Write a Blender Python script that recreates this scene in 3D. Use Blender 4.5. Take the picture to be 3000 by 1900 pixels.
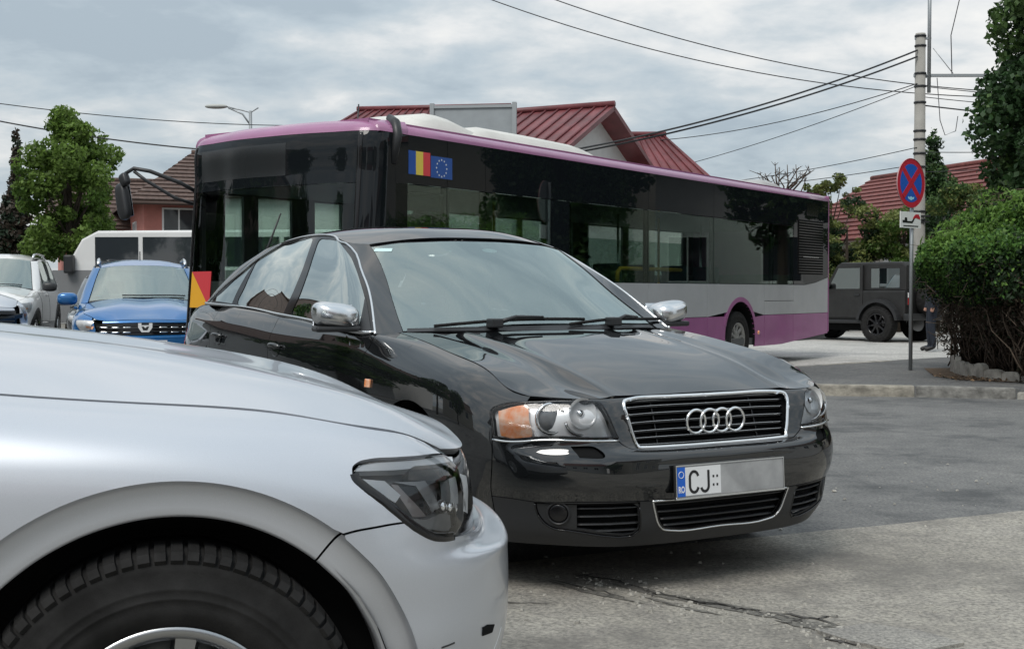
import bpy, bmesh, math, random
import numpy as np
from mathutils import Vector, Matrix
random.seed(7); rng = np.random.default_rng(11)
R = math.radians
for o in list(bpy.data.objects): bpy.data.objects.remove(o)
sc = bpy.context.scene; col = sc.collection
# ---------------------------------------------------------------- camera
cd = bpy.data.cameras.new('camera'); cam = bpy.data.objects.new('camera', cd); col.objects.link(cam)
cd.sensor_width = 36; cd.lens = 44.4; cd.clip_start = .05; cd.clip_end = 3000
cam.location = (0, 0, 1.145); cam.rotation_euler = (R(90 - 1.471), 0, 0); sc.camera = cam
# ---------------------------------------------------------------- overcast sky and a soft sun
SUN_EL, SUN_AZ = R(52), R(205)          # azimuth clockwise from +Y (the view direction)
world = bpy.data.worlds.new('World'); sc.world = world; world.use_nodes = True
wn = world.node_tree.nodes; wl = world.node_tree.links
for n in list(wn): wn.remove(n)
def W(t, **k):
    n = wn.new(t)
    for a, b in k.items(): setattr(n, a, b)
    return n
def wm(op, a, b=None):
    n = W('ShaderNodeMath', operation=op)
    for i, x in enumerate((a, b)):
        if x is None: continue
        if isinstance(x, (int, float)): n.inputs[i].default_value = x
        else: wl.new(x, n.inputs[i])
    return n.outputs[0]
sky = W('ShaderNodeTexSky', sky_type='NISHITA', sun_disc=False, sun_elevation=SUN_EL, sun_rotation=SUN_AZ)
tc = W('ShaderNodeTexCoord'); sx = W('ShaderNodeSeparateXYZ'); wl.new(tc.outputs['Generated'], sx.inputs[0])
den = wm('ADD', wm('MAXIMUM', sx.outputs['Z'], 0.0), .22)
cx = W('ShaderNodeCombineXYZ'); wl.new(wm('DIVIDE', sx.outputs['X'], den), cx.inputs[0]); wl.new(wm('DIVIDE', sx.outputs['Y'], den), cx.inputs[1])
def cloud_noise(scale, detail, rough, off, dist=0.0, sxy=(1, 1)):
    mp = W('ShaderNodeMapping'); mp.inputs['Location'].default_value = (off, off * .7, 0); mp.inputs['Scale'].default_value = (*sxy, 1)
    n = W('ShaderNodeTexNoise'); n.inputs['Scale'].default_value = scale; n.inputs['Detail'].default_value = detail
    n.inputs['Roughness'].default_value = rough; n.inputs['Distortion'].default_value = dist
    wl.new(cx.outputs[0], mp.inputs[0]); wl.new(mp.outputs[0], n.inputs['Vector']); return n.outputs['Fac']
n1 = cloud_noise(1.25, 10, .55, 3.1, .12, (.85, 1)); n2 = cloud_noise(4.2, 8, .58, 9.7, .2); n3 = cloud_noise(.28, 3, .5, 5.0)
mixn = wm('ADD', wm('ADD', wm('MULTIPLY', n1, .52), wm('MULTIPLY', n2, .34)), wm('MULTIPLY', n3, .22))
# a little brighter towards the horizon, where the layer is seen edge on
zen = wm('ADD', 1.0, wm('MULTIPLY', wm('MAXIMUM', sx.outputs['Z'], 0.0), .8))     # an overcast sky is brightest overhead
hz = wm('MULTIPLY', wm('POWER', wm('SUBTRACT', 1.0, wm('MAXIMUM', sx.outputs['Z'], 0.0)), 7.0), .028)
ramp = W('ShaderNodeValToRGB'); wl.new(wm('ADD', mixn, hz), ramp.inputs[0])
e = ramp.color_ramp.elements
e[0].position = .45; e[0].color = (.275, .325, .365, 1); e[1].position = .685; e[1].color = (.66, .645, .615, 1)
for pos, c in ((.505, (.335, .385, .42, 1)), (.553, (.405, .44, .46, 1)), (.605, (.525, .535, .535, 1))):
    x = e.new(pos); x.color = c
sc10 = W('ShaderNodeMix', data_type='RGBA', blend_type='MULTIPLY'); sc10.inputs[0].default_value = 1
wl.new(ramp.outputs[0], sc10.inputs[6]); zc = W('ShaderNodeCombineColor'); zs = wm('MULTIPLY', zen, 12.5)
for i in range(3): wl.new(zs, zc.inputs[i])
wl.new(zc.outputs[0], sc10.inputs[7])
mx = W('ShaderNodeMix', data_type='RGBA'); mx.inputs[0].default_value = .93
wl.new(sky.outputs[0], mx.inputs[6]); wl.new(sc10.outputs[2], mx.inputs[7])
bg = W('ShaderNodeBackground'); bg.inputs['Strength'].default_value = .08; wl.new(mx.outputs[2], bg.inputs['Color'])
wo = W('ShaderNodeOutputWorld'); wl.new(bg.outputs[0], wo.inputs['Surface'])
ld = bpy.data.lights.new('sun', 'SUN'); ld.energy = 1.5; ld.angle = R(25); ld.color = (1, .965, .91)
sun = bpy.data.objects.new('sun', ld); col.objects.link(sun)
d = Vector((math.sin(SUN_AZ) * math.cos(SUN_EL), math.cos(SUN_AZ) * math.cos(SUN_EL), math.sin(SUN_EL)))
sun.rotation_euler = d.to_track_quat('Z', 'Y').to_euler(); sun.location = d * 60
vs = sc.view_settings; vs.view_transform = 'Standard'; vs.look = 'None'; vs.exposure = .47; vs.gamma = 1; vs.use_curve_mapping = False
sc.cycles.max_bounces = 8; sc.cycles.transparent_max_bounces = 16; sc.cycles.use_denoising = True
sc.cycles.caustics_reflective = False; sc.cycles.caustics_refractive = False
# ---------------------------------------------------------------- smooth surfaces from control nets
def knots(net, axis):
    d = np.linalg.norm(np.diff(net, axis=axis), axis=2)
    d = d.mean(axis=1 - axis)
    return np.concatenate([[0], np.cumsum(np.maximum(d, .004))])
def basis_spline(kn, x):
    """natural cubic spline as a linear operator: rows of weights on the control values"""
    n = len(kn); h = np.diff(kn)
    A = np.eye(n); B = np.zeros((n, n))
    for i in range(1, n - 1):
        A[i, i - 1] = h[i - 1]; A[i, i] = 2 * (h[i - 1] + h[i]); A[i, i + 1] = h[i]
        B[i, i - 1] = 6 / h[i - 1]; B[i, i] = -6 / h[i - 1] - 6 / h[i]; B[i, i + 1] = 6 / h[i]
    M = np.linalg.solve(A, B)
    x = np.clip(np.asarray(x, float), kn[0], kn[-1])
    i = np.clip(np.searchsorted(kn, x, side='right') - 1, 0, n - 2)
    hi = h[i]; a = (kn[i + 1] - x) / hi; b = 1 - a
    I = np.eye(n)
    return (a[:, None] * I[i] + b[:, None] * I[i + 1]
            + ((a**3 - a) * hi**2 / 6)[:, None] * M[i] + ((b**3 - b) * hi**2 / 6)[:, None] * M[i + 1])
def basis_local(kn, x):
    """local cubic (finite difference tangents): does not ring at tight bends"""
    n = len(kn); h = np.diff(kn); I = np.eye(n); T = np.zeros((n, n))
    T[0] = (I[1] - I[0]) / h[0]; T[-1] = (I[-1] - I[-2]) / h[-1]
    for i in range(1, n - 1):
        d0 = (I[i] - I[i - 1]) / h[i - 1]; d1 = (I[i + 1] - I[i]) / h[i]
        T[i] = (d0 * h[i] + d1 * h[i - 1]) / (h[i] + h[i - 1])
    x = np.clip(np.asarray(x, float), kn[0], kn[-1])
    i = np.clip(np.searchsorted(kn, x, side='right') - 1, 0, n - 2)
    hi = h[i]; t = (x - kn[i]) / hi; t2 = t * t; t3 = t2 * t
    return ((2 * t3 - 3 * t2 + 1)[:, None] * I[i] + (t3 - 2 * t2 + t)[:, None] * hi[:, None] * T[i]
            + (-2 * t3 + 3 * t2)[:, None] * I[i + 1] + (t3 - t2)[:, None] * hi[:, None] * T[i + 1])
class Surf:
    """tensor product surface; net[level v][station s] = (u back, y right, z up)"""
    def __init__(self, net, mirror=True, sgn=-1, kind_s='spline', kind_v='local'):
        net = np.array(net, float)
        if mirror:
            m = net[:, :0:-1].copy(); m[:, :, 1] *= -1
            self.mid = m.shape[1]
            net = np.concatenate([m, net], 1)
        self.net = net; self.sgn = sgn
        self.ks = knots(net, 1); self.kv = knots(net, 0)
        if mirror: self.ks = self.ks - self.ks[self.mid]
        self.bs = basis_spline if kind_s == 'spline' else basis_local
        self.bv = basis_spline if kind_v == 'spline' else basis_local
    def ev(self, s, v):
        s = np.atleast_1d(s); v = np.atleast_1d(v)
        return np.einsum('pl,lkc,pk->pc', self.bv(self.kv, v), self.net, self.bs(self.ks, s))
    def nrm(self, s, v, e=2e-3):
        s = np.atleast_1d(s).astype(float); v = np.atleast_1d(v).astype(float)
        a = self.ev(s + e, v) - self.ev(s - e, v); b = self.ev(s, v + e) - self.ev(s, v - e)
        n = np.cross(a, b) * self.sgn
        return n / np.maximum(np.linalg.norm(n, axis=1), 1e-12)[:, None]
    def grid(self, ns, nv):
        s = np.linspace(self.ks[0], self.ks[-1], ns); v = np.linspace(self.kv[0], self.kv[-1], nv)
        return s, v, np.einsum('vl,lkc,sk->vsc', self.bv(self.kv, v), self.net, self.bs(self.ks, s))
def profile_net(plan):
    """plan: (u, y, inward nu, inward ny, [(inset, z) per level])"""
    L = len(plan[0][4])
    out = np.zeros((L, len(plan), 3))
    for k, (u, y, nu, ny, pr) in enumerate(plan):
        q = math.hypot(nu, ny); nu /= q; ny /= q
        for l, (d, z) in enumerate(pr): out[l, k] = (u + nu * d, y + ny * d, z)
    return out
def smooth_line(pts, n=6):
    P = np.array(pts, float)
    if len(P) < 3: return [tuple(p) for p in P]
    kn = np.concatenate([[0], np.cumsum(np.maximum(np.linalg.norm(np.diff(P, axis=0), axis=1), 1e-5))])
    x = np.concatenate([np.linspace(kn[i], kn[i + 1], n, endpoint=False) for i in range(len(P) - 1)] + [[kn[-1]]])
    return [tuple(p) for p in basis_local(kn, x) @ P]

# ---------------------------------------------------------------- control nets of the two near cars
sedan_plan = [
 (0, 0, 1, 0, [(.08,.19),(.04,.26),(.02,.36),(0,.43),(0,.50),(.012,.545),(.085,.565),(.105,.62),(.13,.69),(.15,.735),(.165,.748)]),
 (.012, .30, .99, -.1, [(.08,.19),(.04,.26),(.02,.36),(0,.43),(0,.50),(.012,.545),(.08,.566),(.098,.62),(.122,.69),(.142,.735),(.157,.748)]),
 (.055, .52, .95, -.3, [(.08,.195),(.045,.26),(.025,.36),(0,.43),(0,.50),(.012,.545),(.035,.575),(.045,.62),(.055,.69),(.075,.735),(.09,.748)]),
 (.15, .69, .8, -.6, [(.09,.20),(.05,.26),(.03,.36),(.005,.43),(0,.50),(.01,.545),(.025,.575),(.032,.62),(.045,.69),(.065,.732),(.085,.752)]),
 (.30, .81, .5, -.86, [(.08,.20),(.05,.26),(.03,.36),(.008,.43),(0,.50),(.003,.545),(.008,.58),(.012,.62),(.022,.68),(.045,.735),(.075,.765)]),
 (.47, .878, .25, -.97, [(.06,.20),(.04,.27),(.025,.36),(.01,.44),(0,.52),(0,.58),(.002,.64),(.01,.70),(.03,.757),(.07,.805),(.125,.828)]),
 (.75, .905, 0, -1, [(.05,.20),(.035,.28),(.02,.37),(.01,.46),(0,.55),(0,.63),(.004,.70),(.015,.77),(.04,.825),(.085,.862),(.145,.882)]),
 (1.05, .907, 0, -1, [(.05,.20),(.035,.28),(.02,.38),(.01,.48),(0,.57),(0,.66),(.006,.74),(.02,.81),(.047,.867),(.09,.909),(.152,.928)]),
 (1.45, .905, 0, -1, [(.05,.20),(.035,.29),(.02,.39),(.01,.49),(0,.58),(0,.67),(.006,.755),(.018,.83),(.04,.90),(.07,.955),(.16,.97)]),
 (2.05, .905, 0, -1, [(.045,.20),(.03,.29),(.015,.39),(.005,.49),(0,.59),(0,.68),(.005,.77),(.017,.855),(.04,.93),(.075,.985),(.16,.995)]),
 (2.68, .905, 0, -1, [(.045,.20),(.03,.29),(.015,.39),(.005,.49),(0,.59),(0,.69),(.005,.79),(.017,.88),(.045,.955),(.085,1.02),(.16,1.03)]),
 (3.25, .905, 0, -1, [(.045,.20),(.03,.29),(.015,.39),(.005,.49),(0,.60),(0,.70),(.005,.80),(.017,.895),(.045,.975),(.095,1.048),(.17,1.058)]),
 (3.72, .90, 0, -1, [(.05,.20),(.03,.30),(.015,.40),(.005,.51),(0,.62),(0,.72),(.006,.82),(.02,.91),(.05,.99),(.105,1.065),(.18,1.075)]),
 (4.2, .875, -.1, -1, [(.06,.22),(.03,.31),(.015,.41),(.005,.51),(0,.62),(0,.72),(.01,.82),(.03,.91),(.06,1.0),(.115,1.068),(.2,1.08)]),
 (4.6, .80, -.4, -.9, [(.06,.25),(.03,.33),(.01,.42),(0,.52),(0,.62),(.01,.72),(.02,.82),(.04,.91),(.06,.99),(.10,1.04),(.18,1.06)]),
 (4.8, .62, -.85, -.5, [(.06,.28),(.03,.35),(0,.43),(0,.52),(.01,.62),(.03,.72),(.035,.82),(.045,.91),(.06,.99),(.09,1.03),(.15,1.045)]),
 (4.86, .3, -1, 0, [(.06,.28),(.03,.35),(0,.43),(0,.52),(.02,.62),(.05,.72),(.055,.82),(.06,.91),(.07,.99),(.09,1.03),(.14,1.045)]),
 (4.87, 0, -1, 0, [(.06,.28),(.03,.35),(0,.43),(0,.52),(.02,.62),(.05,.72),(.055,.82),(.06,.91),(.07,.99),(.09,1.03),(.14,1.045)]),
]
sedan_body = Surf(profile_net(sedan_plan))
# glasshouse: rows from the belt line to the roof edge
gb = [(1.20,0,.968),(1.245,.35,.968),(1.40,.70,.962),(1.46,.832,.955),(2.05,.832,.985),(2.68,.82,1.02),(3.55,.80,1.058),(4.14,.775,1.075),(4.27,.64,1.08),(4.31,.3,1.085),(4.32,0,1.085)]
g1 = [(1.485,0,1.135),(1.525,.335,1.132),(1.655,.665,1.112),(1.73,.742,1.148),(2.08,.775,1.13),(2.68,.768,1.165),(3.51,.748,1.185),(3.99,.725,1.19),(4.08,.60,1.20),(4.10,.28,1.21),(4.10,0,1.21)]
g2 = [(1.765,0,1.292),(1.80,.315,1.287),(1.89,.622,1.258),(1.985,.680,1.278),(2.14,.708,1.272),(2.68,.700,1.31),(3.45,.680,1.31),(3.83,.655,1.30),(3.89,.545,1.315),(3.88,.26,1.33),(3.87,0,1.332)]
gt = [(2.03,0,1.425),(2.05,.29,1.418),(2.115,.558,1.385),(2.24,.613,1.394),(2.42,.607,1.433),(2.68,.602,1.458),(3.35,.590,1.425),(3.64,.565,1.388),(3.69,.46,1.402),(3.66,.22,1.42),(3.65,0,1.422)]
sedan_glass = Surf([gb, g1, g2, gt])
# roof skin: rows from the windscreen back, columns from the centre line out
sedan_roof = Surf(np.array([
 [(2.03,0,1.425),(2.05,.29,1.418),(2.115,.558,1.385)],
 [(2.20,0,1.466),(2.21,.30,1.458),(2.24,.613,1.394)],
 [(2.45,0,1.497),(2.45,.30,1.489),(2.45,.606,1.438)],
 [(2.70,0,1.510),(2.70,.30,1.503),(2.68,.602,1.458)],
 [(3.00,0,1.505),(3.00,.30,1.497),(3.00,.598,1.448)],
 [(3.35,0,1.476),(3.35,.28,1.468),(3.35,.590,1.425)],
 [(3.65,0,1.422),(3.66,.22,1.42),(3.67,.53,1.392)]]), kind_v='spline')
def _hood():
    rows = [
     [(.170,0,.752),(.165,.25,.752),(.168,.42,.752),(.165,.58,.750),(.292,.745,.756)],
     [(.30,0,.797),(.30,.25,.795),(.30,.43,.787),(.31,.60,.774),(.385,.748,.788)],
     [(.47,0,.843),(.47,.25,.841),(.47,.445,.835),(.48,.61,.824),(.52,.757,.836)],
     [(.78,0,.909),(.78,.25,.906),(.78,.455,.898),(.80,.62,.892),(.84,.762,.898)],
     [(1.02,0,.948),(1.02,.25,.945),(1.05,.465,.938),(1.08,.63,.934),(1.12,.758,.937)],
     [(1.19,0,.972),(1.205,.25,.970),(1.25,.475,.963),(1.31,.64,.962),(1.37,.748,.962)]]
    ss = np.linspace(.4, 2.0, 700); E = sedan_body.ev(ss, np.full(700, sedan_body.kv[-1]))      # the wing edge the bonnet has to meet
    for r in rows: q = E[abs(E[:, 0] - r[4][0]).argmin()]; r[4] = (q[0], q[1] + .0005, q[2] + .001)
    out = []
    for i, r in enumerate(rows):
        k = (.3, 1.0, .9, .7, .55, .35)[i]; c = np.array(r[2]); o = np.array(r[3])
        d = (o - c) / max(o[1] - c[1], .01)
        out.append([r[0], r[1], tuple(c + d * -.035 + np.array((0, 0, .001 * k))), tuple(c + np.array((0, 0, .0045 * k))), tuple(c + d * .022 + np.array((0, 0, -.0065 * k))), r[3], r[4]])
    return np.array(out)
sedan_hood = Surf(_hood(), kind_v='spline', kind_s='local')
sedan_deck = Surf(np.array([
 [(4.32,0,1.085),(4.31,.3,1.085),(4.26,.67,1.082)],
 [(4.52,0,1.083),(4.52,.3,1.08),(4.45,.66,1.07)],
 [(4.73,0,1.048),(4.73,.3,1.046),(4.66,.56,1.048)]]))
suv_plan = [
 (.10, 0, 1, 0, [(.05,.24),(.02,.34),(0,.44),(0,.572),(.006,.600),(.06,.616),(.07,.68),(.08,.73),(.095,.775),(.11,.80),(.13,.815)]),
 (.13, .30, .97, -.2, [(.05,.24),(.02,.34),(0,.44),(0,.573),(.006,.602),(.06,.618),(.067,.68),(.075,.73),(.087,.772),(.10,.795),(.115,.808)]),
 (.176, .50, .93, -.37, [(.05,.24),(.02,.34),(0,.44),(0,.576),(.005,.605),(.06,.621),(.065,.68),(.07,.73),(.08,.77),(.09,.79),(.10,.80)]),
 (.245, .66, .8, -.6, [(.05,.24),(.02,.34),(0,.44),(0,.582),(.005,.614),(.05,.632),(.055,.69),(.06,.74),(.075,.778),(.092,.80),(.115,.811)]),
 (.35, .79, .55, -.83, [(.05,.24),(.02,.35),(0,.45),(0,.54),(.005,.615),(.022,.65),(.028,.70),(.034,.75),(.05,.79),(.085,.825),(.14,.855)]),
 (.48, .87, .3, -.95, [(.05,.24),(.02,.35),(0,.46),(0,.55),(0,.62),(.005,.67),(.012,.72),(.022,.765),(.045,.81),(.08,.85),(.13,.88)]),
 (.66, .91, .1, -1, [(.05,.24),(.025,.36),(.005,.47),(0,.56),(0,.64),(.004,.70),(.012,.755),(.028,.805),(.058,.85),(.10,.887),(.155,.912)]),
 (.90, .922, 0, -1, [(.05,.24),(.03,.36),(.01,.48),(0,.58),(0,.67),(.003,.74),(.012,.80),(.03,.85),(.06,.885),(.105,.915),(.167,.936)]),
 (1.2, .92, 0, -1, [(.05,.24),(.03,.36),(.01,.48),(0,.60),(0,.69),(.004,.76),(.013,.82),(.03,.87),(.06,.91),(.105,.942),(.165,.962)]),
 (1.6, .915, 0, -1, [(.05,.24),(.03,.36),(.01,.48),(0,.60),(0,.70),(.004,.78),(.013,.85),(.03,.91),(.055,.96),(.085,1.0),(.165,1.01)]),
 (2.2, .915, 0, -1, [(.05,.24),(.03,.36),(.01,.48),(0,.60),(0,.71),(.004,.80),(.013,.875),(.03,.94),(.055,.99),(.085,1.03),(.165,1.04)]),
 (2.9, .915, 0, -1, [(.05,.24),(.03,.36),(.01,.48),(0,.60),(0,.71),(.004,.81),(.013,.89),(.03,.96),(.055,1.01),(.085,1.06),(.165,1.07)]),
 (3.5, .915, 0, -1, [(.05,.24),(.03,.36),(.01,.48),(0,.60),(0,.71),(.004,.82),(.013,.90),(.03,.97),(.055,1.03),(.085,1.08),(.165,1.09)]),
 (4.1, .88, -.1, -1, [(.05,.26),(.03,.36),(.01,.48),(0,.60),(0,.71),(.004,.82),(.013,.90),(.03,.98),(.055,1.04),(.085,1.10),(.165,1.11)]),
 (4.4, .78, -.5, -.86, [(.05,.28),(.03,.38),(.01,.48),(0,.60),(0,.71),(.01,.82),(.02,.90),(.04,.98),(.06,1.04),(.09,1.10),(.165,1.11)]),
 (4.5, .50, -.9, -.3, [(.05,.30),(.02,.38),(0,.48),(0,.60),(.02,.71),(.04,.82),(.05,.90),(.06,.98),(.07,1.04),(.09,1.10),(.165,1.11)]),
 (4.52, 0, -1, 0, [(.05,.30),(.02,.38),(0,.48),(0,.60),(.02,.71),(.04,.82),(.05,.90),(.06,.98),(.07,1.04),(.09,1.10),(.165,1.11)]),
]
suv_body = Surf(profile_net(suv_plan))
_sh = np.array([
 [(.232,0,.818),(.247,.30,.812),(.27,.47,.803),(.345,.603,.812)],
 [(.30,0,.842),(.31,.30,.838),(.335,.50,.843),(.43,.68,.856)],
 [(.42,0,.879),(.43,.30,.886),(.45,.52,.902),(.55,.745,.891)],
 [(.62,0,.943),(.63,.30,.957),(.64,.53,.955),(.705,.752,.916)],
 [(.87,0,.996),(.88,.30,1.011),(.89,.545,.985),(.935,.755,.938)],
 [(1.16,0,1.037),(1.17,.30,1.052),(1.17,.555,1.013),(1.20,.757,.962)],
 [(1.44,0,1.070),(1.46,.30,1.080),(1.52,.56,1.047),(1.60,.752,1.008)]])
_ss = np.linspace(.5, 2.4, 900); _E = suv_body.ev(_ss, np.full(900, suv_body.kv[-1]))
for _r in _sh[:6]: _q = _E[abs(_E[:, 0] - _r[-1][0]).argmin()]; _r[-1] = (_q[0], _q[1] - .002, _q[2] + .001)
suv_hood = Surf(_sh, kind_v='spline', kind_s='spline')
sg0 = [(1.42,0,1.06),(1.47,.35,1.055),(1.60,.72,1.02),(1.68,.83,1.005),(2.2,.832,1.03),(2.9,.832,1.06),(3.5,.83,1.08),(4.1,.795,1.10),(4.28,.66,1.11),(4.34,.3,1.12),(4.35,0,1.12)]
sg1 = [(1.70,0,1.22),(1.74,.33,1.215),(1.85,.67,1.19),(1.95,.775,1.18),(2.28,.785,1.19),(2.9,.785,1.21),(3.5,.78,1.23),(4.06,.745,1.24),(4.22,.62,1.25),(4.28,.28,1.26),(4.29,0,1.26)]
sg2 = [(2.0,0,1.39),(2.03,.31,1.385),(2.11,.62,1.36),(2.22,.715,1.36),(2.38,.725,1.36),(2.9,.73,1.385),(3.5,.72,1.39),(4.0,.69,1.385),(4.14,.57,1.39),(4.20,.27,1.40),(4.21,0,1.40)]
sg3 = [(2.26,0,1.535),(2.28,.29,1.53),(2.34,.57,1.50),(2.46,.655,1.50),(2.56,.665,1.51),(2.9,.67,1.535),(3.5,.66,1.535),(3.93,.63,1.515),(4.05,.52,1.525),(4.09,.25,1.535),(4.10,0,1.535)]
suv_glass = Surf([sg0, sg1, sg2, sg3])
suv_roof = Surf(np.array([
 [(2.26,0,1.535),(2.28,.29,1.53),(2.34,.57,1.50)],
 [(2.5,0,1.59),(2.5,.29,1.58),(2.55,.60,1.53)],
 [(3.0,0,1.63),(3.0,.30,1.62),(3.0,.62,1.555)],
 [(3.6,0,1.615),(3.6,.30,1.605),(3.6,.61,1.55)],
 [(4.10,0,1.535),(4.09,.25,1.535),(4.05,.52,1.525)]]), kind_v='spline')
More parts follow.
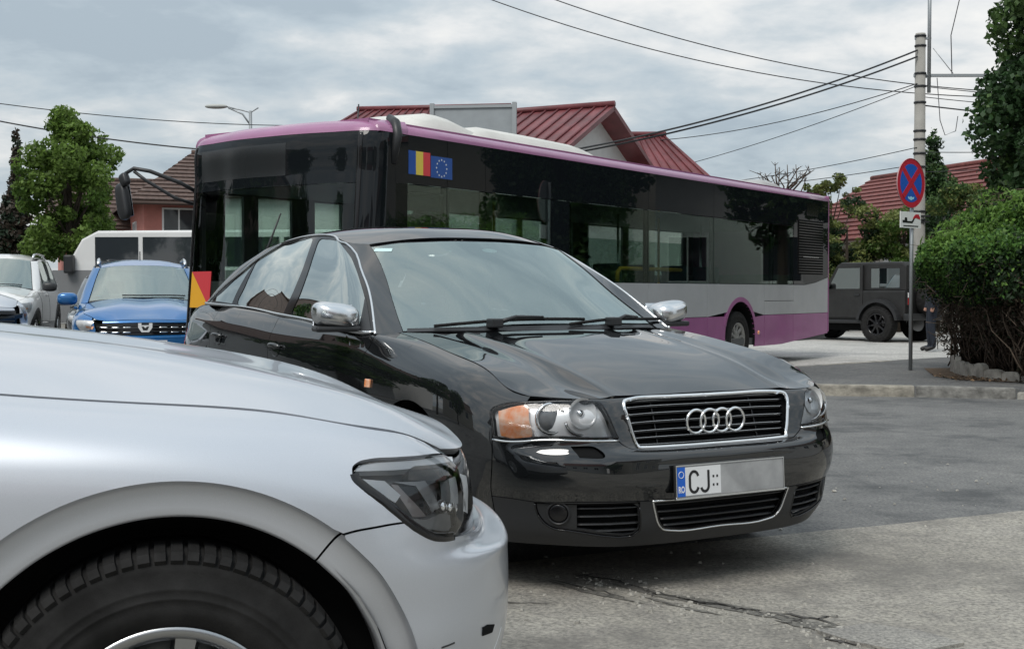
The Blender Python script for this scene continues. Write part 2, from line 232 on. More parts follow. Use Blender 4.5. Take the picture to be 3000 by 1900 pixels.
# ---------------------------------------------------------------- feature lines, as (s, v) on the surfaces above
TR = {
 'seam': [(0.9354,0.5229),(0.9338,0.3464),(0.9516,0.2007),(0.946,0.1204),(0.9244,0.0069)],
 'hl_bot': [(0.9329,0.5381),(0.776,0.5911),(0.6059,0.5814),(0.4527,0.58)],
 'hl_out': [(0.9329,0.5381),(0.9456,0.6145),(0.9555,0.6604),(0.9461,0.6826)],
 'hl_top': [(0.9461,0.6826),(0.9134,0.7086),(0.8569,0.7396),(0.7335,0.7621),(0.564,0.7603)],
 'hl_in': [(0.564,0.7603),(0.5307,0.742),(0.5052,0.7019),(0.4799,0.6434),(0.4527,0.58)],
 'turn': [(0.9302,0.6813),(0.8682,0.7218),(0.8114,0.7415),(0.7922,0.6669),(0.7786,0.5984),(0.9066,0.5621)],
 'trimline': [(0.9516,0.2007),(0.8607,0.1991),(0.7725,0.1908),(0.6056,0.1963),(0.3404,0.1906)],
 'washer': [(0.6378,0.5259),(0.5554,0.5223),(0.5251,0.4297),(0.6073,0.4306)],
 'fog_out': [(0.7727,0.1892),(0.7659,0.1492),(0.7408,0.1151),(0.6982,0.0923),(0.6532,0.0863),(0.3713,0.0789),(0.3833,0.1875)],
 'fog_slot': [(0.615,0.1898),(0.3871,0.1847),(0.3767,0.0852),(0.6129,0.094)],
 'foglight': [(0.6846,0.148)],
 'door_f': [(1.9992,0.733),(2.001,0.6835),(2.0345,0.6354),(2.0329,0.5631),(2.0303,0.4895),(2.0557,0.3314),(2.0557,0.0317)],
 'belt_f': [(2.0104,0.7386),(2.62,0.7508),(3.2356,0.7375)],
 'b_shut': [(3.2533,0.734),(3.2564,0.6827),(3.267,0.6185),(3.2444,0.4976),(3.2463,0.3871),(3.2463,0.0319)],
 'belt_r': [(3.2533,0.734),(3.739,0.7346),(4.3502,0.7331)],
 'r_shut': [(4.3502,0.7331),(4.3344,0.6821),(4.3371,0.6213),(4.3053,0.4963),(4.3621,0.4264)],
 'rarch': [(4.36,0.4238),(4.281,0.4318),(4.2021,0.427),(4.1268,0.4093),(4.0585,0.379),(4.0002,0.3373),(3.9544,0.2858),(3.9232,0.224),(3.908,0.1525)],
 'rarch_b': [(4.36,0.4238),(4.4296,0.4054),(4.4934,0.3766),(4.549,0.3386),(4.5945,0.2925),(4.6282,0.2379),(4.649,0.1749),(4.657,0.1043)],
 'farch': [(1.8781,0.0329),(1.8899,0.1003),(1.888,0.1689),(1.8724,0.2315),(1.8439,0.2934),(1.8033,0.3555),(1.7521,0.402),(1.6921,0.4385),(1.6255,0.4677),(1.5547,0.4879),(1.4826,0.4968),(1.4122,0.492),(1.3465,0.4718),(1.2879,0.4378),(1.2381,0.3916),(1.1982,0.3331),(1.1691,0.267),(1.1524,0.1938),(1.1491,0.1153),(1.1593,0.0373)],
 'marker': [(1.9361,0.5152)],
 'hand_f': [(3.1371,0.5741)],
 'hand_r': [(4.1241,0.5722)],
 'ws_side': [(0.6642,0.0127),(0.6561,0.105),(0.6408,0.218),(0.6208,0.4173),(0.6308,0.5921),(0.6534,0.7002)],
 'ws_top': [(0.6534,0.7002),(0.5193,0.7143),(0.3154,0.689),(0.0751,0.6893)],
 'chrome': [(0.7751,0.0037),(0.7691,0.1853),(0.7678,0.3815),(0.7788,0.6638),(0.8242,0.7246),(1.1602,0.7246),(1.6274,0.7246),(1.9051,0.7246),(2.1438,0.7328),(2.3707,0.6901),(2.4853,0.5838),(2.5361,0.4298),(2.6071,0.2911),(2.658,0.1669),(2.7272,0.0261)],
 'win_f': [(0.8165,0.0187),(1.0743,0.0289),(1.4787,0.0174),(1.4718,0.2202),(1.4992,0.4346),(1.5302,0.5737),(1.5529,0.669),(1.4237,0.6844),(1.2406,0.6862),(0.9049,0.6793),(0.8312,0.5802),(0.8138,0.443),(0.8192,0.2894),(0.8094,0.2004),(0.8043,0.154)],
 'win_r': [(1.5952,0.0226),(2.0671,0.0233),(2.3791,0.04),(2.3875,0.2166),(2.4266,0.404),(2.4857,0.6117),(2.3838,0.6679),(2.1847,0.6874),(1.9431,0.683),(1.6873,0.6753),(1.5995,0.5408),(1.566,0.4068),(1.5617,0.2224)],
 'win_q': [(2.4339,0.0355),(2.5725,0.0484),(2.6644,0.0538),(2.6094,0.1729),(2.5587,0.3299),(2.5176,0.4524),(2.4805,0.5597),(2.4661,0.4449),(2.4467,0.2761)],
 'grille': [(0.3646,0.5099),(0.3875,0.5996),(0.4022,0.6639),(0.4114,0.7057),(0.4031,0.7365),(0.3803,0.7469),(0.1553,0.7538),(-0.0,0.754)],
 'lgrille': [(-0.0,0.0659),(0.2377,0.0683),(0.2724,0.0772),(0.2948,0.0979),(0.3139,0.1399),(0.3296,0.1935),(-0.0,0.1935)],
 'bump_top': [(0.4598,0.5668),(0.4304,0.5301),(0.3882,0.4969),(0.2986,0.4912),(0.0,0.49)],
 's_hl_low': [(1.0317,0.6643),(1.0295,0.6556),(1.0165,0.6439),(0.9843,0.6196),(0.9565,0.5918),(0.9289,0.5655),(0.8986,0.5436),(0.8672,0.5286),(0.8333,0.524),(0.7893,0.5247)],
 's_hl_top': [(1.0317,0.6643),(1.0298,0.6742),(1.016,0.6879),(0.9897,0.6989),(0.9231,0.7125),(0.8522,0.7228),(0.7336,0.7418)],
 's_seam': [(1.0631,0.5229),(1.0407,0.5332),(1.0012,0.5463),(0.9639,0.5575),(0.9295,0.5649)],
 'h_white': [(1.0227,0.6607),(0.9938,0.6627),(0.9636,0.6644),(0.933,0.636),(0.9481,0.6155),(0.975,0.6338)],
 'h_blade': [(0.9492,0.66),(0.9335,0.6588),(0.8695,0.5801),(0.9078,0.5788)],
 'h_blade2': [(0.9429,0.6642),(0.86,0.6699),(0.8256,0.5996),(0.8543,0.5914),(0.8903,0.6578)],
 'h_dark': [(0.931,0.6577),(0.8903,0.6578),(0.8543,0.5914),(0.8695,0.5801)],
 'h_right': [(0.7559,0.67),(0.6434,0.6732),(0.5633,0.6563),(0.6197,0.5588),(0.7736,0.597)],
 'h_sill': [(0.9139,0.5756),(0.8631,0.5724),(0.7926,0.5878),(0.6088,0.5631),(0.5974,0.5353),(0.7987,0.5384),(0.8788,0.5518)],
 'h_brow_glint': [(1.0283,0.6712),(1.0155,0.6849),(0.9905,0.6962),(0.9244,0.7099),(0.7944,0.728),(0.6433,0.7502),(0.6745,0.721),(0.8812,0.7018),(0.8974,0.6946),(0.973,0.6822)],
 'h_top': [(0.8905,0.6963),(0.8659,0.7052),(0.7021,0.7163),(0.5832,0.7069),(0.6949,0.6665),(0.8491,0.6739),(0.8998,0.6744)],
 's_tow': [(0.7268,0.2489),(0.7022,0.248),(0.6637,0.2397),(0.6765,0.228),(0.7263,0.2321)],
 's_arch': [(1.8083,-0.0499),(1.8277,0.0129),(1.8362,0.0782),(1.8338,0.1446),(1.8203,0.2107),(1.7961,0.2753),(1.7619,0.3357),(1.7183,0.3884),(1.6664,0.4394),(1.6076,0.4899),(1.5431,0.5292),(1.4745,0.5582),(1.4035,0.5785),(1.3315,0.5898),(1.2604,0.5917),(1.1922,0.5825),(1.1288,0.5599),(1.0716,0.5223),(1.0211,0.4646),(0.9776,0.393),(0.9424,0.3214),(0.9175,0.2336),(0.8988,0.158),(0.8887,0.0853),(0.8893,0.0141),(0.9103,-0.0498)],
}
# ---------------------------------------------------------------- materials
MATS = {}
def mat(name, color, rough=.5, metal=0, spec=.5, coat=0, coat_rough=.03, var=0, scale=8, bump=0, bscale=40, color2=None, ramp=(.35, .65), bdist=.02, alpha=None):
    if name in MATS: return MATS[name]
    m = bpy.data.materials.new(name); m.use_nodes = True; nt = m.node_tree; b = nt.nodes['Principled BSDF']
    b.inputs['Base Color'].default_value = (*color, 1); b.inputs['Roughness'].default_value = rough
    b.inputs['Metallic'].default_value = metal; b.inputs['Specular IOR Level'].default_value = spec
    b.inputs['Coat Weight'].default_value = coat; b.inputs['Coat Roughness'].default_value = coat_rough
    if name == 'black_paint': b.inputs['Coat IOR'].default_value = 1.85
    tc = nt.nodes.new('ShaderNodeTexCoord')
    if var or color2:
        n = nt.nodes.new('ShaderNodeTexNoise'); n.inputs['Scale'].default_value = scale; n.inputs['Detail'].default_value = 7; n.inputs['Roughness'].default_value = .62
        nt.links.new(tc.outputs['Object'], n.inputs['Vector'])
        r = nt.nodes.new('ShaderNodeValToRGB'); nt.links.new(n.outputs['Fac'], r.inputs[0])
        c2 = color2 or tuple(min(1, c * (1 + var)) for c in color); c1 = color if color2 else tuple(c * (1 - var) for c in color)
        r.color_ramp.elements[0].position = ramp[0]; r.color_ramp.elements[1].position = ramp[1]
        r.color_ramp.elements[0].color = (*c1, 1); r.color_ramp.elements[1].color = (*c2, 1)
        nt.links.new(r.outputs[0], b.inputs['Base Color'])
    if bump:
        n = nt.nodes.new('ShaderNodeTexNoise'); n.inputs['Scale'].default_value = bscale; n.inputs['Detail'].default_value = 6
        nt.links.new(tc.outputs['Object'], n.inputs['Vector'])
        bp = nt.nodes.new('ShaderNodeBump'); bp.inputs['Strength'].default_value = bump; bp.inputs['Distance'].default_value = bdist
        nt.links.new(n.outputs['Fac'], bp.inputs['Height']); nt.links.new(bp.outputs[0], b.inputs['Normal'])
    MATS[name] = m; return m
def glass(name, tint, k=1.0, c=0.0, rough=0.0, ior=1.5, gcol=(1, 1, 1)):
    """thin pane: tinted see-through mixed with a mirror by angle"""
    if name in MATS: return MATS[name]
    m = bpy.data.materials.new(name); m.use_nodes = True; nt = m.node_tree
    for n in list(nt.nodes): nt.nodes.remove(n)
    N = nt.nodes.new; Lk = nt.links.new
    out = N('ShaderNodeOutputMaterial'); mx = N('ShaderNodeMixShader'); t = N('ShaderNodeBsdfTransparent'); g = N('ShaderNodeBsdfGlossy'); f = N('ShaderNodeFresnel')
    t.inputs[0].default_value = (*tint, 1); g.inputs['Color'].default_value = (*gcol, 1); g.inputs['Roughness'].default_value = rough; f.inputs[0].default_value = ior
    ma = N('ShaderNodeMath'); ma.operation = 'MULTIPLY_ADD'; ma.use_clamp = True; ma.inputs[1].default_value = k; ma.inputs[2].default_value = c
    Lk(f.outputs[0], ma.inputs[0]); Lk(ma.outputs[0], mx.inputs[0]); Lk(t.outputs[0], mx.inputs[1]); Lk(g.outputs[0], mx.inputs[2]); Lk(mx.outputs[0], out.inputs[0])
    MATS[name] = m; return m
M = dict(
 black_paint=mat('black_paint', (.0075, .0085, .0095), .28, 0, 0, 1, .02),
 silver_paint=mat('silver_paint', (.575, .60, .645), .40, .6, .5, .8, .05, var=.05, scale=900),
 blue_paint=mat('blue_paint', (.016, .14, .38), .3, .35, .5, 1, .03),
 white_paint=mat('white_paint', (.74, .74, .73), .3, 0, .5, 1, .04),
 grey_paint=mat('grey_paint', (.10, .105, .11), .3, .5, .5, 1, .04),
 matt_black_paint=mat('matt_black_paint', (.022, .022, .022), .48, 0, .4, 0, var=.2, scale=5),
 dark=mat('dark_interior', (.012, .012, .013), .7),
 void=mat('dark_void', (.010, .0105, .011), .9, spec=.1),
 trim=mat('black_plastic_trim', (.022, .023, .025), .42, bump=.15, bscale=900, bdist=.001),
 gloss_trim=mat('gloss_black_trim', (.008, .008, .009), .12),
 rubber=mat('tyre_rubber', (.017, .0168, .0168), .8, spec=.2, var=.35, scale=14, bump=.2, bscale=300, bdist=.002),
 chrome=mat('chrome', (.82, .83, .84), .09, 1),
 satin=mat('satin_aluminium', (.72, .73, .74), .22, 1),
 alloy=mat('alloy_wheel', (.42, .43, .44), .3, 1),
 reflector=mat('lamp_reflector', (.84, .85, .86), .25, .2),
 orange=mat('orange_indicator', (.95, .24, .02), .2, 0, .5, 1, .02, color2=(.95, .60, .42), scale=22),
 red_lens=mat('red_lamp_lens', (.35, .012, .012), .12, coat=1),
 plate=mat('plate_white', (.72, .73, .74), .35),
 plate_grey=mat('plate_faded_grey', (.23, .235, .24), .35, .1, color2=(.44, .445, .45), scale=5, ramp=(.3, .7)),
 plate_blue=mat('plate_blue', (.01, .11, .52), .35),
 ink=mat('black_print', (.01, .01, .011), .5),
 white=mat('white_print', (.78, .78, .77), .5),
 seat=mat('seat_cloth', (.11, .115, .12), .85, var=.2, scale=30),
 car_glass=glass('car_glass', (.50, .58, .56), 1.1, .28, .0, 1.52, (.86, .97, .94)),
 side_glass=glass('side_glass', (.20, .23, .22), 1.2, .36, .0, 1.52, (.9, .97, .95)),
 lens=glass('clear_lamp_lens', (.95, .96, .97), 1.0, .0, .02),
 sticker=mat('pale_sticker', (.55, .72, .72), .5),
)
# ---------------------------------------------------------------- objects
def link(o, parent=None):
    col.objects.link(o)
    if parent is not None: o.parent = parent
    return o
def mesh_obj(name, verts, faces, m, parent=None, smooth=False, normals=None, loc=None):
    me = bpy.data.meshes.new(name); me.from_pydata([tuple(map(float, v)) for v in verts], [], faces)
    if m is not None:
        for x in (m if isinstance(m, (list, tuple)) else [m]): me.materials.append(x)
    if smooth or normals is not None: me.polygons.foreach_set('use_smooth', [True] * len(me.polygons))
    me.update()
    if normals is not None: me.normals_split_custom_set(normals)
    o = bpy.data.objects.new(name, me)
    if loc is not None: o.location = loc
    return link(o, parent)
def tag(o, label=None, cat=None, group=None, kind=None):
    if label: o['label'] = label
    if cat: o['category'] = cat
    if group: o['group'] = group
    if kind: o['kind'] = kind
    return o
def thing(name, label, cat, loc=(0, 0, 0), rz=0, group=None):
    o = bpy.data.objects.new(name, None); o.empty_display_size = .3; link(o); o.location = loc; o.rotation_euler = (0, 0, rz)
    return tag(o, label, cat, group)
class MB:
    """collects shapes that become ONE mesh object"""
    def __init__(s): s.v = []; s.f = []; s.sm = []
    def add(s, v, f, smooth=False):
        k = len(s.v); s.v += [tuple(map(float, x)) for x in v]; s.f += [tuple(i + k for i in q) for q in f]; s.sm += [smooth] * len(f); return s
    def box(s, lo, hi, mtx=None, bev=0):
        (a, b, c), (A, B, Cc) = lo, hi
        if bev:
            bm = bmesh.new(); bmesh.ops.create_cube(bm, size=1, matrix=Matrix.Translation(((a + A) / 2, (b + B) / 2, (c + Cc) / 2)) @ Matrix.Diagonal((A - a, B - b, Cc - c, 1)))
            bmesh.ops.bevel(bm, geom=bm.edges[:], offset=bev, segments=2, affect='EDGES', profile=.6)
            bm.verts.index_update(); v = [x.co.copy() for x in bm.verts]; f = [[y.index for y in x.verts] for x in bm.faces]; bm.free()
        else:
            v = [Vector(x) for x in ((a,b,c),(A,b,c),(A,B,c),(a,B,c),(a,b,Cc),(A,b,Cc),(A,B,Cc),(a,B,Cc))]
            f = [(0,3,2,1),(4,5,6,7),(0,1,5,4),(1,2,6,5),(2,3,7,6),(3,0,4,7)]
        if mtx is not None: v = [mtx @ x for x in v]
        return s.add(v, f)
    def tube(s, pts, r, n=6, cap=True, closed=False):
        P = [Vector(p) for p in pts]; rr = r if isinstance(r, (list, tuple)) else [r] * len(P); m = len(P); rings = []
        up = Vector((0, 0, 1)); prev = None
        for i, p in enumerate(P):
            t = (P[(i + 1) % m] - P[i - 1]) if closed else (P[min(i + 1, m - 1)] - P[max(i - 1, 0)])
            t = t.normalized() if t.length > 1e-9 else Vector((0, 0, 1))
            a = prev if prev is not None else (up if abs(t.z) < .95 else Vector((1, 0, 0)))
            x = (a - t * a.dot(t)); x = x.normalized() if x.length > 1e-6 else t.orthogonal().normalized(); prev = x; y = t.cross(x)
            rings.append([p + (x * math.cos(2 * math.pi * k / n) + y * math.sin(2 * math.pi * k / n)) * rr[i] for k in range(n)])
        v = [q for rg in rings for q in rg]; f = []
        for i in range(m if closed else m - 1):
            j = (i + 1) % m
            for k in range(n): f.append((i * n + k, i * n + (k + 1) % n, j * n + (k + 1) % n, j * n + k))
        if cap and not closed: f += [tuple(range(n))[::-1], tuple((m - 1) * n + k for k in range(n))]
        return s.add(v, f, True)
    def lathe(s, prof, n=32, mtx=None, smooth=True):
        """prof: (radius, height) about local Z"""
        v = []; f = []; m = len(prof)
        for k in range(n):
            a = 2 * math.pi * k / n; v += [Vector((r * math.cos(a), r * math.sin(a), h)) for r, h in prof]
        for k in range(n):
            q = (k + 1) % n
            for i in range(m - 1): f.append((k * m + i, q * m + i, q * m + i + 1, k * m + i + 1))
        if mtx is not None: v = [mtx @ x for x in v]
        return s.add(v, f, smooth)
    def prism(s, poly, a, b, f3):
        """polygon extruded from a to b; f3(p, q, t) -> xyz"""
        n = len(poly); v = [f3(*p, a) for p in poly] + [f3(*p, b) for p in poly]
        return s.add(v, [tuple(range(n))[::-1], tuple(range(n, 2 * n))] + [(i, (i + 1) % n, (i + 1) % n + n, i + n) for i in range(n)])
    def build(s, name, m, parent=None, loc=None, recalc=True, bevel=0):
        me = bpy.data.meshes.new(name); me.from_pydata(s.v, [], s.f)
        me.polygons.foreach_set('use_smooth', s.sm)
        for x in (m if isinstance(m, (list, tuple)) else [m]): me.materials.append(x)
        if recalc:
            bm = bmesh.new(); bm.from_mesh(me); bmesh.ops.recalc_face_normals(bm, faces=bm.faces[:])
            if bevel: bmesh.ops.bevel(bm, geom=[e for e in bm.edges if e.calc_face_angle(0) > .5], offset=bevel, segments=2, affect='EDGES', profile=.6)
            bm.to_mesh(me); bm.free()
        me.update(); o = bpy.data.objects.new(name, me)
        if loc is not None: o.location = loc
        return link(o, parent)
def copy_tree(o, parent=None):
    c = o.copy(); link(c, parent)
    for ch in list(o.children): copy_tree(ch, c)
    return c
# ---------------------------------------------------------------- panels cut out of the smooth surfaces
CAR = lambda P: np.stack([-P[:, 0], -P[:, 1], P[:, 2]], 1)     # (u back, y right, z) -> Blender local (x forward, y left, z)
def outl(*names, n=6):
    """closed outline from named feature lines ('-name' reversed) or literal point lists"""
    pts = []
    for nm in names:
        if isinstance(nm, str):
            l = smooth_line(TR[nm.lstrip('-')], n)
            if nm[0] == '-': l = l[::-1]
        else: l = list(nm)
        for p in l:
            if not pts or math.dist(p, pts[-1]) > 1.5e-3: pts.append(tuple(p))
    if math.dist(pts[0], pts[-1]) < 1.5e-3: pts.pop()
    return pts
flip = lambda poly: [(-a, b) for a, b in poly][::-1]
def area2(p): return sum(p[i - 1][0] * p[i][1] - p[i][0] * p[i - 1][1] for i in range(len(p)))
def inset(poly, d):
    if area2(poly) < 0: poly = poly[::-1]
    if not d: return poly
    P = np.array(poly); n = len(P); out = []
    for i in range(n):
        a = P[i] - P[i - 1]; b = P[(i + 1) % n] - P[i]; a /= np.linalg.norm(a); b /= np.linalg.norm(b)
        na = np.array([-a[1], a[0]]); nb = np.array([-b[1], b[0]]); k = 1 + na @ nb
        out.append(tuple(P[i] + (na + nb) * (d / max(k, .4))))
    return out
def panel_data(S, outline, holes=(), ds=.05, dv=.04, off=0.0, flange=.012, gap=.0022):
    bm = bmesh.new(); ed = []
    for lp in [inset(outline, gap)] + [inset(h, -gap) for h in holes]:
        vs_ = [bm.verts.new((a, b, 0)) for a, b in lp]
        ed += [bm.edges.new((vs_[i - 1], vs_[i])) for i in range(len(vs_))]
    bmesh.ops.triangle_fill(bm, edges=ed, use_beauty=True, normal=(0, 0, 1))
    xs = [v.co.x for v in bm.verts]; ys = [v.co.y for v in bm.verts]
    for ax, lo, hi, st in ((0, min(xs), max(xs), ds), (1, min(ys), max(ys), dv)):
        k = math.floor(lo / st) + 1
        while k * st < hi - 1e-6:
            if k * st > lo + 1e-6:
                co = [0, 0, 0]; co[ax] = k * st; no = [0, 0, 0]; no[ax] = 1
                bmesh.ops.bisect_plane(bm, geom=bm.verts[:] + bm.edges[:] + bm.faces[:], dist=1e-6, plane_co=co, plane_no=no)
            k += 1
    bm.verts.index_update()
    sv = np.array([(v.co.x, v.co.y) for v in bm.verts])
    P = S.ev(sv[:, 0], sv[:, 1]); N = S.nrm(sv[:, 0], sv[:, 1]); P = P + N * off
    faces = []; 
    for f in bm.faces:
        q = [v.index for v in f.verts]; a, b, c = P[q[0]], P[q[1]], P[q[2]]
        nn = np.zeros(3)
        for i in range(len(q)): nn += np.cross(P[q[i - 1]], P[q[i]])
        faces.append(q if nn @ N[q].mean(0) > 0 else q[::-1])
    verts = list(P); ln = [N[i] for f in faces for i in f]
    if flange:
        cnt = {}
        for f in faces:
            for i in range(len(f)): cnt[(f[i - 1], f[i])] = 1
        for (a, b) in list(cnt):
            if (b, a) in cnt: continue
            k = len(verts); dn = (N[a] + N[b]) / 2
            verts += [P[a], P[b], P[b] - N[b] * flange, P[a] - N[a] * flange]; faces.append([k + 1, k, k + 3, k + 2])
            t = np.cross(P[b] - P[a], dn); t /= max(np.linalg.norm(t), 1e-9); ln += [t] * 4
    bm.free(); return np.array(verts), faces, np.array(ln)
def panel(name, m, parent, pieces, **kw):
    """pieces: list of (surf, outline) or (surf, outline, holes); joined into one mesh"""
    V = []; Fc = []; Nn = []; k = 0
    for pc in pieces:
        v, f, n = panel_data(pc[0], pc[1], pc[2] if len(pc) > 2 else (), **kw)
        V.append(v); Fc += [[i + k for i in q] for q in f]; Nn.append(n); k += len(v)
    return mesh_obj(name, CAR(np.concatenate(V)), Fc, m, parent, normals=[tuple(x) for x in CAR(np.concatenate(Nn))])
def strip(name, m, parent, S, pts, w, h, off=0.0, closed=False, step=.02, mirror=False, depth=.006):
    """a moulding laid along a line on the surface"""
    b = MB()
    for sg in ((1, -1) if mirror == 'both' else ((-1,) if mirror else (1,))):
        q = [(sg * a, c) for a, c in pts]
        if closed: q = q + [q[0]]
        d = [0]
        for i in range(1, len(q)): d.append(d[-1] + math.dist(q[i], q[i - 1]))
        x = np.linspace(0, d[-1], max(2, int(d[-1] / step) + 1)); x = np.unique(np.concatenate([x, d]))
        s = np.interp(x, d, [a for a, c in q]); v = np.interp(x, d, [c for a, c in q])
        if closed: s, v = s[:-1], v[:-1]
        P = S.ev(s, v); N = S.nrm(s, v); P = P + N * off
        T = np.roll(P, -1, 0) - np.roll(P, 1, 0) if closed else np.gradient(P, axis=0)
        T /= np.maximum(np.linalg.norm(T, axis=1), 1e-9)[:, None]; B = np.cross(N, T)
        sec = [(-.5, -depth / h), (-.5, .35), (-.36, .8), (0, 1), (.36, .8), (.5, .35), (.5, -depth / h)]
        ns = len(sec); vv = []
        for i in range(len(P)): vv += [P[i] + B[i] * (a * w) + N[i] * (c * h) for a, c in sec]
        f = []; n = len(P)
        for i in range(n if closed else n - 1):
            j = (i + 1) % n
            for k in range(ns): f.append((i * ns + k, i * ns + (k + 1) % ns, j * ns + (k + 1) % ns, j * ns + k))
        if not closed: f += [tuple(range(ns)), tuple((n - 1) * ns + k for k in range(ns))[::-1]]
        b.add(CAR(np.array(vv)), f, True)
    return b.build(name, m, parent)
def at(S, s, v, off=0):
    s = np.array([s]); v = np.array([v]); P = S.ev(s, v) + S.nrm(s, v) * off; n = CAR(S.nrm(s, v))[0]
    return Vector(CAR(P)[0]), Vector(n)
def frame(p, n, up=(0, 0, 1)):
    """matrix whose Z is n and whose Y points up, at p"""
    z = n.normalized(); x = Vector(up).cross(z); x = x.normalized() if x.length > 1e-4 else Vector((1, 0, 0)); y = z.cross(x)
    m = Matrix((x, y, z)).transposed().to_4x4(); m.translation = p; return m
def blob(name, m, parent, c, r, e=2.6, mtx=None, n=(24, 14), cut=None):
    """rounded box (superellipsoid)"""
    v = []; f = []; nu, nv = n
    pw = lambda x: math.copysign(abs(x) ** (2 / e), x)
    for j in range(nv + 1):
        b = -math.pi / 2 + math.pi * j / nv
        for i in range(nu):
            a = 2 * math.pi * i / nu
            p = Vector((pw(math.cos(b)) * pw(math.cos(a)) * r[0], pw(math.cos(b)) * pw(math.sin(a)) * r[1], pw(math.sin(b)) * r[2]))
            if cut: p = cut(p)
            v.append((mtx @ p if mtx is not None else p) + Vector(c))
    for j in range(nv):
        for i in range(nu): f.append((j * nu + i, j * nu + (i + 1) % nu, (j + 1) * nu + (i + 1) % nu, (j + 1) * nu + i))
    return mesh_obj(name, v, f, m, parent, smooth=True)
def text_mesh(name, body, size, m, parent, mtx, bold=.0, extrude=.0006, align='CENTER', sx=1.0):
    cu = bpy.data.curves.new(name, 'FONT'); cu.body = body; cu.size = size; cu.extrude = extrude; cu.offset = bold; cu.align_x = align; cu.align_y = 'CENTER'; cu.resolution_u = 3
    o = bpy.data.objects.new(name, cu); link(o); dg = bpy.context.evaluated_depsgraph_get()
    me = bpy.data.meshes.new_from_object(o.evaluated_get(dg)); bpy.data.objects.remove(o); me.transform(mtx @ Matrix.Diagonal((sx, 1, 1, 1))); me.materials.clear(); me.materials.append(m)
    return link(bpy.data.objects.new(name, me), parent)
def wheel(parent, x, y, z, r, w, rim_r, outer, m_rim, spokes=5, lugs=0, name='wheel', n=40):
    """axis along local Y; outer = -1 for the right-hand side of the car, +1 for the left"""
    o = bpy.data.objects.new(name, None); link(o, parent); o.location = (x, y, z); o.rotation_euler = (R(90) if outer < 0 else R(-90), 0, 0)
    h = w / 2
    t = MB().lathe([(rim_r, -h * .8), (rim_r + .012, -h * .95), (r * .82, -h), (r * .95, -h * .93), (r * .985, -h * .82), (r, -h * .6), (r, h * .6), (r * .985, h * .80), (r * .955, h * .90), (r * .93, h * .955), (r * .90, h * .95), (r * .82, h), (r * .815, h * 1.012), (r * .805, h * 1.0), (r * .77, h * 1.0), (r * .765, h * 1.012), (r * .757, h * .995), (rim_r + .045, h * .985), (rim_r + .038, h * 1.0), (rim_r + .03, h * .97), (rim_r + .012, h * .93), (rim_r, h * .8)], n)
    for k in range(lugs):
        a = 2 * math.pi * k / lugs; mt = Matrix.Rotation(a, 4, 'Z')
        wd = r * math.pi / lugs * .70
        q = [(r * .935, h * .93), (r * .962, h * .99), (r * 1.0, h * .90), (r * 1.017, h * .55), (r * 1.012, h * .1), (r * .96, h * .1)]
        vv = [mt @ Vector((p, s * wd * (1 - .06 * (k % 2)), g)) for s in (-1, 1) for p, g in q]
        t.add(vv, [tuple(range(6))[::-1], tuple(range(6, 12))] + [(i, (i + 1) % 6, (i + 1) % 6 + 6, i + 6) for i in range(6)])
        for g0 in (.25, .5, .75):
            pass
    t.build('tyre', M['rubber'], o)
    b = MB().lathe([(rim_r * .2, h * .35), (rim_r * .93, h * .05), (rim_r * .93, -h * .7), (rim_r * 1.02, -h * .8)], n)
    b.lathe([(rim_r * .90, h * .05), (rim_r * .91, h * .78), (rim_r * .97, h * .90), (rim_r * 1.04, h * .93), (rim_r * 1.045, h * .84)], n)
    b.lathe([(0, h * .80), (rim_r * .16, h * .80), (rim_r * .2, h * .72), (rim_r * .2, h * .3)], 20)
    for k in range(spokes):
        mt = Matrix.Rotation(2 * math.pi * (k + .25) / spokes, 4, 'Z'); w0, w1 = rim_r * .16, rim_r * (.26 if spokes < 7 else .13)
        vv = []
        for rr_, ww, hh in ((rim_r * .15, w0, h * .78), (rim_r * .6, w1 * .8, h * .72), (rim_r * .95, w1, h * .82)):
            for yy, zz in ((-ww, hh - .02), (-ww * .7, hh), (ww * .7, hh), (ww, hh - .02), (0, hh - .06)): vv.append(mt @ Vector((rr_, yy, zz)))
        b.add(vv, [(i * 5 + k2, i * 5 + (k2 + 1) % 5, (i + 1) * 5 + (k2 + 1) % 5, (i + 1) * 5 + k2) for i in range(2) for k2 in range(5)] + [(0, 1, 2, 3, 4), (14, 13, 12, 11, 10)])
    b.build('rim', m_rim, o)
    MB().lathe([(0, -.01), (rim_r * .8, -.01), (rim_r * .8, 0), (0, 0)], 24, smooth=False).build('brake_disc', M['alloy'], o)
    return o
# ---------------------------------------------------------------- black saloon in the middle
SEDAN_YAW = .5293; HEAD = lambda yaw: math.atan2(-math.cos(yaw), math.sin(yaw))
car = thing('black_sedan', 'glossy black saloon car facing right with four chrome rings on its grille', 'car', (.8303, 4.8232, 0), HEAD(SEDAN_YAW))
BS, GS = sedan_body, sedan_glass
vtop, vbelt, vbot = BS.kv[-1], BS.kv[9], BS.kv[0]
s_of = lambda S, k: S.ks[S.mid + k]
bp = M['black_paint']
sm = lambda *a, n=6: outl(*a, n=n)
both = lambda poly: [poly, flip(poly)]
def sym(half):
    """half outline starting and ending on the centre line -> whole outline"""
    return half + [(-a, b) for a, b in half[::-1] if abs(a) > 1e-4]
def near_top(S, target, s0, s1):
    ss = np.linspace(s0, s1, 200); P = S.ev(ss, np.full(200, S.kv[-1])); return ss[np.argmin(abs(P[:, 0] - target) + 0 * P[:, 1])]
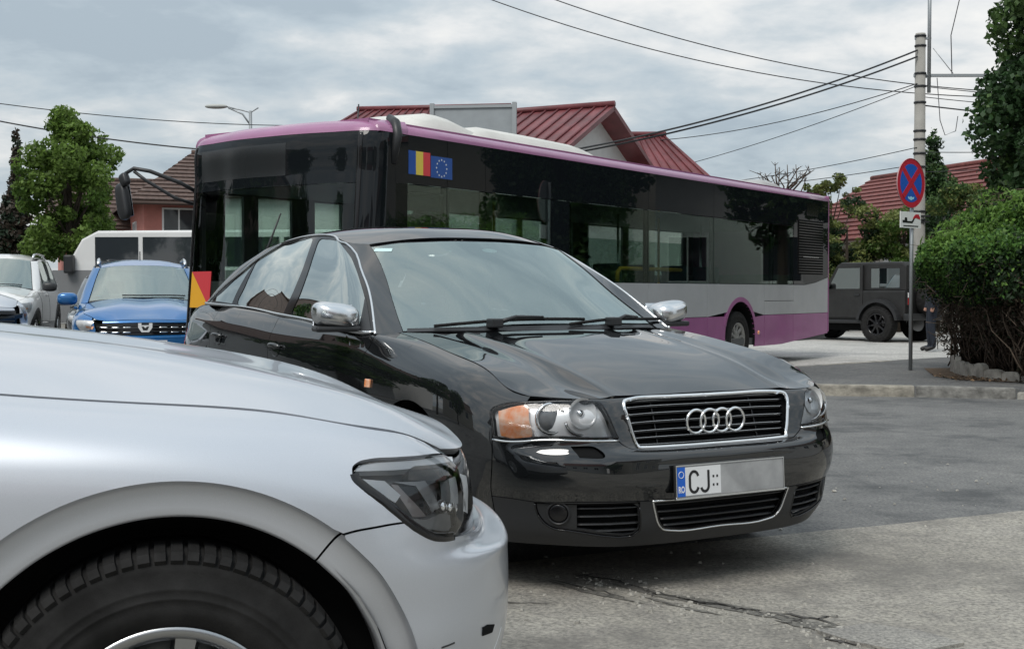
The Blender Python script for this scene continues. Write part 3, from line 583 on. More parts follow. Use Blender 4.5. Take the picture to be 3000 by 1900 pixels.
# inner dark shell so that the gaps between the panels read as gaps
sides = [(a, BS.kv[2]) for a in np.linspace(-s_of(BS, 5), s_of(BS, 5), 30)] + [(a, vtop - .02) for a in np.linspace(s_of(BS, 5), -s_of(BS, 5), 30)]
shell = [(BS, sides)]
mid_ = [(s_of(BS, 8) - .15, vbot), (s_of(BS, 11) + .05, vbot), (s_of(BS, 11) + .05, vtop - .01), (s_of(BS, 8) - .15, vtop - .01)]
rear_ = [(s_of(BS, 13) + .05, vbot), (BS.ks[-1], vbot), (BS.ks[-1], vtop - .01), (s_of(BS, 13) + .05, vtop - .01)]
up_f = [(s_of(BS, 5) - .05, BS.kv[8]), (s_of(BS, 8), BS.kv[8]), (s_of(BS, 8), vtop - .005), (s_of(BS, 5) - .05, vtop - .005)]
up_r = [(s_of(BS, 11), BS.kv[6]), (s_of(BS, 14), BS.kv[6]), (s_of(BS, 14), vtop - .005), (s_of(BS, 11), vtop - .005)]
shell += [(BS, p) for q in (mid_, rear_, up_f, up_r) for p in both(q)]
panel('inner_shell', M['void'], car, shell, ds=.12, dv=.1, off=-.045, flange=0, gap=0)
hood_edge = [(sedan_hood.ks[-1], v) for v in np.linspace(0, sedan_hood.kv[-1], 30)]
hs, hv = sedan_hood.ks[-1], sedan_hood.kv[-1]
# nose: the bonnet carries the grille surround; its front skin runs down between the lamps
hl_in = smooth_line(TR['hl_in'], 5); bt = smooth_line(TR['bump_top'], 5)
x0 = hl_in[0][0]
nose_half = [(0, vtop - .004)] + [(x0 * k, vtop - .004) for k in (.25, .5, .75, 1.0)] + hl_in + bt
gr = smooth_line(TR['grille'], 5)
grille_full = sym([(0, gr[0][1])] + gr)
bonnet_full = [(-hs, 0), (0, 0), (hs, 0)] + [(hs, v) for v in np.linspace(0, hv, 24)][1:] + [(s, hv) for s in np.linspace(hs, -hs, 12)][1:] + [(-hs, v) for v in np.linspace(hv, 0, 24)][1:-1]
panel('bonnet', bp, car, [(sedan_hood, bonnet_full), (BS, sym(nose_half), [grille_full])], ds=.02, dv=.04)
# front bumper and its unpainted lower part
tl = smooth_line(TR['trimline'], 5); seam = smooth_line(TR['seam'], 6)
hb = smooth_line(TR['hl_bot'], 5)
cut = min(range(len(seam)), key=lambda i: math.dist(seam[i], tl[0]))
bump_half = bt[::-1] + hb[::-1][1:] + seam[:cut + 1] + tl[1:] + [(tl[-1][0] * k, tl[-1][1] + (.194 - tl[-1][1]) * (1 - k)) for k in (.75, .5, .25, 0)]
wash = outl('washer')
panel('front_bumper', bp, car, [(BS, sym(bump_half), [wash, flip(wash)])], ds=.035, dv=.02)
trim_half = [(0, .194)] + [(tl[-1][0] * k, tl[-1][1] + (.194 - tl[-1][1]) * (1 - k)) for k in (.25, .5, .75)] + tl[::-1] + seam[cut + 1:] + [(s, vbot) for s in np.linspace(seam[-1][0], 0, 16)]
lg = smooth_line(TR['lgrille'], 5); lgr = sym([(0, lg[0][1])] + [(a, min(b, .188)) for a, b in lg[1:-1]] + [(0, .188)])
fo = outl('fog_out'); fo = [(a, min(b, tl_v)) for (a, b) in fo for tl_v in [.186]]
panel('bumper_lower_trim', M['trim'], car, [(BS, sym(trim_half), [lgr, fo, flip(fo)])], ds=.035, dv=.03)
panel('grille_recess', M['void'], car, [(BS, inset(lgr, -.02)), (BS, inset(grille_full, -.012)), (BS, inset(fo, -.01)), (BS, inset(flip(fo), -.01))], ds=.08, dv=.05, off=-.035, flange=0, gap=0)
# fog lamp inserts: plate with slots and a blind round lamp
slot = outl('fog_slot'); slot = [(a, min(b, .178)) for a, b in slot]
fx, fv = TR['foglight'][0]
for sg in (1, -1):
    T = (lambda q: q) if sg == 1 else flip
    ins = panel('fog_insert', M['trim'], car, [(BS, T(inset(fo, .003)), [T(slot)])], ds=.04, dv=.03, off=-.006)
    strip('fog_insert_edge', M['gloss_trim'], ins, BS, T([p for p in smooth_line(TR['fog_out'], 5) if p[1] < .183]), .006, .004, off=-.002)
    v0, v1 = min(b for a, b in slot), max(b for a, b in slot); a0, a1 = min(a for a, b in slot), max(a for a, b in slot)
    for k in range(4):
        v = v0 + (v1 - v0) * (k + .5) / 4
        strip('slat', M['trim'], ins, BS, [(sg * a0, v), (sg * (a0 + a1) / 2, v), (sg * a1, v)], .007, .012, off=-.02)
    p, n = at(BS, sg * fx, fv, -.004)
    MB().lathe([(0, .004), (.025, .003), (.036, 0), (.038, -.006)], 28, frame(p, n)).build('fog_lamp', M['gloss_trim'], ins)
    MB().lathe([(.037, -.004), (.039, .004), (.043, .004), (.045, -.004)], 28, frame(p, n)).build('fog_lamp_ring', M['trim'], ins)
# lower grille
lgo = panel('lower_grille', M['gloss_trim'], car, [(BS, lgr, [inset(lgr, .012)])], ds=.05, dv=.05, off=.001)
strip('lower_grille_frame', M['satin'], lgo, BS, lgr, .007, .005, off=.0, closed=True)
for k in range(4):
    v = .085 + k * .0275; w = .255 + .075 * (v - .07) / .12
    strip('slat', M['trim'], lgo, BS, [(-w, v), (-w / 2, v), (0, v), (w / 2, v), (w, v)], .009, .012, off=-.02)
# main grille: chrome frame, slats, four rings
gro = strip('grille', M['chrome'], car, BS, grille_full, .015, .010, closed=True, off=-.002)
tag(gro, 'chrome framed trapezoid grille')
gz = [p[1] for p in gr]; gv0, gv1 = min(gz), max(gz)
for k in range(7):
    v = gv0 + (gv1 - gv0) * (k + .75) / 7.6; w = np.interp(v, [gv0, gv1], [.362, .398])
    strip('grille_slat', M['gloss_trim'], gro, BS, [(-w, v), (-w / 2, v), (0, v), (w / 2, v), (w, v)], .011, .016, off=-.026)
    strip('slat_edge', M['satin'], gro, BS, [(-w, v + .004), (-w / 2, v + .004), (0, v + .004), (w / 2, v + .004), (w, v + .004)], .0025, .003, off=-.0105, depth=.003)
for sx_ in (-.25, .25):
    strip('grille_bar', M['gloss_trim'], gro, BS, [(sx_, gv0 + .01), (sx_, gv1 - .01)], .006, .006, off=-.026)
em = bpy.data.objects.new('ring_emblem', None); link(em, car)
for k in range(4):
    cyy = .0955 - k * .0637
    # (u, y, z): rings stand on a flat plane square to the car, a little proud of the slats
    pts = [Vector((-.080 + .003 * (k % 2), -cyy + .0445 * math.cos(t), .648 + .0445 * math.sin(t))) for t in np.linspace(0, 2 * math.pi, 40, endpoint=False)]
    MB().tube(pts, .0056, 8, closed=True).build('emblem_ring', M['chrome'], em)
# number plate
pl = bpy.data.objects.new('number_plate', None); link(pl, car); pl.location = (.012, 0, .4376); pl.rotation_euler = (0, R(-3), 0)
MB().box((-.012, -.266, -.066), (.0, .266, .062), bev=.004).build('plate_holder', M['trim'], pl)
MB().box((.0, -.262, -.058), (.0035, .262, .057)).build('plate_face', M['plate_grey'], pl)
MB().box((.0035, -.222, -.053), (.0045, -.052, .053)).build('plate_white_field', M['plate'], pl)
MB().box((.0035, -.259, -.055), (.0047, -.222, .055)).build('country_band', M['plate_blue'], pl)
MB().box((.0, -.2655, .0575), (.006, .2655, .0625)).box((.0, -.2655, -.066), (.006, .2655, -.0585)).box((.0, .2625, -.0585), (.006, .2655, .0575)).box((.0, -.2655, -.0585), (.006, -.2625, .0575)).build('plate_frame', M['satin'], pl)
def ptxt(nm, s, size, y, z, m, bold=.001, sx=.78):
    mt = Matrix(((0, 0, 1, .0048), (1, 0, 0, y), (0, 1, 0, z), (0, 0, 0, 1)))
    return text_mesh(nm, s, size, m, pl, mt, bold, sx=sx)
def stroke(nm, pts, w):
    n = len(pts); v = []
    for i, (a, b_) in enumerate(pts):
        p0, p1 = pts[max(i - 1, 0)], pts[min(i + 1, n - 1)]; q = math.hypot(p1[0] - p0[0], p1[1] - p0[1]); nx, nz = -(p1[1] - p0[1]) / q * w / 2, (p1[0] - p0[0]) / q * w / 2
        v += [(.0047, a + nx, b_ + nz), (.0047, a - nx, b_ - nz), (.0056, a + nx, b_ + nz), (.0056, a - nx, b_ - nz)]
    f = [q for i in range(n - 1) for q in ((4 * i + 2, 4 * i + 3, 4 * i + 7, 4 * i + 6), (4 * i, 4 * i + 2, 4 * i + 6, 4 * i + 4), (4 * i + 1, 4 * i + 5, 4 * i + 7, 4 * i + 3))]
    return MB().add(v, f).build(nm, M['ink'], pl)
arcp = lambda cy, cz, ry, rz, a0, a1, n=10: [(cy + ry * math.cos(R(a)), cz + rz * math.sin(R(a))) for a in np.linspace(a0, a1, n)]
stroke('plate_letter', arcp(-.181, .012, .020, .024, 15, 180) + arcp(-.181, -.018, .020, .024, 180, 345), .0105)
stroke('plate_letter', [(-.112, .037)] + arcp(-.130, -.021, .018, .021, 0, -165), .0105)
ptxt('country_code', 'RO', .034, -.2405, -.030, M['white'], .0008, .62)
for yy in (-.088, -.070):
    for zz in (.012, -.02): MB().box((.0046, yy - .004, zz - .0045), (.0052, yy + .004, zz + .0045)).build('plate_dot', M['ink'], pl)
MB().tube([(.0048, -.2405 + .012 * math.cos(t), .026 + .012 * math.sin(t)) for t in np.linspace(0, 2 * math.pi, 12, endpoint=False)], .0014, 4, closed=True).build('star_ring', M['white'], pl)
# flanks, both sides
farch = smooth_line(TR['farch'], 3); farch = [p for p in farch if p[1] > vbot + .02]
door_f = smooth_line(TR['door_f'], 6); bshut = smooth_line(TR['b_shut'], 6); rshut = smooth_line(TR['r_shut'], 5)
belt_f = smooth_line(TR['belt_f'], 4); belt_r = smooth_line(TR['belt_r'], 4)
def vline(pts, v): return [(a, v) for a, b in pts]
hl_out = smooth_line(TR['hl_out'], 4); hl_top = smooth_line(TR['hl_top'], 5)
s_hoodend = hl_top[0][0] - .115
fender = seam[::-1] + hl_out[1:] + [p for p in hl_top if p[0] > .80][1:] + [(.80, vtop)] + [(a, vtop) for a in np.linspace(.84, near_top(BS, 1.37, 1.2, 2.0), 22)] + [(s_of(BS, 8) - .02, (vtop + vbelt) / 2 + .01)] + door_f + [(a, vbot) for a in (door_f[-1][0] - .05, farch[0][0] + .01)] + farch + [(farch[-1][0] - .01, vbot)]
dv_bot = door_f[-1][1]
door1 = door_f[::-1] + belt_f[1:] + bshut + [(a, dv_bot) for a in np.linspace(bshut[-1][0], door_f[-1][0], 12)][1:-1]
rarch = smooth_line(TR['rarch'], 4)
i_r = min(range(len(rarch)), key=lambda i: math.dist(rarch[i], rshut[-1]))
door2 = bshut[::-1] + belt_r[1:] + rshut[1:] + [p for p in rarch[1:] if p[1] > dv_bot + .01] + [(rarch[-1][0] - .01, dv_bot), (bshut[-1][0] + .3, dv_bot)]
rb = smooth_line(TR['rarch_b'], 4); rb = [p for p in rb if p[1] > vbot + .02]
s_end = BS.ks[-1]; v_b = BS.kv[4]
s_rc, s_tl = s_of(BS, 14) - .12, s_of(BS, 15) + .03
quarter = rshut[::-1] + [(a, vbelt) for a in np.linspace(rshut[0][0], s_of(BS, 13) + .02, 8)][1:] + [(a, vtop) for a in np.linspace(s_of(BS, 13) + .08, s_rc + .1, 8)] + [(s_rc + .02, BS.kv[7] + .01), (s_rc - .06, v_b)] + [(rb[-1][0] + .12, v_b)] + [p for p in rb[::-1] if p[1] > v_b - .12][:-1]
tail_l = [(s_rc - .05, v_b + .03), (s_tl, v_b + .05), (s_tl, BS.kv[7] + .02), (s_rc + .02, BS.kv[7])]
rear_bumper = [p for p in rb if p[1] <= v_b - .05][::-1] + [(s_rc - .06, v_b)] + [(s_end, v_b), (s_end, vbot)] + [(rb[-1][0] + .02, vbot)]
rear_bumper = [(rb[-1][0] + .02, vbot)] + [(rb[-1][0] + .01, BS.kv[1])] + [(rb[-1][0] + .06, BS.kv[3])] + [(rb[-1][0] + .14, v_b - .003), (s_end, v_b - .003), (s_end, vbot)]
tg = GS.kv[-1]
chrome_o = smooth_line(TR['chrome'], 4); chrome_o = [(a, min(b, tg - .006)) for a, b in chrome_o]
chrome_l = chrome_o + [(a, .004) for a in np.linspace(chrome_o[-1][0], chrome_o[0][0], 14)][1:-1]
wins = [('front_side_window', 'win_f'), ('rear_side_window', 'win_r'), ('quarter_window', 'win_q')]
ws = smooth_line(TR['ws_side'], 5); wt = smooth_line(TR['ws_top'], 5)
s_rw = s_of(GS, 8) + .03
for sg in (1, -1):
    T = (lambda q: list(q)) if sg == 1 else flip
    panel('fender', bp, car, [(BS, T(fender))], ds=.04, dv=.03)
    d1 = panel('front_door', bp, car, [(BS, T(door1))], ds=.06, dv=.03)
    d2 = panel('rear_door', bp, car, [(BS, T(door2))], ds=.06, dv=.03)
    panel('quarter_panel', bp, car, [(BS, T(quarter))], ds=.06, dv=.03)
    panel('tail_lamp', M['red_lens'], car, [(BS, T(tail_l))], ds=.06, dv=.04, off=.002)
    panel('sill', bp, car, [(BS, T([(farch[0][0] + .03, vbot), (rarch[-1][0] - .03, vbot), (rarch[-1][0] - .03, dv_bot - .004), (farch[0][0] + .03, dv_bot - .004)]))], ds=.2, dv=.03, off=-.004)
    for nm, dd in (('hand_f', d1), ('hand_r', d2)):
        hs_, hv_ = TR[nm][0]; p, n = at(BS, sg * hs_, hv_, .0); f = frame(p, n)
        MB().lathe([(.0, -.012), (.042, -.006), (.05, .0015)], 20, f @ Matrix.Diagonal((1.25, .8, 1, 1))).build('handle_bowl', M['gloss_trim'], dd)
        MB().tube([f @ Vector((x, .012 + .006 * math.cos(x * 18), .006 + .026 * (1 - (x / .075) ** 2) * .9)) for x in np.linspace(-.075, .075, 9)], [.008, .012, .013, .013, .013, .013, .013, .012, .008], 8).build('door_handle', bp, dd)
    ms, mv = TR['marker'][0]; p, n = at(BS, sg * ms, mv, .003); f = frame(p, n)
    MB().box((-.027, -.019, -.004), (.027, .019, .006), f, bev=.005).build('side_indicator', M['orange'], car)
    # glasshouse
    body_side = [(ws[0][0] + .004, .0)] + [(a, b) for a, b in ws if b > .01] + [(ws[-1][0] + .003, tg)] + [(a, tg) for a in np.linspace(ws[-1][0] + .03, s_rw - .02, 40)] + [(s_rw, tg - .03), (s_rw + .02, .0)] + [(a, 0) for a in np.linspace(s_rw, chrome_o[-1][0] + .02, 5)][1:]
    body_side += [(a, .0) for a in np.linspace(chrome_o[-1][0], ws[0][0] + .02, 12)]
    panel('pillar_frame', bp, car, [(GS, T(body_side), [T(chrome_l)])], ds=.035, dv=.03, off=.001)
    panel('window_surround', M['gloss_trim'], car, [(GS, T(chrome_l), [T(outl(w, n=5)) for _, w in wins])], ds=.06, dv=.04, off=-.003, gap=.0)
    for nm, w in wins:
        panel(nm, M['side_glass'], car, [(GS, T(outl(w, n=5)))], ds=.08, dv=.05, off=-.006, gap=-.003, flange=0)
    strip('window_trim', M['satin'], car, GS, T([(a, b - .004) for a, b in chrome_o]), .011, .006, off=.0)
    strip('belt_trim', M['satin'], car, GS, T([(a, .006) for a in np.linspace(chrome_o[0][0] + .005, chrome_o[-1][0] + .01, 24)]), .014, .009, off=.004)
    # door mirror
    mir = bpy.data.objects.new('door_mirror', None); link(mir, car); mir.location = (-1.615, -sg * .945, 1.032); mir.rotation_euler = (0, 0, sg * R(-12))
    def mc(p):
        k = 1 - .25 * max(0, p.x / .075) ** 2
        return Vector((p.x, p.y * k - sg * .0, p.z * k + .012 * (-sg * p.y / .1)))
    blob('mirror_shell', M['satin'], mir, (0, 0, .006), (.082, .108, .060), 3.2, cut=mc, n=(32, 18))
    MB().box((-.08, -.10, -.068), (.06, .105, -.040), bev=.012).build('mirror_base', M['trim'], mir)
    MB().box((-.0865, -.092, -.045), (-.080, .092, .055), bev=.004).build('mirror_glass', M['chrome'], mir)
    MB().tube([(-.01, sg * .08, -.05), (-.0, sg * .13, -.062), (.01, sg * .17, -.075)], [.022, .02, .03], 8).build('mirror_arm', M['trim'], mir)
    tri = outl('win_f', n=5)
    panel('mirror_triangle', M['trim'], car, [(GS, T([(chrome_o[0][0] + .012, .006), (.86, .006), (.80, .215)]))], ds=.06, dv=.05, off=.002)
# windscreen, roof, rear window, boot
ws_half = [(0, ws[0][1] + .012), (.33, ws[0][1] + .008)] + ws + wt[1:] + [(0, wt[-1][1] + .001)]
windscreen = panel('windscreen', M['car_glass'], car, [(GS, sym(ws_half))], ds=.05, dv=.04, off=-.003, flange=0, gap=.002)
band = [(a, b) for a, b in ws]
fr_half = [(0, .0)] + [(.3, 0), (ws[0][0] + .006, .0)] + [(a + .004, b) for a, b in ws if b > .03] + [(a, b + .012) for a, b in wt] + [(0, wt[-1][1] + .013)]
panel('windscreen_seal', M['gloss_trim'], car, [(GS, sym(fr_half), [sym([(0, .035), (.33, .033), (ws[0][0] - .02, .032)] + [(a - .018, b) for a, b in ws[1:-1] if b > .05] + [(a - .006 * (a > .3), b - .004) for a, b in wt] + [(0, wt[-1][1] - .004)])])], ds=.05, dv=.04, off=-.007, gap=0)
panel('roof', bp, car, [(sedan_roof, [(s, v) for s, v in ((-sedan_roof.ks[-1], 0), (sedan_roof.ks[-1], 0), (sedan_roof.ks[-1], sedan_roof.kv[-1]), (-sedan_roof.ks[-1], sedan_roof.kv[-1]))])], ds=.05, dv=.06, gap=0, off=.001)
rw_half = [(s_rw + .03, .02), (s_of(GS, 9), .02), (GS.ks[-1], .02), (GS.ks[-1], tg - .02), (s_of(GS, 9) - .06, tg - .02), (s_rw + .015, tg - .04)]
panel('rear_window', M['side_glass'], car, [(GS, rw_half), (GS, flip(rw_half))], ds=.06, dv=.05, flange=0, gap=0)
rwf = [(s_rw, 0), (GS.ks[-1], 0), (GS.ks[-1], tg), (s_rw, tg)]
panel('rear_window_seal', M['gloss_trim'], car, [(GS, q, [inset(q2, -.002)]) for q, q2 in ()] or [(GS, [(s_rw, 0), (GS.ks[-1], 0), (GS.ks[-1], .02), (s_rw, .02)]), (GS, flip([(s_rw, 0), (GS.ks[-1], 0), (GS.ks[-1], .02), (s_rw, .02)])), (GS, [(s_rw, tg - .022), (GS.ks[-1], tg - .022), (GS.ks[-1], tg), (s_rw, tg)]), (GS, flip([(s_rw, tg - .022), (GS.ks[-1], tg - .022), (GS.ks[-1], tg), (s_rw, tg)]))], ds=.06, dv=.05, gap=0)
ds_, dv_ = sedan_deck.ks[-1], sedan_deck.kv[-1]
boot = [(s_rc + .04, BS.kv[7] + .02), (s_end, BS.kv[7] + .02), (s_end, vtop), (s_rc + .14, vtop)]; boot2 = [(s_tl + .01, v_b + .004), (s_end, v_b + .004), (s_end, BS.kv[7] + .02), (s_tl + .01, BS.kv[7] + .02)]
panel('boot_lid', bp, car, [(sedan_deck, [(-ds_, 0), (ds_, 0), (ds_, dv_), (-ds_, dv_)])] + [(BS, q) for p in (boot, boot2) for q in both(p)], ds=.06, dv=.05, gap=0)
panel('rear_bumper', bp, car, [(BS, q) for q in both(rear_bumper)], ds=.08, dv=.05)
# head lamps
turn = outl('turn', n=4)
hl_poly = outl('hl_bot', '-hl_in', '-hl_top', '-hl_out', n=5)
for sg in (1, -1):
    T = (lambda q: list(q)) if sg == 1 else flip
    hl = panel('headlight', M['lens'], car, [(BS, T(hl_poly))], ds=.03, dv=.025, flange=0, gap=.002)
    panel('lamp_bowl', M['reflector'], hl, [(BS, T(hl_poly))], ds=.03, dv=.025, off=-.032, flange=-.03, gap=.003)
    strip('lamp_surround', M['gloss_trim'], hl, BS, T(hl_poly), .008, .004, off=-.004, closed=True)
    panel('turn_indicator', M['orange'], hl, [(BS, T(turn))], ds=.03, dv=.025, off=-.012, flange=.015)
    def spot(px_s, px_v, off): return at(BS, sg * px_s, px_v, off)
    p, n = spot(.715, .668, -.024); fwd = Vector((1, 0, 0)) * .75 + n * .4; f = frame(p, fwd)
    MB().lathe([(.045, -.004), (.050, .004), (.056, .008), (.060, .004), (.060, -.006)], 32, f).build('projector_ring', M['chrome'], hl)
    MB().lathe([(.0, .002), (.018, .001), (.034, -.002), (.046, -.009)], 28, f).build('projector_lens', mat('projector_glass', (.16, .17, .18), .08, coat=1), hl)
    p, n = spot(.60, .690, -.026); f = frame(p, Vector((1, 0, 0)) * .8 + n * .3)
    MB().lathe([(.0, -.008), (.03, -.004), (.05, .008), (.058, .016)], 32, f).build('main_beam_bowl', M['reflector'], hl)
    MB().lathe([(.0, .006), (.012, .004), (.016, -.01)], 16, f).build('bulb_cap', M['chrome'], hl)
    MB().tube([f @ Vector((.062 * math.cos(t), -.03 + .05 * math.sin(t), -.004)) for t in np.linspace(math.pi, 2 * math.pi, 14)], .006, 6).build('reflector_arc', M['chrome'], hl)
    strip('lamp_chrome', M['chrome'], hl, BS, T([(a, b - .018) for a, b in smooth_line(TR['hl_bot'], 4)]), .008, .006, off=.001)
    panel('washer_recess', M['void'], car, [(BS, T(wash))], ds=.03, dv=.03, off=-.012, flange=0)
    # wheels
    wheel(car, -.94, -sg * .775, .318, .318, .215, .215, -sg, M['alloy'], 5)
    wheel(car, -3.70, -sg * .775, .318, .318, .215, .215, -sg, M['alloy'], 5)
    for cu_, r_ in ((.94, .375), (3.70, .38)):
        b = MB(); A = np.linspace(R(-20), R(200), 18)
        for wdt in (0,):
            v = []
            for a in A:
                for yy in (.45, .868): v.append((-cu_ - r_ * math.cos(a), -sg * yy, .33 + r_ * math.sin(a)))
            b.add(v, [(2 * i, 2 * i + 1, 2 * i + 3, 2 * i + 2) for i in range(len(A) - 1)], True)
            b.add([(-cu_ - r_ * math.cos(a), -sg * .45, .33 + r_ * math.sin(a)) for a in A], [tuple(range(len(A)))])
        b.build('wheel_arch_liner', M['void'], car)
# wipers and the black cowl
def wsP(s, v, off=.012): return at(GS, s, v, off)[0]
panel('cowl', M['trim'], car, [(GS, sym([(0, -.0), (.4, 0), (ws[0][0] - .01, 0), (ws[0][0] - .02, .03), (.33, .030), (0, .034)]))], ds=.05, dv=.03, off=.001)
for s0, s1, v1 in ((.30, .66, .055), (-.30, .16, .060)):
    wp = bpy.data.objects.new('wiper', None); link(wp, car)
    arm = [wsP(s0, .012, .03), wsP(s0 - .10, .035, .045), wsP(s0 - .24, .05, .03)]
    MB().tube(arm, [.012, .009, .006], 6).build('wiper_arm', M['trim'], wp)
    MB().tube([wsP(s, v, .014) for s, v in zip(np.linspace(s0 - .46, s0 + .24, 12), .052 - .035 * np.linspace(-.4, 1, 12) ** 2 + .004)], .0075, 6).build('wiper_blade', M['rubber'], wp)
    q = wsP(s0, .012, .022); MB().box((-.035, -.028, -.012), (.035, .028, .03), Matrix.Translation(q), bev=.008).build('wiper_cap', M['trim'], wp)
# stickers and cabin
p, n = at(GS, .585, .665, .0); MB().box((-.045, -.016, -.004), (.045, .016, -.002), frame(p, n), bev=.001).build('windscreen_sticker', M['sticker'], car)
p, n = at(GS, -.02, .60, .0); MB().lathe([(0, -.006), (.028, -.006), (.030, -.005)], 24, frame(p, n) @ Matrix.Diagonal((1.4, .8, 1, 1))).build('windscreen_sticker', M['sticker'], car)
MB().box((-1.75, -.66, .60), (-1.38, .66, .925), bev=.05).build('dashboard', M['dark'], car)
for sg in (1, -1):
    for uu, nm in ((2.35, 'front_seat'), (3.25, 'rear_seat')):
        st = bpy.data.objects.new(nm, None); link(st, car); st.location = (-uu, sg * .36, .40)
        MB().box((-.25, -.24, 0), (.25, .24, .15), bev=.05).build('seat_cushion', M['seat'], st)
        MB().box((-.10, -.23, .1), (.05, .23, .62), Matrix.Translation((-.24, 0, 0)) @ Matrix.Rotation(R(-14), 4, 'Y'), bev=.05).build('seat_back', M['seat'], st)
        MB().box((-.05, -.13, .64), (.04, .13, .80), Matrix.Translation((-.25, 0, 0)) @ Matrix.Rotation(R(-14), 4, 'Y'), bev=.035).build('headrest', M['seat'], st)
MB().tube([Vector((-1.83 + .10 * math.sin(t), .36 + .185 * math.cos(t), .80 + .16 * math.sin(t))) for t in np.linspace(0, 2 * math.pi, 24, endpoint=False)], .014, 6, closed=True).build('steering_wheel', M['dark'], car)
MB().box((-.012, -.11, -.03), (.012, .11, .03), Matrix.Translation((-2.09, 0, 1.30)), bev=.01).build('rear_view_mirror', M['dark'], car)
MB().box((-4.2, -.78, .22), (-1.3, .78, .34)).build('cabin_floor', M['dark'], car)
MB().box((-1.32, -.72, .28), (-.30, .72, .60)).build('engine_block', M['void'], car)
MB().box((-4.4, -.7, .8), (-3.55, .7, 1.03), bev=.03).build('parcel_shelf', M['dark'], car)
# ---------------------------------------------------------------- silver car at the front left
suv = thing('silver_suv', 'silver grey car nearest the viewer, cut off by the lower left corner', 'car', (.025, 3.3062, 0), HEAD(1.842))
XS, XG = suv_body, suv_glass; sp = M['silver_paint']
xt = XS.kv[-1]; xb = XS.kv[0]
k_ = lambda k: XS.ks[XS.mid + k]
panel('inner_shell', M['void'], suv, [(XS, [(a, XS.kv[2]) for a in np.linspace(-k_(5) + .05, k_(5) - .05, 30)] + [(a, xt - .02) for a in np.linspace(k_(5), -k_(5), 30)])] + [(XS, q) for p in ([(k_(5) - .05, XS.kv[8]), (k_(8), XS.kv[8]), (k_(8), xt - .005), (k_(5) - .05, xt - .005)], [(k_(8) + .2, xb), (k_(11) - .1, xb), (k_(11) - .1, xt), (k_(8) + .2, xt)], [(k_(13) + .2, xb), (XS.ks[-1], xb), (XS.ks[-1], xt), (k_(13) + .2, xt)]) for q in both(p)], ds=.12, dv=.1, off=-.05, flange=0, gap=0)
s_low = smooth_line(TR['s_hl_low'], 5); s_top = smooth_line(TR['s_hl_top'], 5); s_seam = smooth_line(TR['s_seam'], 4)
arch = smooth_line(TR['s_arch'], 5); arch = [p for p in arch if p[1] > xb + .015]
hs2, hv2 = suv_hood.ks[-1], suv_hood.kv[-1]
panel('bonnet', sp, suv, [(suv_hood, [(s, 0) for s in np.linspace(-hs2, hs2, 16)] + [(hs2, v) for v in np.linspace(0, hv2, 30)][1:] + [(s, hv2) for s in np.linspace(hs2, -hs2, 12)][1:] + [(-hs2, v) for v in np.linspace(hv2, 0, 30)][1:-1])], ds=.035, dv=.035, flange=.02, gap=.0042)
# split of the arch line where the bumper seam meets it
i_s = min(range(len(arch)), key=lambda i: math.dist(arch[i], s_seam[0]))
front_arch = arch[i_s:]           # towards the bumper
rear_arch = arch[:i_s + 1]
lead = min(range(len(s_low)), key=lambda i: math.dist(s_low[i], s_seam[-1]))
door_s = [near_top(XS, 1.44, 1.4, 2.2)]
ds0 = k_(8) + .25
fender2 = s_seam + s_low[:lead + 1][::-1][1:] + s_top[1:] + [(a, xt) for a in np.linspace(s_top[-1][0] + .015, ds0, 30) if a > s_top[-1][0] + .01] + [(ds0, v) for v in np.linspace(xt, xb, 12)][1:] + [(rear_arch[0][0] + .005, xb)] + rear_arch[:-1]
s_in = s_low[-1]; v_led = XS.kv[4]
tail_low = [(s_in[0] * k, (s_in[1] * k ** .5 if False else s_in[1] + (XS.kv[5] + .01 - s_in[1]) * (1 - k))) for k in (.8, .55, .3, 0)]
bump2 = [(0, XS.kv[5] + .01)] + tail_low[::-1][1:] + s_low[lead:][::-1] + s_seam[::-1][1:] + front_arch[1:] + [(front_arch[-1][0] - .005, xb + .09)] + [(s, xb + .09) for s in np.linspace(front_arch[-1][0] - .05, 0, 16)]
panel('front_bumper', sp, suv, [(XS, sym(bump2))], ds=.03, dv=.015)
panel('bumper_lower_trim', M['trim'], suv, [(XS, [(s, xb) for s in np.linspace(-front_arch[-1][0] + .01, front_arch[-1][0] - .01, 24)] + [(s, xb + .088) for s in np.linspace(front_arch[-1][0] - .01, -front_arch[-1][0] + .01, 24)])], ds=.05, dv=.04, off=.006)
panel('upper_grille', M['gloss_trim'], suv, [(XS, sym([(0, XS.kv[5] + .014)] + [(s, XS.kv[5] + .014) for s in (.2, .4, s_in[0] - .03)] + [(s_in[0] - .06, xt - .01), (.3, xt - .008), (0, xt - .006)]))], ds=.05, dv=.03, off=-.012)
slot_s = [(.02, 0), (.26, .0), (.28, .05), (.06, .05)]
hp = s_low + tail_low[:0] + [(s_in[0] - .06, s_in[1] + .03), (s_in[0] - .10, XS.kv[8]), (s_in[0] - .07, xt - .006)] + [(s, xt - .004) for s in np.linspace(s_in[0] - .04, s_top[-1][0] - .015, 6)] + s_top[::-1]
hp = [p for i, p in enumerate(hp) if math.dist(p, hp[i - 1]) > 2e-3]
led = lambda a, b: None
def bm_(s, v, off): return at(XS, s, v, off)
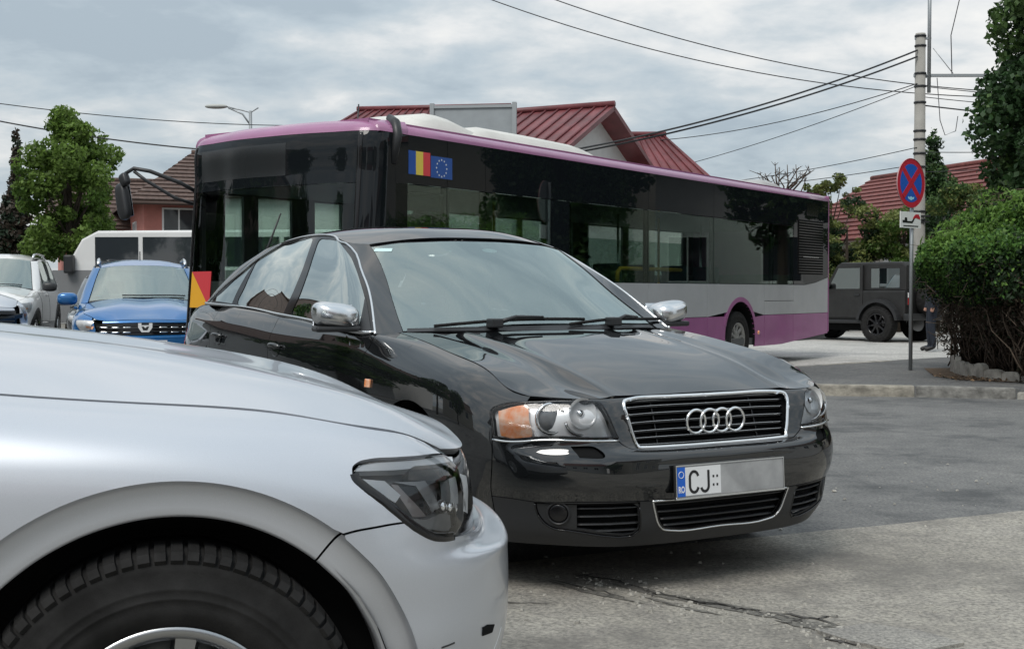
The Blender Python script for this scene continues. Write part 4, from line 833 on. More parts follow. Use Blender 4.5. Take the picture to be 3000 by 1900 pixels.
for sg in (1, -1):
    T = (lambda q: list(q)) if sg == 1 else flip
    panel('fender', sp, suv, [(XS, T(fender2))], ds=.03, dv=.02, gap=.003)
    # rolled flare around the wheel opening, in two pieces that meet at the bumper seam
    for nm, ar in (('arch_flare', rear_arch), ('bumper_flare', front_arch)):
        P0 = XS.ev(np.array([a for a, b in ar]), np.array([b for a, b in ar])); N0 = XS.nrm(np.array([a for a, b in ar]), np.array([b for a, b in ar]))
        if nm == 'bumper_flare': P0[0] = P0[0] + (P0[1] - P0[0]) * .3
        c = np.array((.90, .345)); prof = [(-.004, 0, -.0015), (.003, -.001, -.011), (.012, -.001, -.0175), (.028, -.002, -.0215), (.046, -.002, -.0225), (.058, -.003, -.0225), (.064, -.01, -.026), (.066, -.04, -.05), (.067, -.09, -.1)]
        v = []
        for p in P0:
            d = np.array((p[0], p[2])) - c; r = np.linalg.norm(d); d /= r
            for dr, _, dy in prof: v.append((c[0] + d[0] * (r - dr), p[1] + dy, c[1] + d[1] * (r - dr)))
        n = len(prof); b = MB().add([(-x, -sg * y, z) for x, y, z in v], [(i * n + k, i * n + k + 1, (i + 1) * n + k + 1, (i + 1) * n + k) for i in range(len(P0) - 1) for k in range(n - 1)], True)
        b.build(nm, sp, suv)
    b = MB(); A = np.linspace(R(-25), R(205), 24)
    for cu_ in (.90, 3.58):
        v = [(-cu_ - .415 * math.cos(a), -sg * yy, .345 + .415 * math.sin(a)) for a in A for yy in (.45, .872)]
        b.add(v, [(2 * i, 2 * i + 1, 2 * i + 3, 2 * i + 2) for i in range(len(A) - 1)], True).add([(-cu_ - .415 * math.cos(a), -sg * .45, .345 + .415 * math.sin(a)) for a in A], [tuple(range(len(A)))])
    b.build('wheel_arch_liner', M['void'], suv)
    wheel(suv, -.90, -sg * .785, .344, .344, .225, .203, -sg, M['alloy'], 10, lugs=74, n=96)
    wheel(suv, -3.58, -sg * .785, .344, .344, .225, .222, -sg, M['alloy'], 10, n=48)
    # head lamp: clear cover over a dark housing with two light blades
    hl = panel('headlight', M['lens'], suv, [(XS, T(hp))], ds=.03, dv=.025, flange=0, gap=.003)
    panel('lamp_housing', mat('lamp_housing_grey', (.27, .275, .28), .35, .3), hl, [(XS, T(hp))], ds=.03, dv=.025, off=-.045, flange=-.044, gap=.004)
    strip('lamp_seal', M['gloss_trim'], hl, XS, T(s_low), .020, .003, off=-.002)
    lp = MATS.get('lamp_white_and_sky_glint') or mat('lamp_white_and_sky_glint', (.86, .87, .88), .3, coat=1)
    dk = mat('lamp_dark_plastic', (.02, .021, .022), .25)
    for nm, key, m_, off in (('lamp_brow_sky_glint', 'h_brow_glint', lp, -.004), ('lamp_upper_bezel', 'h_top', mat('lamp_brown_grey', (.10, .09, .08), .25, .3), -.016), ('reflector_wedge', 'h_white', lp, -.010), ('light_blade', 'h_blade', mat('lamp_rose_grey', (.36, .32, .31), .3, .3), -.012), ('blade_gap', 'h_dark', dk, -.014), ('light_blade', 'h_blade2', mat('lamp_pale_grey', (.42, .42, .42), .25, .4), -.010), ('lamp_inner_bezel', 'h_right', lp, -.012), ('lamp_sill', 'h_sill', MATS['lamp_pale_grey'] if 'lamp_pale_grey' in MATS else lp, -.018)):  # white brow strip: sky reflection on the cover, painted in as colour
        panel(nm, m_, hl, [(XS, T([tuple(p) for p in TR[key]]))], ds=.02, dv=.015, off=off, flange=.02, gap=0)
    for q in (0.0, .035, .07): MB().lathe([(0, .006), (.010, .004), (.014, 0), (.015, -.01)], 14, frame(*at(XS, sg * (.80 - q), .600 - q * .2, -.016))).build('lamp_diode', M['chrome'], hl)
    # doors, glass
    d0, d1, d2 = ds0, k_(10) + .25, k_(12) + .05; vb9 = XS.kv[9]
    panel('front_door', sp, suv, [(XS, T([(d0, .12), (d1, .12), (d1, vb9), (d0, vb9)]))], ds=.1, dv=.05)
    ra = [p for p in [(k_(12) + .06 + .43 * math.cos(R(a)) , .10 + .40 * math.sin(R(a))) for a in range(175, 85, -8)]]
    panel('rear_door', sp, suv, [(XS, T([(d1, .12)] + [(d2 - .45, .12)] + ra + [(d2, vb9), (d1, vb9)]))], ds=.1, dv=.05)
    rb2 = [(k_(12) + .06 + .43 * math.cos(R(a)), .10 + .40 * math.sin(R(a))) for a in range(85, 0, -8)]
    panel('quarter_panel', sp, suv, [(XS, T([(d2, .51)] + rb2 + [(k_(13) + .15, .10), (k_(14), .12), (k_(14), xt), (d2, xt)]))], ds=.1, dv=.05)
    panel('sill', M['trim'], suv, [(XS, T([(ds0 - .1, xb), (k_(12) - .35, xb), (k_(12) - .35, .118), (ds0, .118)]))], ds=.2, dv=.05)
    g9 = XG.kv[-1]; gk = lambda k: XG.ks[XG.mid + k]
    panel('pillar_frame', sp, suv, [(XG, T([(gk(2) + .01, 0), (gk(2) + .01, g9), (gk(8), g9), (gk(8), 0)]), [T([(gk(3) + .06, .02), (gk(6) + .45, .02), (gk(6) + .30, g9 - .05), (gk(3) + .12, g9 - .05)])])], ds=.06, dv=.06)
    panel('side_window', M['side_glass'], suv, [(XG, T([(gk(3) + .06, .02), (gk(6) + .45, .02), (gk(6) + .30, g9 - .05), (gk(3) + .12, g9 - .05)]))], ds=.1, dv=.08, off=-.005, flange=0)
    mir = blob('door_mirror', sp, suv, (-1.78, -sg * 1.02, 1.08), (.09, .13, .085), 3)
    panel('tail_lamp', M['red_lens'], suv, [(XS, T([(k_(14) + .01, XS.kv[6]), (k_(15), XS.kv[6]), (k_(15), XS.kv[8]), (k_(14) + .01, XS.kv[8])]))], ds=.1, dv=.05)
panel('windscreen', M['car_glass'], suv, [(XG, [(s, v) for s, v in ((-gk(2), .01), (gk(2), .01), (gk(2), g9), (-gk(2), g9))])], ds=.06, dv=.06, flange=0)
panel('roof', sp, suv, [(suv_roof, [(-suv_roof.ks[-1], 0), (suv_roof.ks[-1], 0), (suv_roof.ks[-1], suv_roof.kv[-1]), (-suv_roof.ks[-1], suv_roof.kv[-1])])], ds=.1, dv=.1, gap=0)
panel('tailgate', sp, suv, [(XS, q) for q in both([(k_(14) + .01, XS.kv[2]), (XS.ks[-1], XS.kv[2]), (XS.ks[-1], xt), (k_(15), xt), (k_(15), XS.kv[5]), (k_(14) + .01, XS.kv[5])])], ds=.1, dv=.06, gap=0)
panel('rear_window', M['side_glass'], suv, [(XG, q) for q in both([(gk(8), 0), (XG.ks[-1], 0), (XG.ks[-1], g9), (gk(8), g9)])], ds=.1, dv=.1, flange=0, gap=0)
MB().box((-4.2, -.8, .3), (-1.5, .8, .42)).build('cabin_floor', M['dark'], suv)
MB().box((-2.0, -.7, .6), (-1.62, .7, .98), bev=.05).build('dashboard', M['dark'], suv)
MB().box((-1.5, -.72, .3), (-.35, .72, .72)).build('engine_block', M['void'], suv)
# scratches on the bumper corner
for pts in ([(.86, .235), (.845, .237), (.825, .24)], [(.885, .233), (.88, .2335)]):
    strip('scratch', M['trim'], suv, XS, pts, .0035, .0006, off=.0003, step=.01)
strip('scratch', M['white'], suv, XS, [(.66, .17), (.63, .195), (.60, .22)], .0015, .0005, off=.0003, step=.01)
# water channel black tow cover near the lower edge
panel('tow_slot', M['void'], suv, [(XS, T2([(.50, .10), (.56, .10), (.575, .155), (.52, .165)])) for T2 in (lambda q: [tuple(p) for p in TR['s_tow']],)], ds=.05, dv=.04, off=.002, flange=.01, gap=0)
MB().box((-1.78, -.74, .90), (-1.40, .74, .995), bev=.02).build('cowl', M['trim'], suv)
# ---------------------------------------------------------------- city bus behind the saloon
BUS_YAW = .61
bus = thing('city_bus', 'long purple and grey city bus with dark glazing crossing behind the black saloon', 'bus', (-1.387, 12.094, .02), math.atan2(-math.cos(BUS_YAW), -math.sin(BUS_YAW)))
# local frame: x forward, y left; the nearer (left) flank is the plane y = 0, the far flank y = -2.45; u = distance back from the front
BW, BH, BP, BB, BL = 2.64, 2.686, .768, 1.244, 12.0
mauve = mat('mauve_paint', (.30, .075, .235), .38, 0, .5, .6, .08, var=.08, scale=3)
mauve_roof = mat('pink_roof_paint', (.33, .135, .26), .4, 0, .5, .6, .08, var=.06, scale=3)
busgrey = mat('bus_grey_paint', (.40, .41, .42), .42, 0, .5, .5, .08, var=.05, scale=3)
bus_dark = mat('bus_black_panel', (.008, .010, .012), .02, 0, .30, 0, .02)
bus_glass = glass('bus_glass', (.62, .70, .66), .42, .0, .0, 1.5)
bus_clear = glass('bus_front_glass', (.78, .87, .83), .55, .02, .0, 1.5)
far_glass = glass('bus_far_glass', (.82, .93, .88), .6, .0, .0, 1.5)
cabin = mat('bus_cabin_lining', (.09, .095, .098), .7)
seatblue = mat('bus_seat_blue', (.035, .075, .10), .8, var=.2, scale=30)
yellow = mat('yellow_rail', (.85, .50, .05), .4)
roofwhite = mat('roof_unit_white', (.62, .61, .57), .5, var=.08, scale=2)
cz = lambda u, y, z: Vector((-u, y, z))
def side_plate(nm, m, u0, u1, z0, z1, parent=bus, y0=-.03, y1=0.0, g=.004):
    return MB().box((-u1 + g, y0, z0 + g), (-u0 - g, y1, z1 - g)).build(nm, m, parent)
def poly_plate(nm, m, poly, y0, y1, parent=bus):
    """poly: (u, z) outline on the flank"""
    return MB().prism(poly, y0, y1, lambda u, z, t: (-u, t, z)).build(nm, m, parent)
WU, WR, AR = 8.42, .42, .53               # rear wheel: station, tyre and arch radius
arc_ = lambda r, a0, a1, n: [(WU + r * math.cos(R(a)), .45 + r * math.sin(R(a))) for a in np.linspace(a0, a1, n)]
FU = 2.55
farc = lambda r, a0, a1, n: [(FU + r * math.cos(R(a)), .45 + r * math.sin(R(a))) for a in np.linspace(a0, a1, n)]
zP = .45 + math.sqrt(.60 ** 2 - .515 ** 2)
# grey flank with its panel joints, purple skirt below
sk = lambda u: .29 + max(0, u - 9.95) * .062
for f_, AU in ((farc, FU), (arc_, WU)):
    for s0, s1, nm in ((-1, 0, 'a'), (0, 1, 'b')): pass
edges_grey = [.45, 1.75, 4.0, 5.55, 7.3]
for a, b in zip(edges_grey[:-1], edges_grey[1:]):
    if a < FU < b or a == 1.75:
        rr = [(u, z) for u, z in farc(.60, 0, 180, 20) if z > BP]
        poly_plate('side_panel', busgrey, [(a + .004, BP), (a + .004, BB - .004), (b - .004, BB - .004), (b - .004, BP)] + [p for p in rr if a < p[0] < b], -.03, 0)
    else: side_plate('side_panel', busgrey, a, b, BP, BB)
rr = [p for p in arc_(.60, 0, 180, 24) if p[1] > BP]
poly_plate('side_panel', busgrey, [(7.304, BP), (7.304, BB - .004), (9.296, BB - .004), (9.296, BP)] + rr, -.03, 0)
for a, b, z0, z1 in ((9.3, 10.45, BP, .985), (9.3, 10.45, .985, BB)): side_plate('service_hatch', busgrey, a, b, z0, z1)
poly_plate('side_panel', busgrey, [(10.454, BP + .004), (10.454, BB - .004), (10.95, BB - .004), (11.4, BB + .035), (11.98, BB + .13), (11.98, BP + .004)], -.03, 0)
for AU, f_ in ((FU, farc), (WU, arc_)):
    poly_plate('wheel_arch_trim', mauve, f_(.60, 18, 162, 28) + f_(AR, 162, 18, 28), -.03, .004)
    ib = MB(); A = np.linspace(R(-15), R(195), 24)
    v = [(-AU - AR * math.cos(a), yy, .45 + AR * math.sin(a)) for a in A for yy in (-.95, .0)]
    ib.add(v, [(2 * i, 2 * i + 1, 2 * i + 3, 2 * i + 2) for i in range(len(A) - 1)], True).add([(-AU - AR * math.cos(a), -.95, .45 + AR * math.sin(a)) for a in A], [tuple(range(len(A)))])
    ib.build('wheel_arch_liner', M['void'], bus)
def skirt(a, b, cut=None):
    low = [(u, sk(u)) for u in np.linspace(b - .004, a + .004, 6)]
    pts = [(a + .004, BP - .003), (b - .004, BP - .003)] + low
    poly_plate('skirt_panel', mauve, pts, -.03, 0)
skirt(.5, FU - AR - .0); skirt(FU + AR, 4.0); skirt(4.0, 5.55); skirt(5.55, 7.3); 
for lo, hi, cu, f_ in ((7.3, WU - AR * .6, WU, arc_), (WU + AR * .6, 9.3, WU, arc_)):
    a = [p for p in f_(AR, 0, 180, 40) if p[1] < BP - .003 and lo < p[0] < hi and p[1] > .3]
    if lo < cu - AR: poly_plate('skirt_panel', mauve, [(lo + .004, BP - .003)] + [(a[0][0] if a else hi, BP - .003)] + sorted(a, key=lambda p: -p[1]) + [(cu - AR, sk(lo)), (lo + .004, sk(lo))], -.03, 0)
    else: poly_plate('skirt_panel', mauve, [(hi - .004, BP - .003), (hi - .004, sk(hi)), (cu + AR, sk(hi))] + sorted(a, key=lambda p: p[1]) , -.03, 0)
skirt(9.3, 10.45); skirt(10.45, 11.98)
MB().lathe([(0, .012), (.03, .010), (.034, 0)], 14, frame(cz(9.08, 0, .50), Vector((0, 1, 0)))).build('side_marker_lamp', M['orange'], bus)
# glazing band: flush dark panes, each its own part
panes = [('drivers_window', .42, 1.25, bus_glass), ('side_window', 1.25, 1.92, bus_glass), ('side_window', 1.92, 3.22, bus_glass), ('black_pane', 3.22, 3.62, bus_dark), ('side_window', 3.62, 5.55, bus_glass), ('side_window', 5.55, 7.5, bus_glass), ('side_window', 7.5, 9.62, bus_glass), ('narrow_window', 9.62, 10.46, bus_glass)]  # one opaque black section stands among the glazed ones
for nm, a, b, m_ in panes:
    w = side_plate(nm, m_, a, b, BB, 2.20, y0=-.008, g=.006)
    side_plate('window_header', bus_dark, a, b, 2.20, BH, w, y0=-.03, y1=.001, g=.003)
    if m_ is bus_glass:
        MB().box((-b + .0, -.05, BB), (-b + .05, -.012, 2.2)).box((-a - .05, -.05, BB), (-a, -.012, 2.2)).build('window_post', M['void'], w)
MB().box((-1.22, -.03, 1.62), (-.52, -.012, 1.66), bev=.004).box((-1.22, -.03, 2.1), (-.52, -.012, 2.13), bev=.004).box((-1.22, -.03, BB), (-1.18, -.012, 2.13), bev=.004).build('window_frame', M['gloss_trim'], bus)
# engine bay: black panel with a slatted vent
poly_plate('rear_side_panel', bus_dark, [(10.464, BB + .002), (10.464, BH), (11.98, BH), (11.98, BB + .134), (11.4, BB + .039), (10.95, BB + .002)], -.03, .001)
vent = MB().box((-11.74, 0, 1.42), (-10.62, .004, 2.32)).build('engine_vent', M['void'], bus)
for k in range(20):
    z = 1.44 + k * .044
    MB().box((-11.72, .004, z), (-10.64, .017, z + .022), bev=.003).build('vent_slat', M['gloss_trim'], vent)
MB().box((-11.5, .018, 1.70), (-10.8, .026, 1.715)).build('vent_bar', M['satin'], vent)
MB().box((-11.5, .0, 2.40), (-11.0, .004, 2.62)).build('filler_flap', M['gloss_trim'], bus)
# roof edge cove, roof, rear end, far flank
def cove(y_sign, name):
    pr = [(0, 0), (-.004, .03), (-.025, .065), (-.07, .095), (-.16, .115), (-.16, .0)]
    b = MB(); us = np.linspace(.20, 12.0, 13); v = []
    for u in us:
        for dy, dz in pr: v.append((-u, (dy if y_sign > 0 else -BW - dy), BH + dz))
    n = len(pr); f = [(i * n + k, i * n + k + 1, (i + 1) * n + k + 1, (i + 1) * n + k) for i in range(len(us) - 1) for k in range(n - 1)]
    b.add(v, f + [tuple(range(n)), tuple((len(us) - 1) * n + k for k in range(n))], True); return b.build(name, mauve_roof, bus)
cove(1, 'roof_edge'); cove(-1, 'roof_edge')
MB().box((-12.0, -BW + .15, BH + .08), (-.2, -.15, BH + .134)).build('roof', mauve_roof, bus)
MB().box((-11.9, -BW + .04, 2.22), (-.35, -.045, 2.27)).build('ceiling', cabin, bus)
MB().box((-12.04, -BW, BB + .13), (-12.0, 0, BH + .1), bev=.012).build('rear_window_panel', mauve_roof, bus)
MB().box((-12.04, -BW, .44), (-12.0, 0, BB + .125), bev=.012).build('rear_panel', mauve, bus)
MB().box((-12.05, -.30, .62), (-12.035, -.08, 1.15)).build('rear_lamp', M['red_lens'], bus)
MB().box((-12.0, -BW, .3), (-.4, -BW + .03, BB)).build('far_side_panel', busgrey, bus)
fw = [(.30, .86), (1.08, 1.62), (2.0, 2.5), (2.9, 3.9), (4.2, 5.4), (5.65, 6.32), (6.42, 6.97), (7.38, 7.82), (8.3, 9.4), (9.6, 11.6)]
for a, b in fw: MB().box((-b, -BW, BB), (-a, -BW + .01, 2.2 if a < 8 else 2.0)).build('far_window', far_glass, bus)
for (a0, b0), (a1, b1) in zip([(0, .24)] + fw, fw + [(12.0, 12.1)]): MB().box((-a1, -BW, BB), (-b0, -BW + .04, 2.2)).build('far_pillar', cabin, bus)
MB().box((-12.0, -BW, 2.2), (-.3, -BW + .03, BH)).build('far_header', cabin, bus)
MB().box((-11.95, -BW + .03, .32), (-.25, -.04, .42)).build('floor', cabin, bus)
MB().box((-11.95, -BW + .06, .42), (-9.6, -.05, 1.40)).build('engine_bulkhead', cabin, bus)
for AU, ww in ((FU, .28), (WU, .5)):
    for yy, o_ in ((-.02 - .14, 1), (-BW + .16, -1)):
        wheel(bus, -AU, yy, WR, WR, .27, .235, o_, mat('steel_wheel', (.30, .30, .29), .5, .6), 10)
wheel(bus, -WU, -.50, WR, WR, .27, .235, 1, MATS['steel_wheel'], 10)
# front end: a bowed surface from the far corner round to the near one
zl = [.28, .70, .95, 1.4, 1.9, 2.3, BH, BH + .045, BH + .09, BH + .135]
fr = []
for z in zl:
    d, ins = ((BH - z) * -.085, 0) if z <= BH else {1: (.02, .01), 2: (.07, .05), 3: (.18, .12)}[round((z - BH) / .045)]
    row = [(.62 + d * .2, 0 - ins * .6), (.36 + d * .6, -.002 - ins), (.20 + d, -.035 - ins), (.10 + d, -.16 - ins), (.05 + d, -.38 - ins * .6), (-.03 + d, -.78), (-.06 + d, -BW / 2)]
    row = row + [(u, -BW - y) for u, y in row[-2::-1]]
    fr.append([(u, -y, z) for u, y in row])        # Surf frame has y to the right
front = Surf(np.array(fr), mirror=False)
FS, FV = front.ks[-1], front.kv
sy = lambda i: front.ks[i]
rectp = lambda s0, s1, v0, v1: [(s, v0) for s in np.linspace(s0, s1, 14)] + [(s, v1) for s in np.linspace(s1, s0, 14)]
panel('front_panel', busgrey, bus, [(front, rectp(sy(2) + .02, FS - sy(2) - .02, FV[0], FV[1] + .1))], ds=.08, dv=.08)
panel('front_corner', bus_dark, bus, [(front, rectp(.0, sy(3) - .02, FV[0] + .42, FV[6]))], ds=.05, dv=.1)
panel('front_corner', bus_dark, bus, [(front, rectp(FS - sy(3) + .02, FS, FV[0] + .42, FV[6]))], ds=.05, dv=.1)
panel('front_corner_skirt', mauve, bus, [(front, rectp(.0, sy(2) + .02, FV[0], FV[0] + .42))], ds=.05, dv=.1)
panel('front_corner_skirt', mauve, bus, [(front, rectp(FS - sy(2) - .02, FS, FV[0], FV[0] + .42))], ds=.05, dv=.1)
wsc = panel('windscreen', bus_clear, bus, [(front, rectp(sy(3) - .02, FS - sy(3) + .02, FV[1] + .1, FV[5] - .12))], ds=.07, dv=.1, flange=0)
panel('destination_panel', bus_dark, bus, [(front, rectp(sy(3) - .02, FS - sy(3) + .02, FV[5] - .12, FV[6]))], ds=.07, dv=.08)
panel('roof_front', mauve_roof, bus, [(front, rectp(0, FS, FV[6], FV[-1]))], ds=.07, dv=.02)
panel('display_screen', mat('display_screen', (.018, .020, .022), .25), bus, [(front, rectp(1.45, FS - .75, FV[5] - .02, FV[6] - .08))], ds=.1, dv=.1, off=.002, flange=0)
for s in (FS - sy(3) + .02, ):
    strip('windscreen_seal', M['gloss_trim'], bus, front, [(s, v) for v in np.linspace(FV[1], FV[6] - .02, 14)], .04, .012)
strip('windscreen_seal', M['gloss_trim'], bus, front, [(sy(3), v) for v in np.linspace(FV[1], FV[6] - .02, 14)], .05, .012)
# stickers: national and union flags above the driver, warning board low in the windscreen
fl = bpy.data.objects.new('national_flag', None); link(fl, bus)
for k, c in enumerate(((.02, .09, .36), (.78, .60, .09), (.70, .06, .07))):
    MB().box((-.62 - (k + 1) * .115 + .0, .002, 2.30), (-.62 - k * .115, .004, 2.535)).build('flag_stripe', mat('flag_%d' % k, c, .5), fl)
eu = MB().box((-1.33, .002, 2.29), (-.975, .004, 2.51)).build('union_flag', mat('flag_blue', (.025, .09, .33), .5), bus)
for k in range(12):
    a = 2 * math.pi * k / 12; c = Vector((-1.152 + .085 * math.sin(a), .0045, 2.395 + .085 * math.cos(a)))
    MB().add([c + Vector((.014 * math.sin(t) * (1 if j % 2 == 0 else .42), 0, .014 * math.cos(t) * (1 if j % 2 == 0 else .42))) for j, t in enumerate(np.linspace(0, 2 * math.pi, 10, endpoint=False))], [tuple(range(10))]).build('flag_star', M['white'], eu)
MB().box((-.47, .002, 2.56), (-.36, .004, 2.585)).build('notice', M['white'], bus)
def front_box(s, v, w, h, m, nm, off=.012, parent=bus):
    p, n = at(front, s, v, off); return MB().box((-w / 2, -h / 2, -.004), (w / 2, h / 2, .002), frame(p, n)).build(nm, m, parent)
wb = bpy.data.objects.new('warning_board', None); link(wb, bus)
p, n = at(front, FS - .86, FV[2] + .20, .014); f = frame(p, n)
a_ = .19
MB().add([f @ Vector(q) for q in ((-a_, a_, 0), (-a_, -a_, 0), (a_, -a_, 0), (-a_, a_, -.006), (-a_, -a_, -.006), (a_, -a_, -.006))], [(0, 1, 2), (5, 4, 3), (0, 3, 4, 1), (1, 4, 5, 2), (2, 5, 3, 0)]).build('board_yellow', mat('board_yellow', (.72, .36, .02), .5), wb)
MB().add([f @ Vector(q) for q in ((-a_, a_, 0), (a_, -a_, 0), (a_, a_, 0), (-a_, a_, -.006), (a_, -a_, -.006), (a_, a_, -.006))], [(0, 1, 2), (5, 4, 3), (0, 3, 4, 1), (1, 4, 5, 2), (2, 5, 3, 0)]).build('board_red', mat('board_red', (.55, .04, .05), .5), wb)
# mirrors on black arms
am = bpy.data.objects.new('mirror_arm', None); link(am, bus)
c0 = Vector((-.30, -BW + .05, 2.16))
MB().tube([c0, c0 + Vector((.25, -.12, .14)), c0 + Vector((.50, -.32, .26)), c0 + Vector((.60, -.46, .29)), c0 + Vector((.64, -.54, .24)), c0 + Vector((.65, -.58, .08)), c0 + Vector((.64, -.60, -.15))], .022, 8).build('arm_tube', M['trim'], am)
MB().tube([c0 + Vector((0, 0, -.12)), c0 + Vector((.3, -.16, -.02)), c0 + Vector((.52, -.36, .16)), c0 + Vector((.60, -.46, .26))], .018, 8).build('arm_brace', M['trim'], am)
blob('mirror_head', M['trim'], am, c0 + Vector((.64, -.59, -.06)), (.055, .08, .20), 3.5, mtx=Matrix.Rotation(R(12), 3, 'X'))
blob('mirror_head', M['trim'], am, c0 + Vector((.66, -.54, .17)), (.045, .055, .07), 3.5, mtx=Matrix.Rotation(R(25), 3, 'X'))
MB().box((-.004, -.075, -.17), (.0, .075, .17), Matrix.Translation(c0 + Vector((.588, -.59, -.06))) @ Matrix.Rotation(R(12), 4, 'X'), bev=.001).build('mirror_glass', M['chrome'], am)
MB().tube([cz(.40, -.02, BH - .30), cz(.42, .03, BH - .02), cz(.45, -.02, BH + .10), cz(.50, -.14, BH + .165)], [.045, .05, .05, .04], 8).build('corner_strap', M['trim'], bus)
# windscreen wiper
MB().tube([at(front, 1.75, FV[1] + .08, .03)[0], at(front, 1.62, FV[3] + .1, .045)[0], at(front, 1.45, FV[4], .04)[0]], [.016, .012, .008], 6).build('wiper', M['trim'], bus)
# roof units
def pod(nm, u0, u1, y0, y1, h, m, taper=.35):
    pr = []; v = []; us = [u0, u0 + taper * .5, u0 + taper, (u0 + u1) / 2, u1 - taper, u1 - taper * .4, u1]; hh = [.02, h * .75, h, h, h * .92, h * .6, .02]
    ys = [(0, 0), (.03, .6), (.12, .93), (.5, 1.0), (.88, .93), (.97, .6), (1, 0)]
    for u, q in zip(us, hh):
        for a, b in ys: v.append((-u, y0 + (y1 - y0) * a, BH + .12 + q * b))
    n = len(ys)
    return MB().add(v, [(i * n + k, i * n + k + 1, (i + 1) * n + k + 1, (i + 1) * n + k) for i in range(len(us) - 1) for k in range(n - 1)] + [tuple(range(n)), tuple((len(us) - 1) * n + k for k in range(n))], True).build(nm, m, bus)
pod('roof_unit', 1.05, 2.35, -2.05, -.30, .25, roofwhite, .45); pod('roof_unit', 2.0, 4.75, -2.1, -.26, .195, roofwhite, .4); pod('roof_unit', 10.35, 11.6, -1.8, -.55, .22, mat('roof_unit_grey', (.40, .40, .39), .5))
MB().tube([cz(1.30, -1.3, BH + .1), cz(1.34, -1.3, BH + .50)], .008, 5).build('antenna', M['trim'], bus)
# cabin: seats, poles and yellow rails seen through the panes
def bus_seat(u, y, z):
    o = bpy.data.objects.new('passenger_seat', None); link(o, bus); o.location = (-u, y, z)
    MB().box((-.2, -.21, .38), (.22, .21, .46), bev=.03).build('seat_cushion', seatblue, o)
    MB().box((-.24, -.21, .42), (-.17, .21, 1.05), bev=.03).build('seat_back', seatblue, o)
    MB().box((-.1, -.05, 0), (.1, .05, .40)).build('seat_leg', cabin, o); return o
st0 = bus_seat(4.2, -.42, .45)
for u, y in ((5.0, -.42), (5.9, -.42), (6.9, -.42), (7.9, -.42), (4.2, -1.95), (5.0, -1.95), (5.9, -1.95), (7.6, -1.95), (8.4, -1.95)):
    c = copy_tree(st0, bus); c.location = (-u, y, .45)
for u in (3.4, 4.6, 6.4, 7.6, 9.0):
    MB().tube([(-u, -.95, .42), (-u, -.95, 2.25)], .018, 6).build('grab_pole', yellow if u in (3.4, 7.6) else M['satin'], bus)
MB().tube([cz(4.90, -.09, 1.26), cz(4.91, -.09, 1.38), cz(4.98, -.09, 1.43), cz(5.6, -.09, 1.43), cz(6.65, -.09, 1.43)], .026, 8).build('hand_rail', yellow, bus)
MB().tube([cz(4.05, -.5, 1.2), cz(4.1, -.5, 1.5), cz(4.2, -.5, 1.58), cz(4.9, -.5, 1.58)], .02, 8).build('hand_rail', M['satin'], bus)
MB().box((-1.32, -1.05, .42), (-1.27, -.06, 1.95)).build('driver_partition', cabin, bus)
MB().box((-.75, -1.15, .60), (-.42, -.1, 1.12), bev=.06).build('bus_dashboard', cabin, bus)
MB().tube([Vector((-.86 + .09 * math.sin(t), -.62 + .23 * math.cos(t), 1.18 + .20 * math.sin(t))) for t in np.linspace(0, 2 * math.pi, 24, endpoint=False)], .016, 6, closed=True).build('bus_steering_wheel', M['dark'], bus)
MB().box((-.24, -.24, 0), (.24, .24, .12), Matrix.Translation((-1.05, -.62, .78)), bev=.04).build('driver_seat', seatblue, bus)
MB().box((-.06, -.24, 0), (.06, .24, .80), Matrix.Translation((-1.24, -.62, .86)), bev=.05).build('driver_seat_back', seatblue, bus)
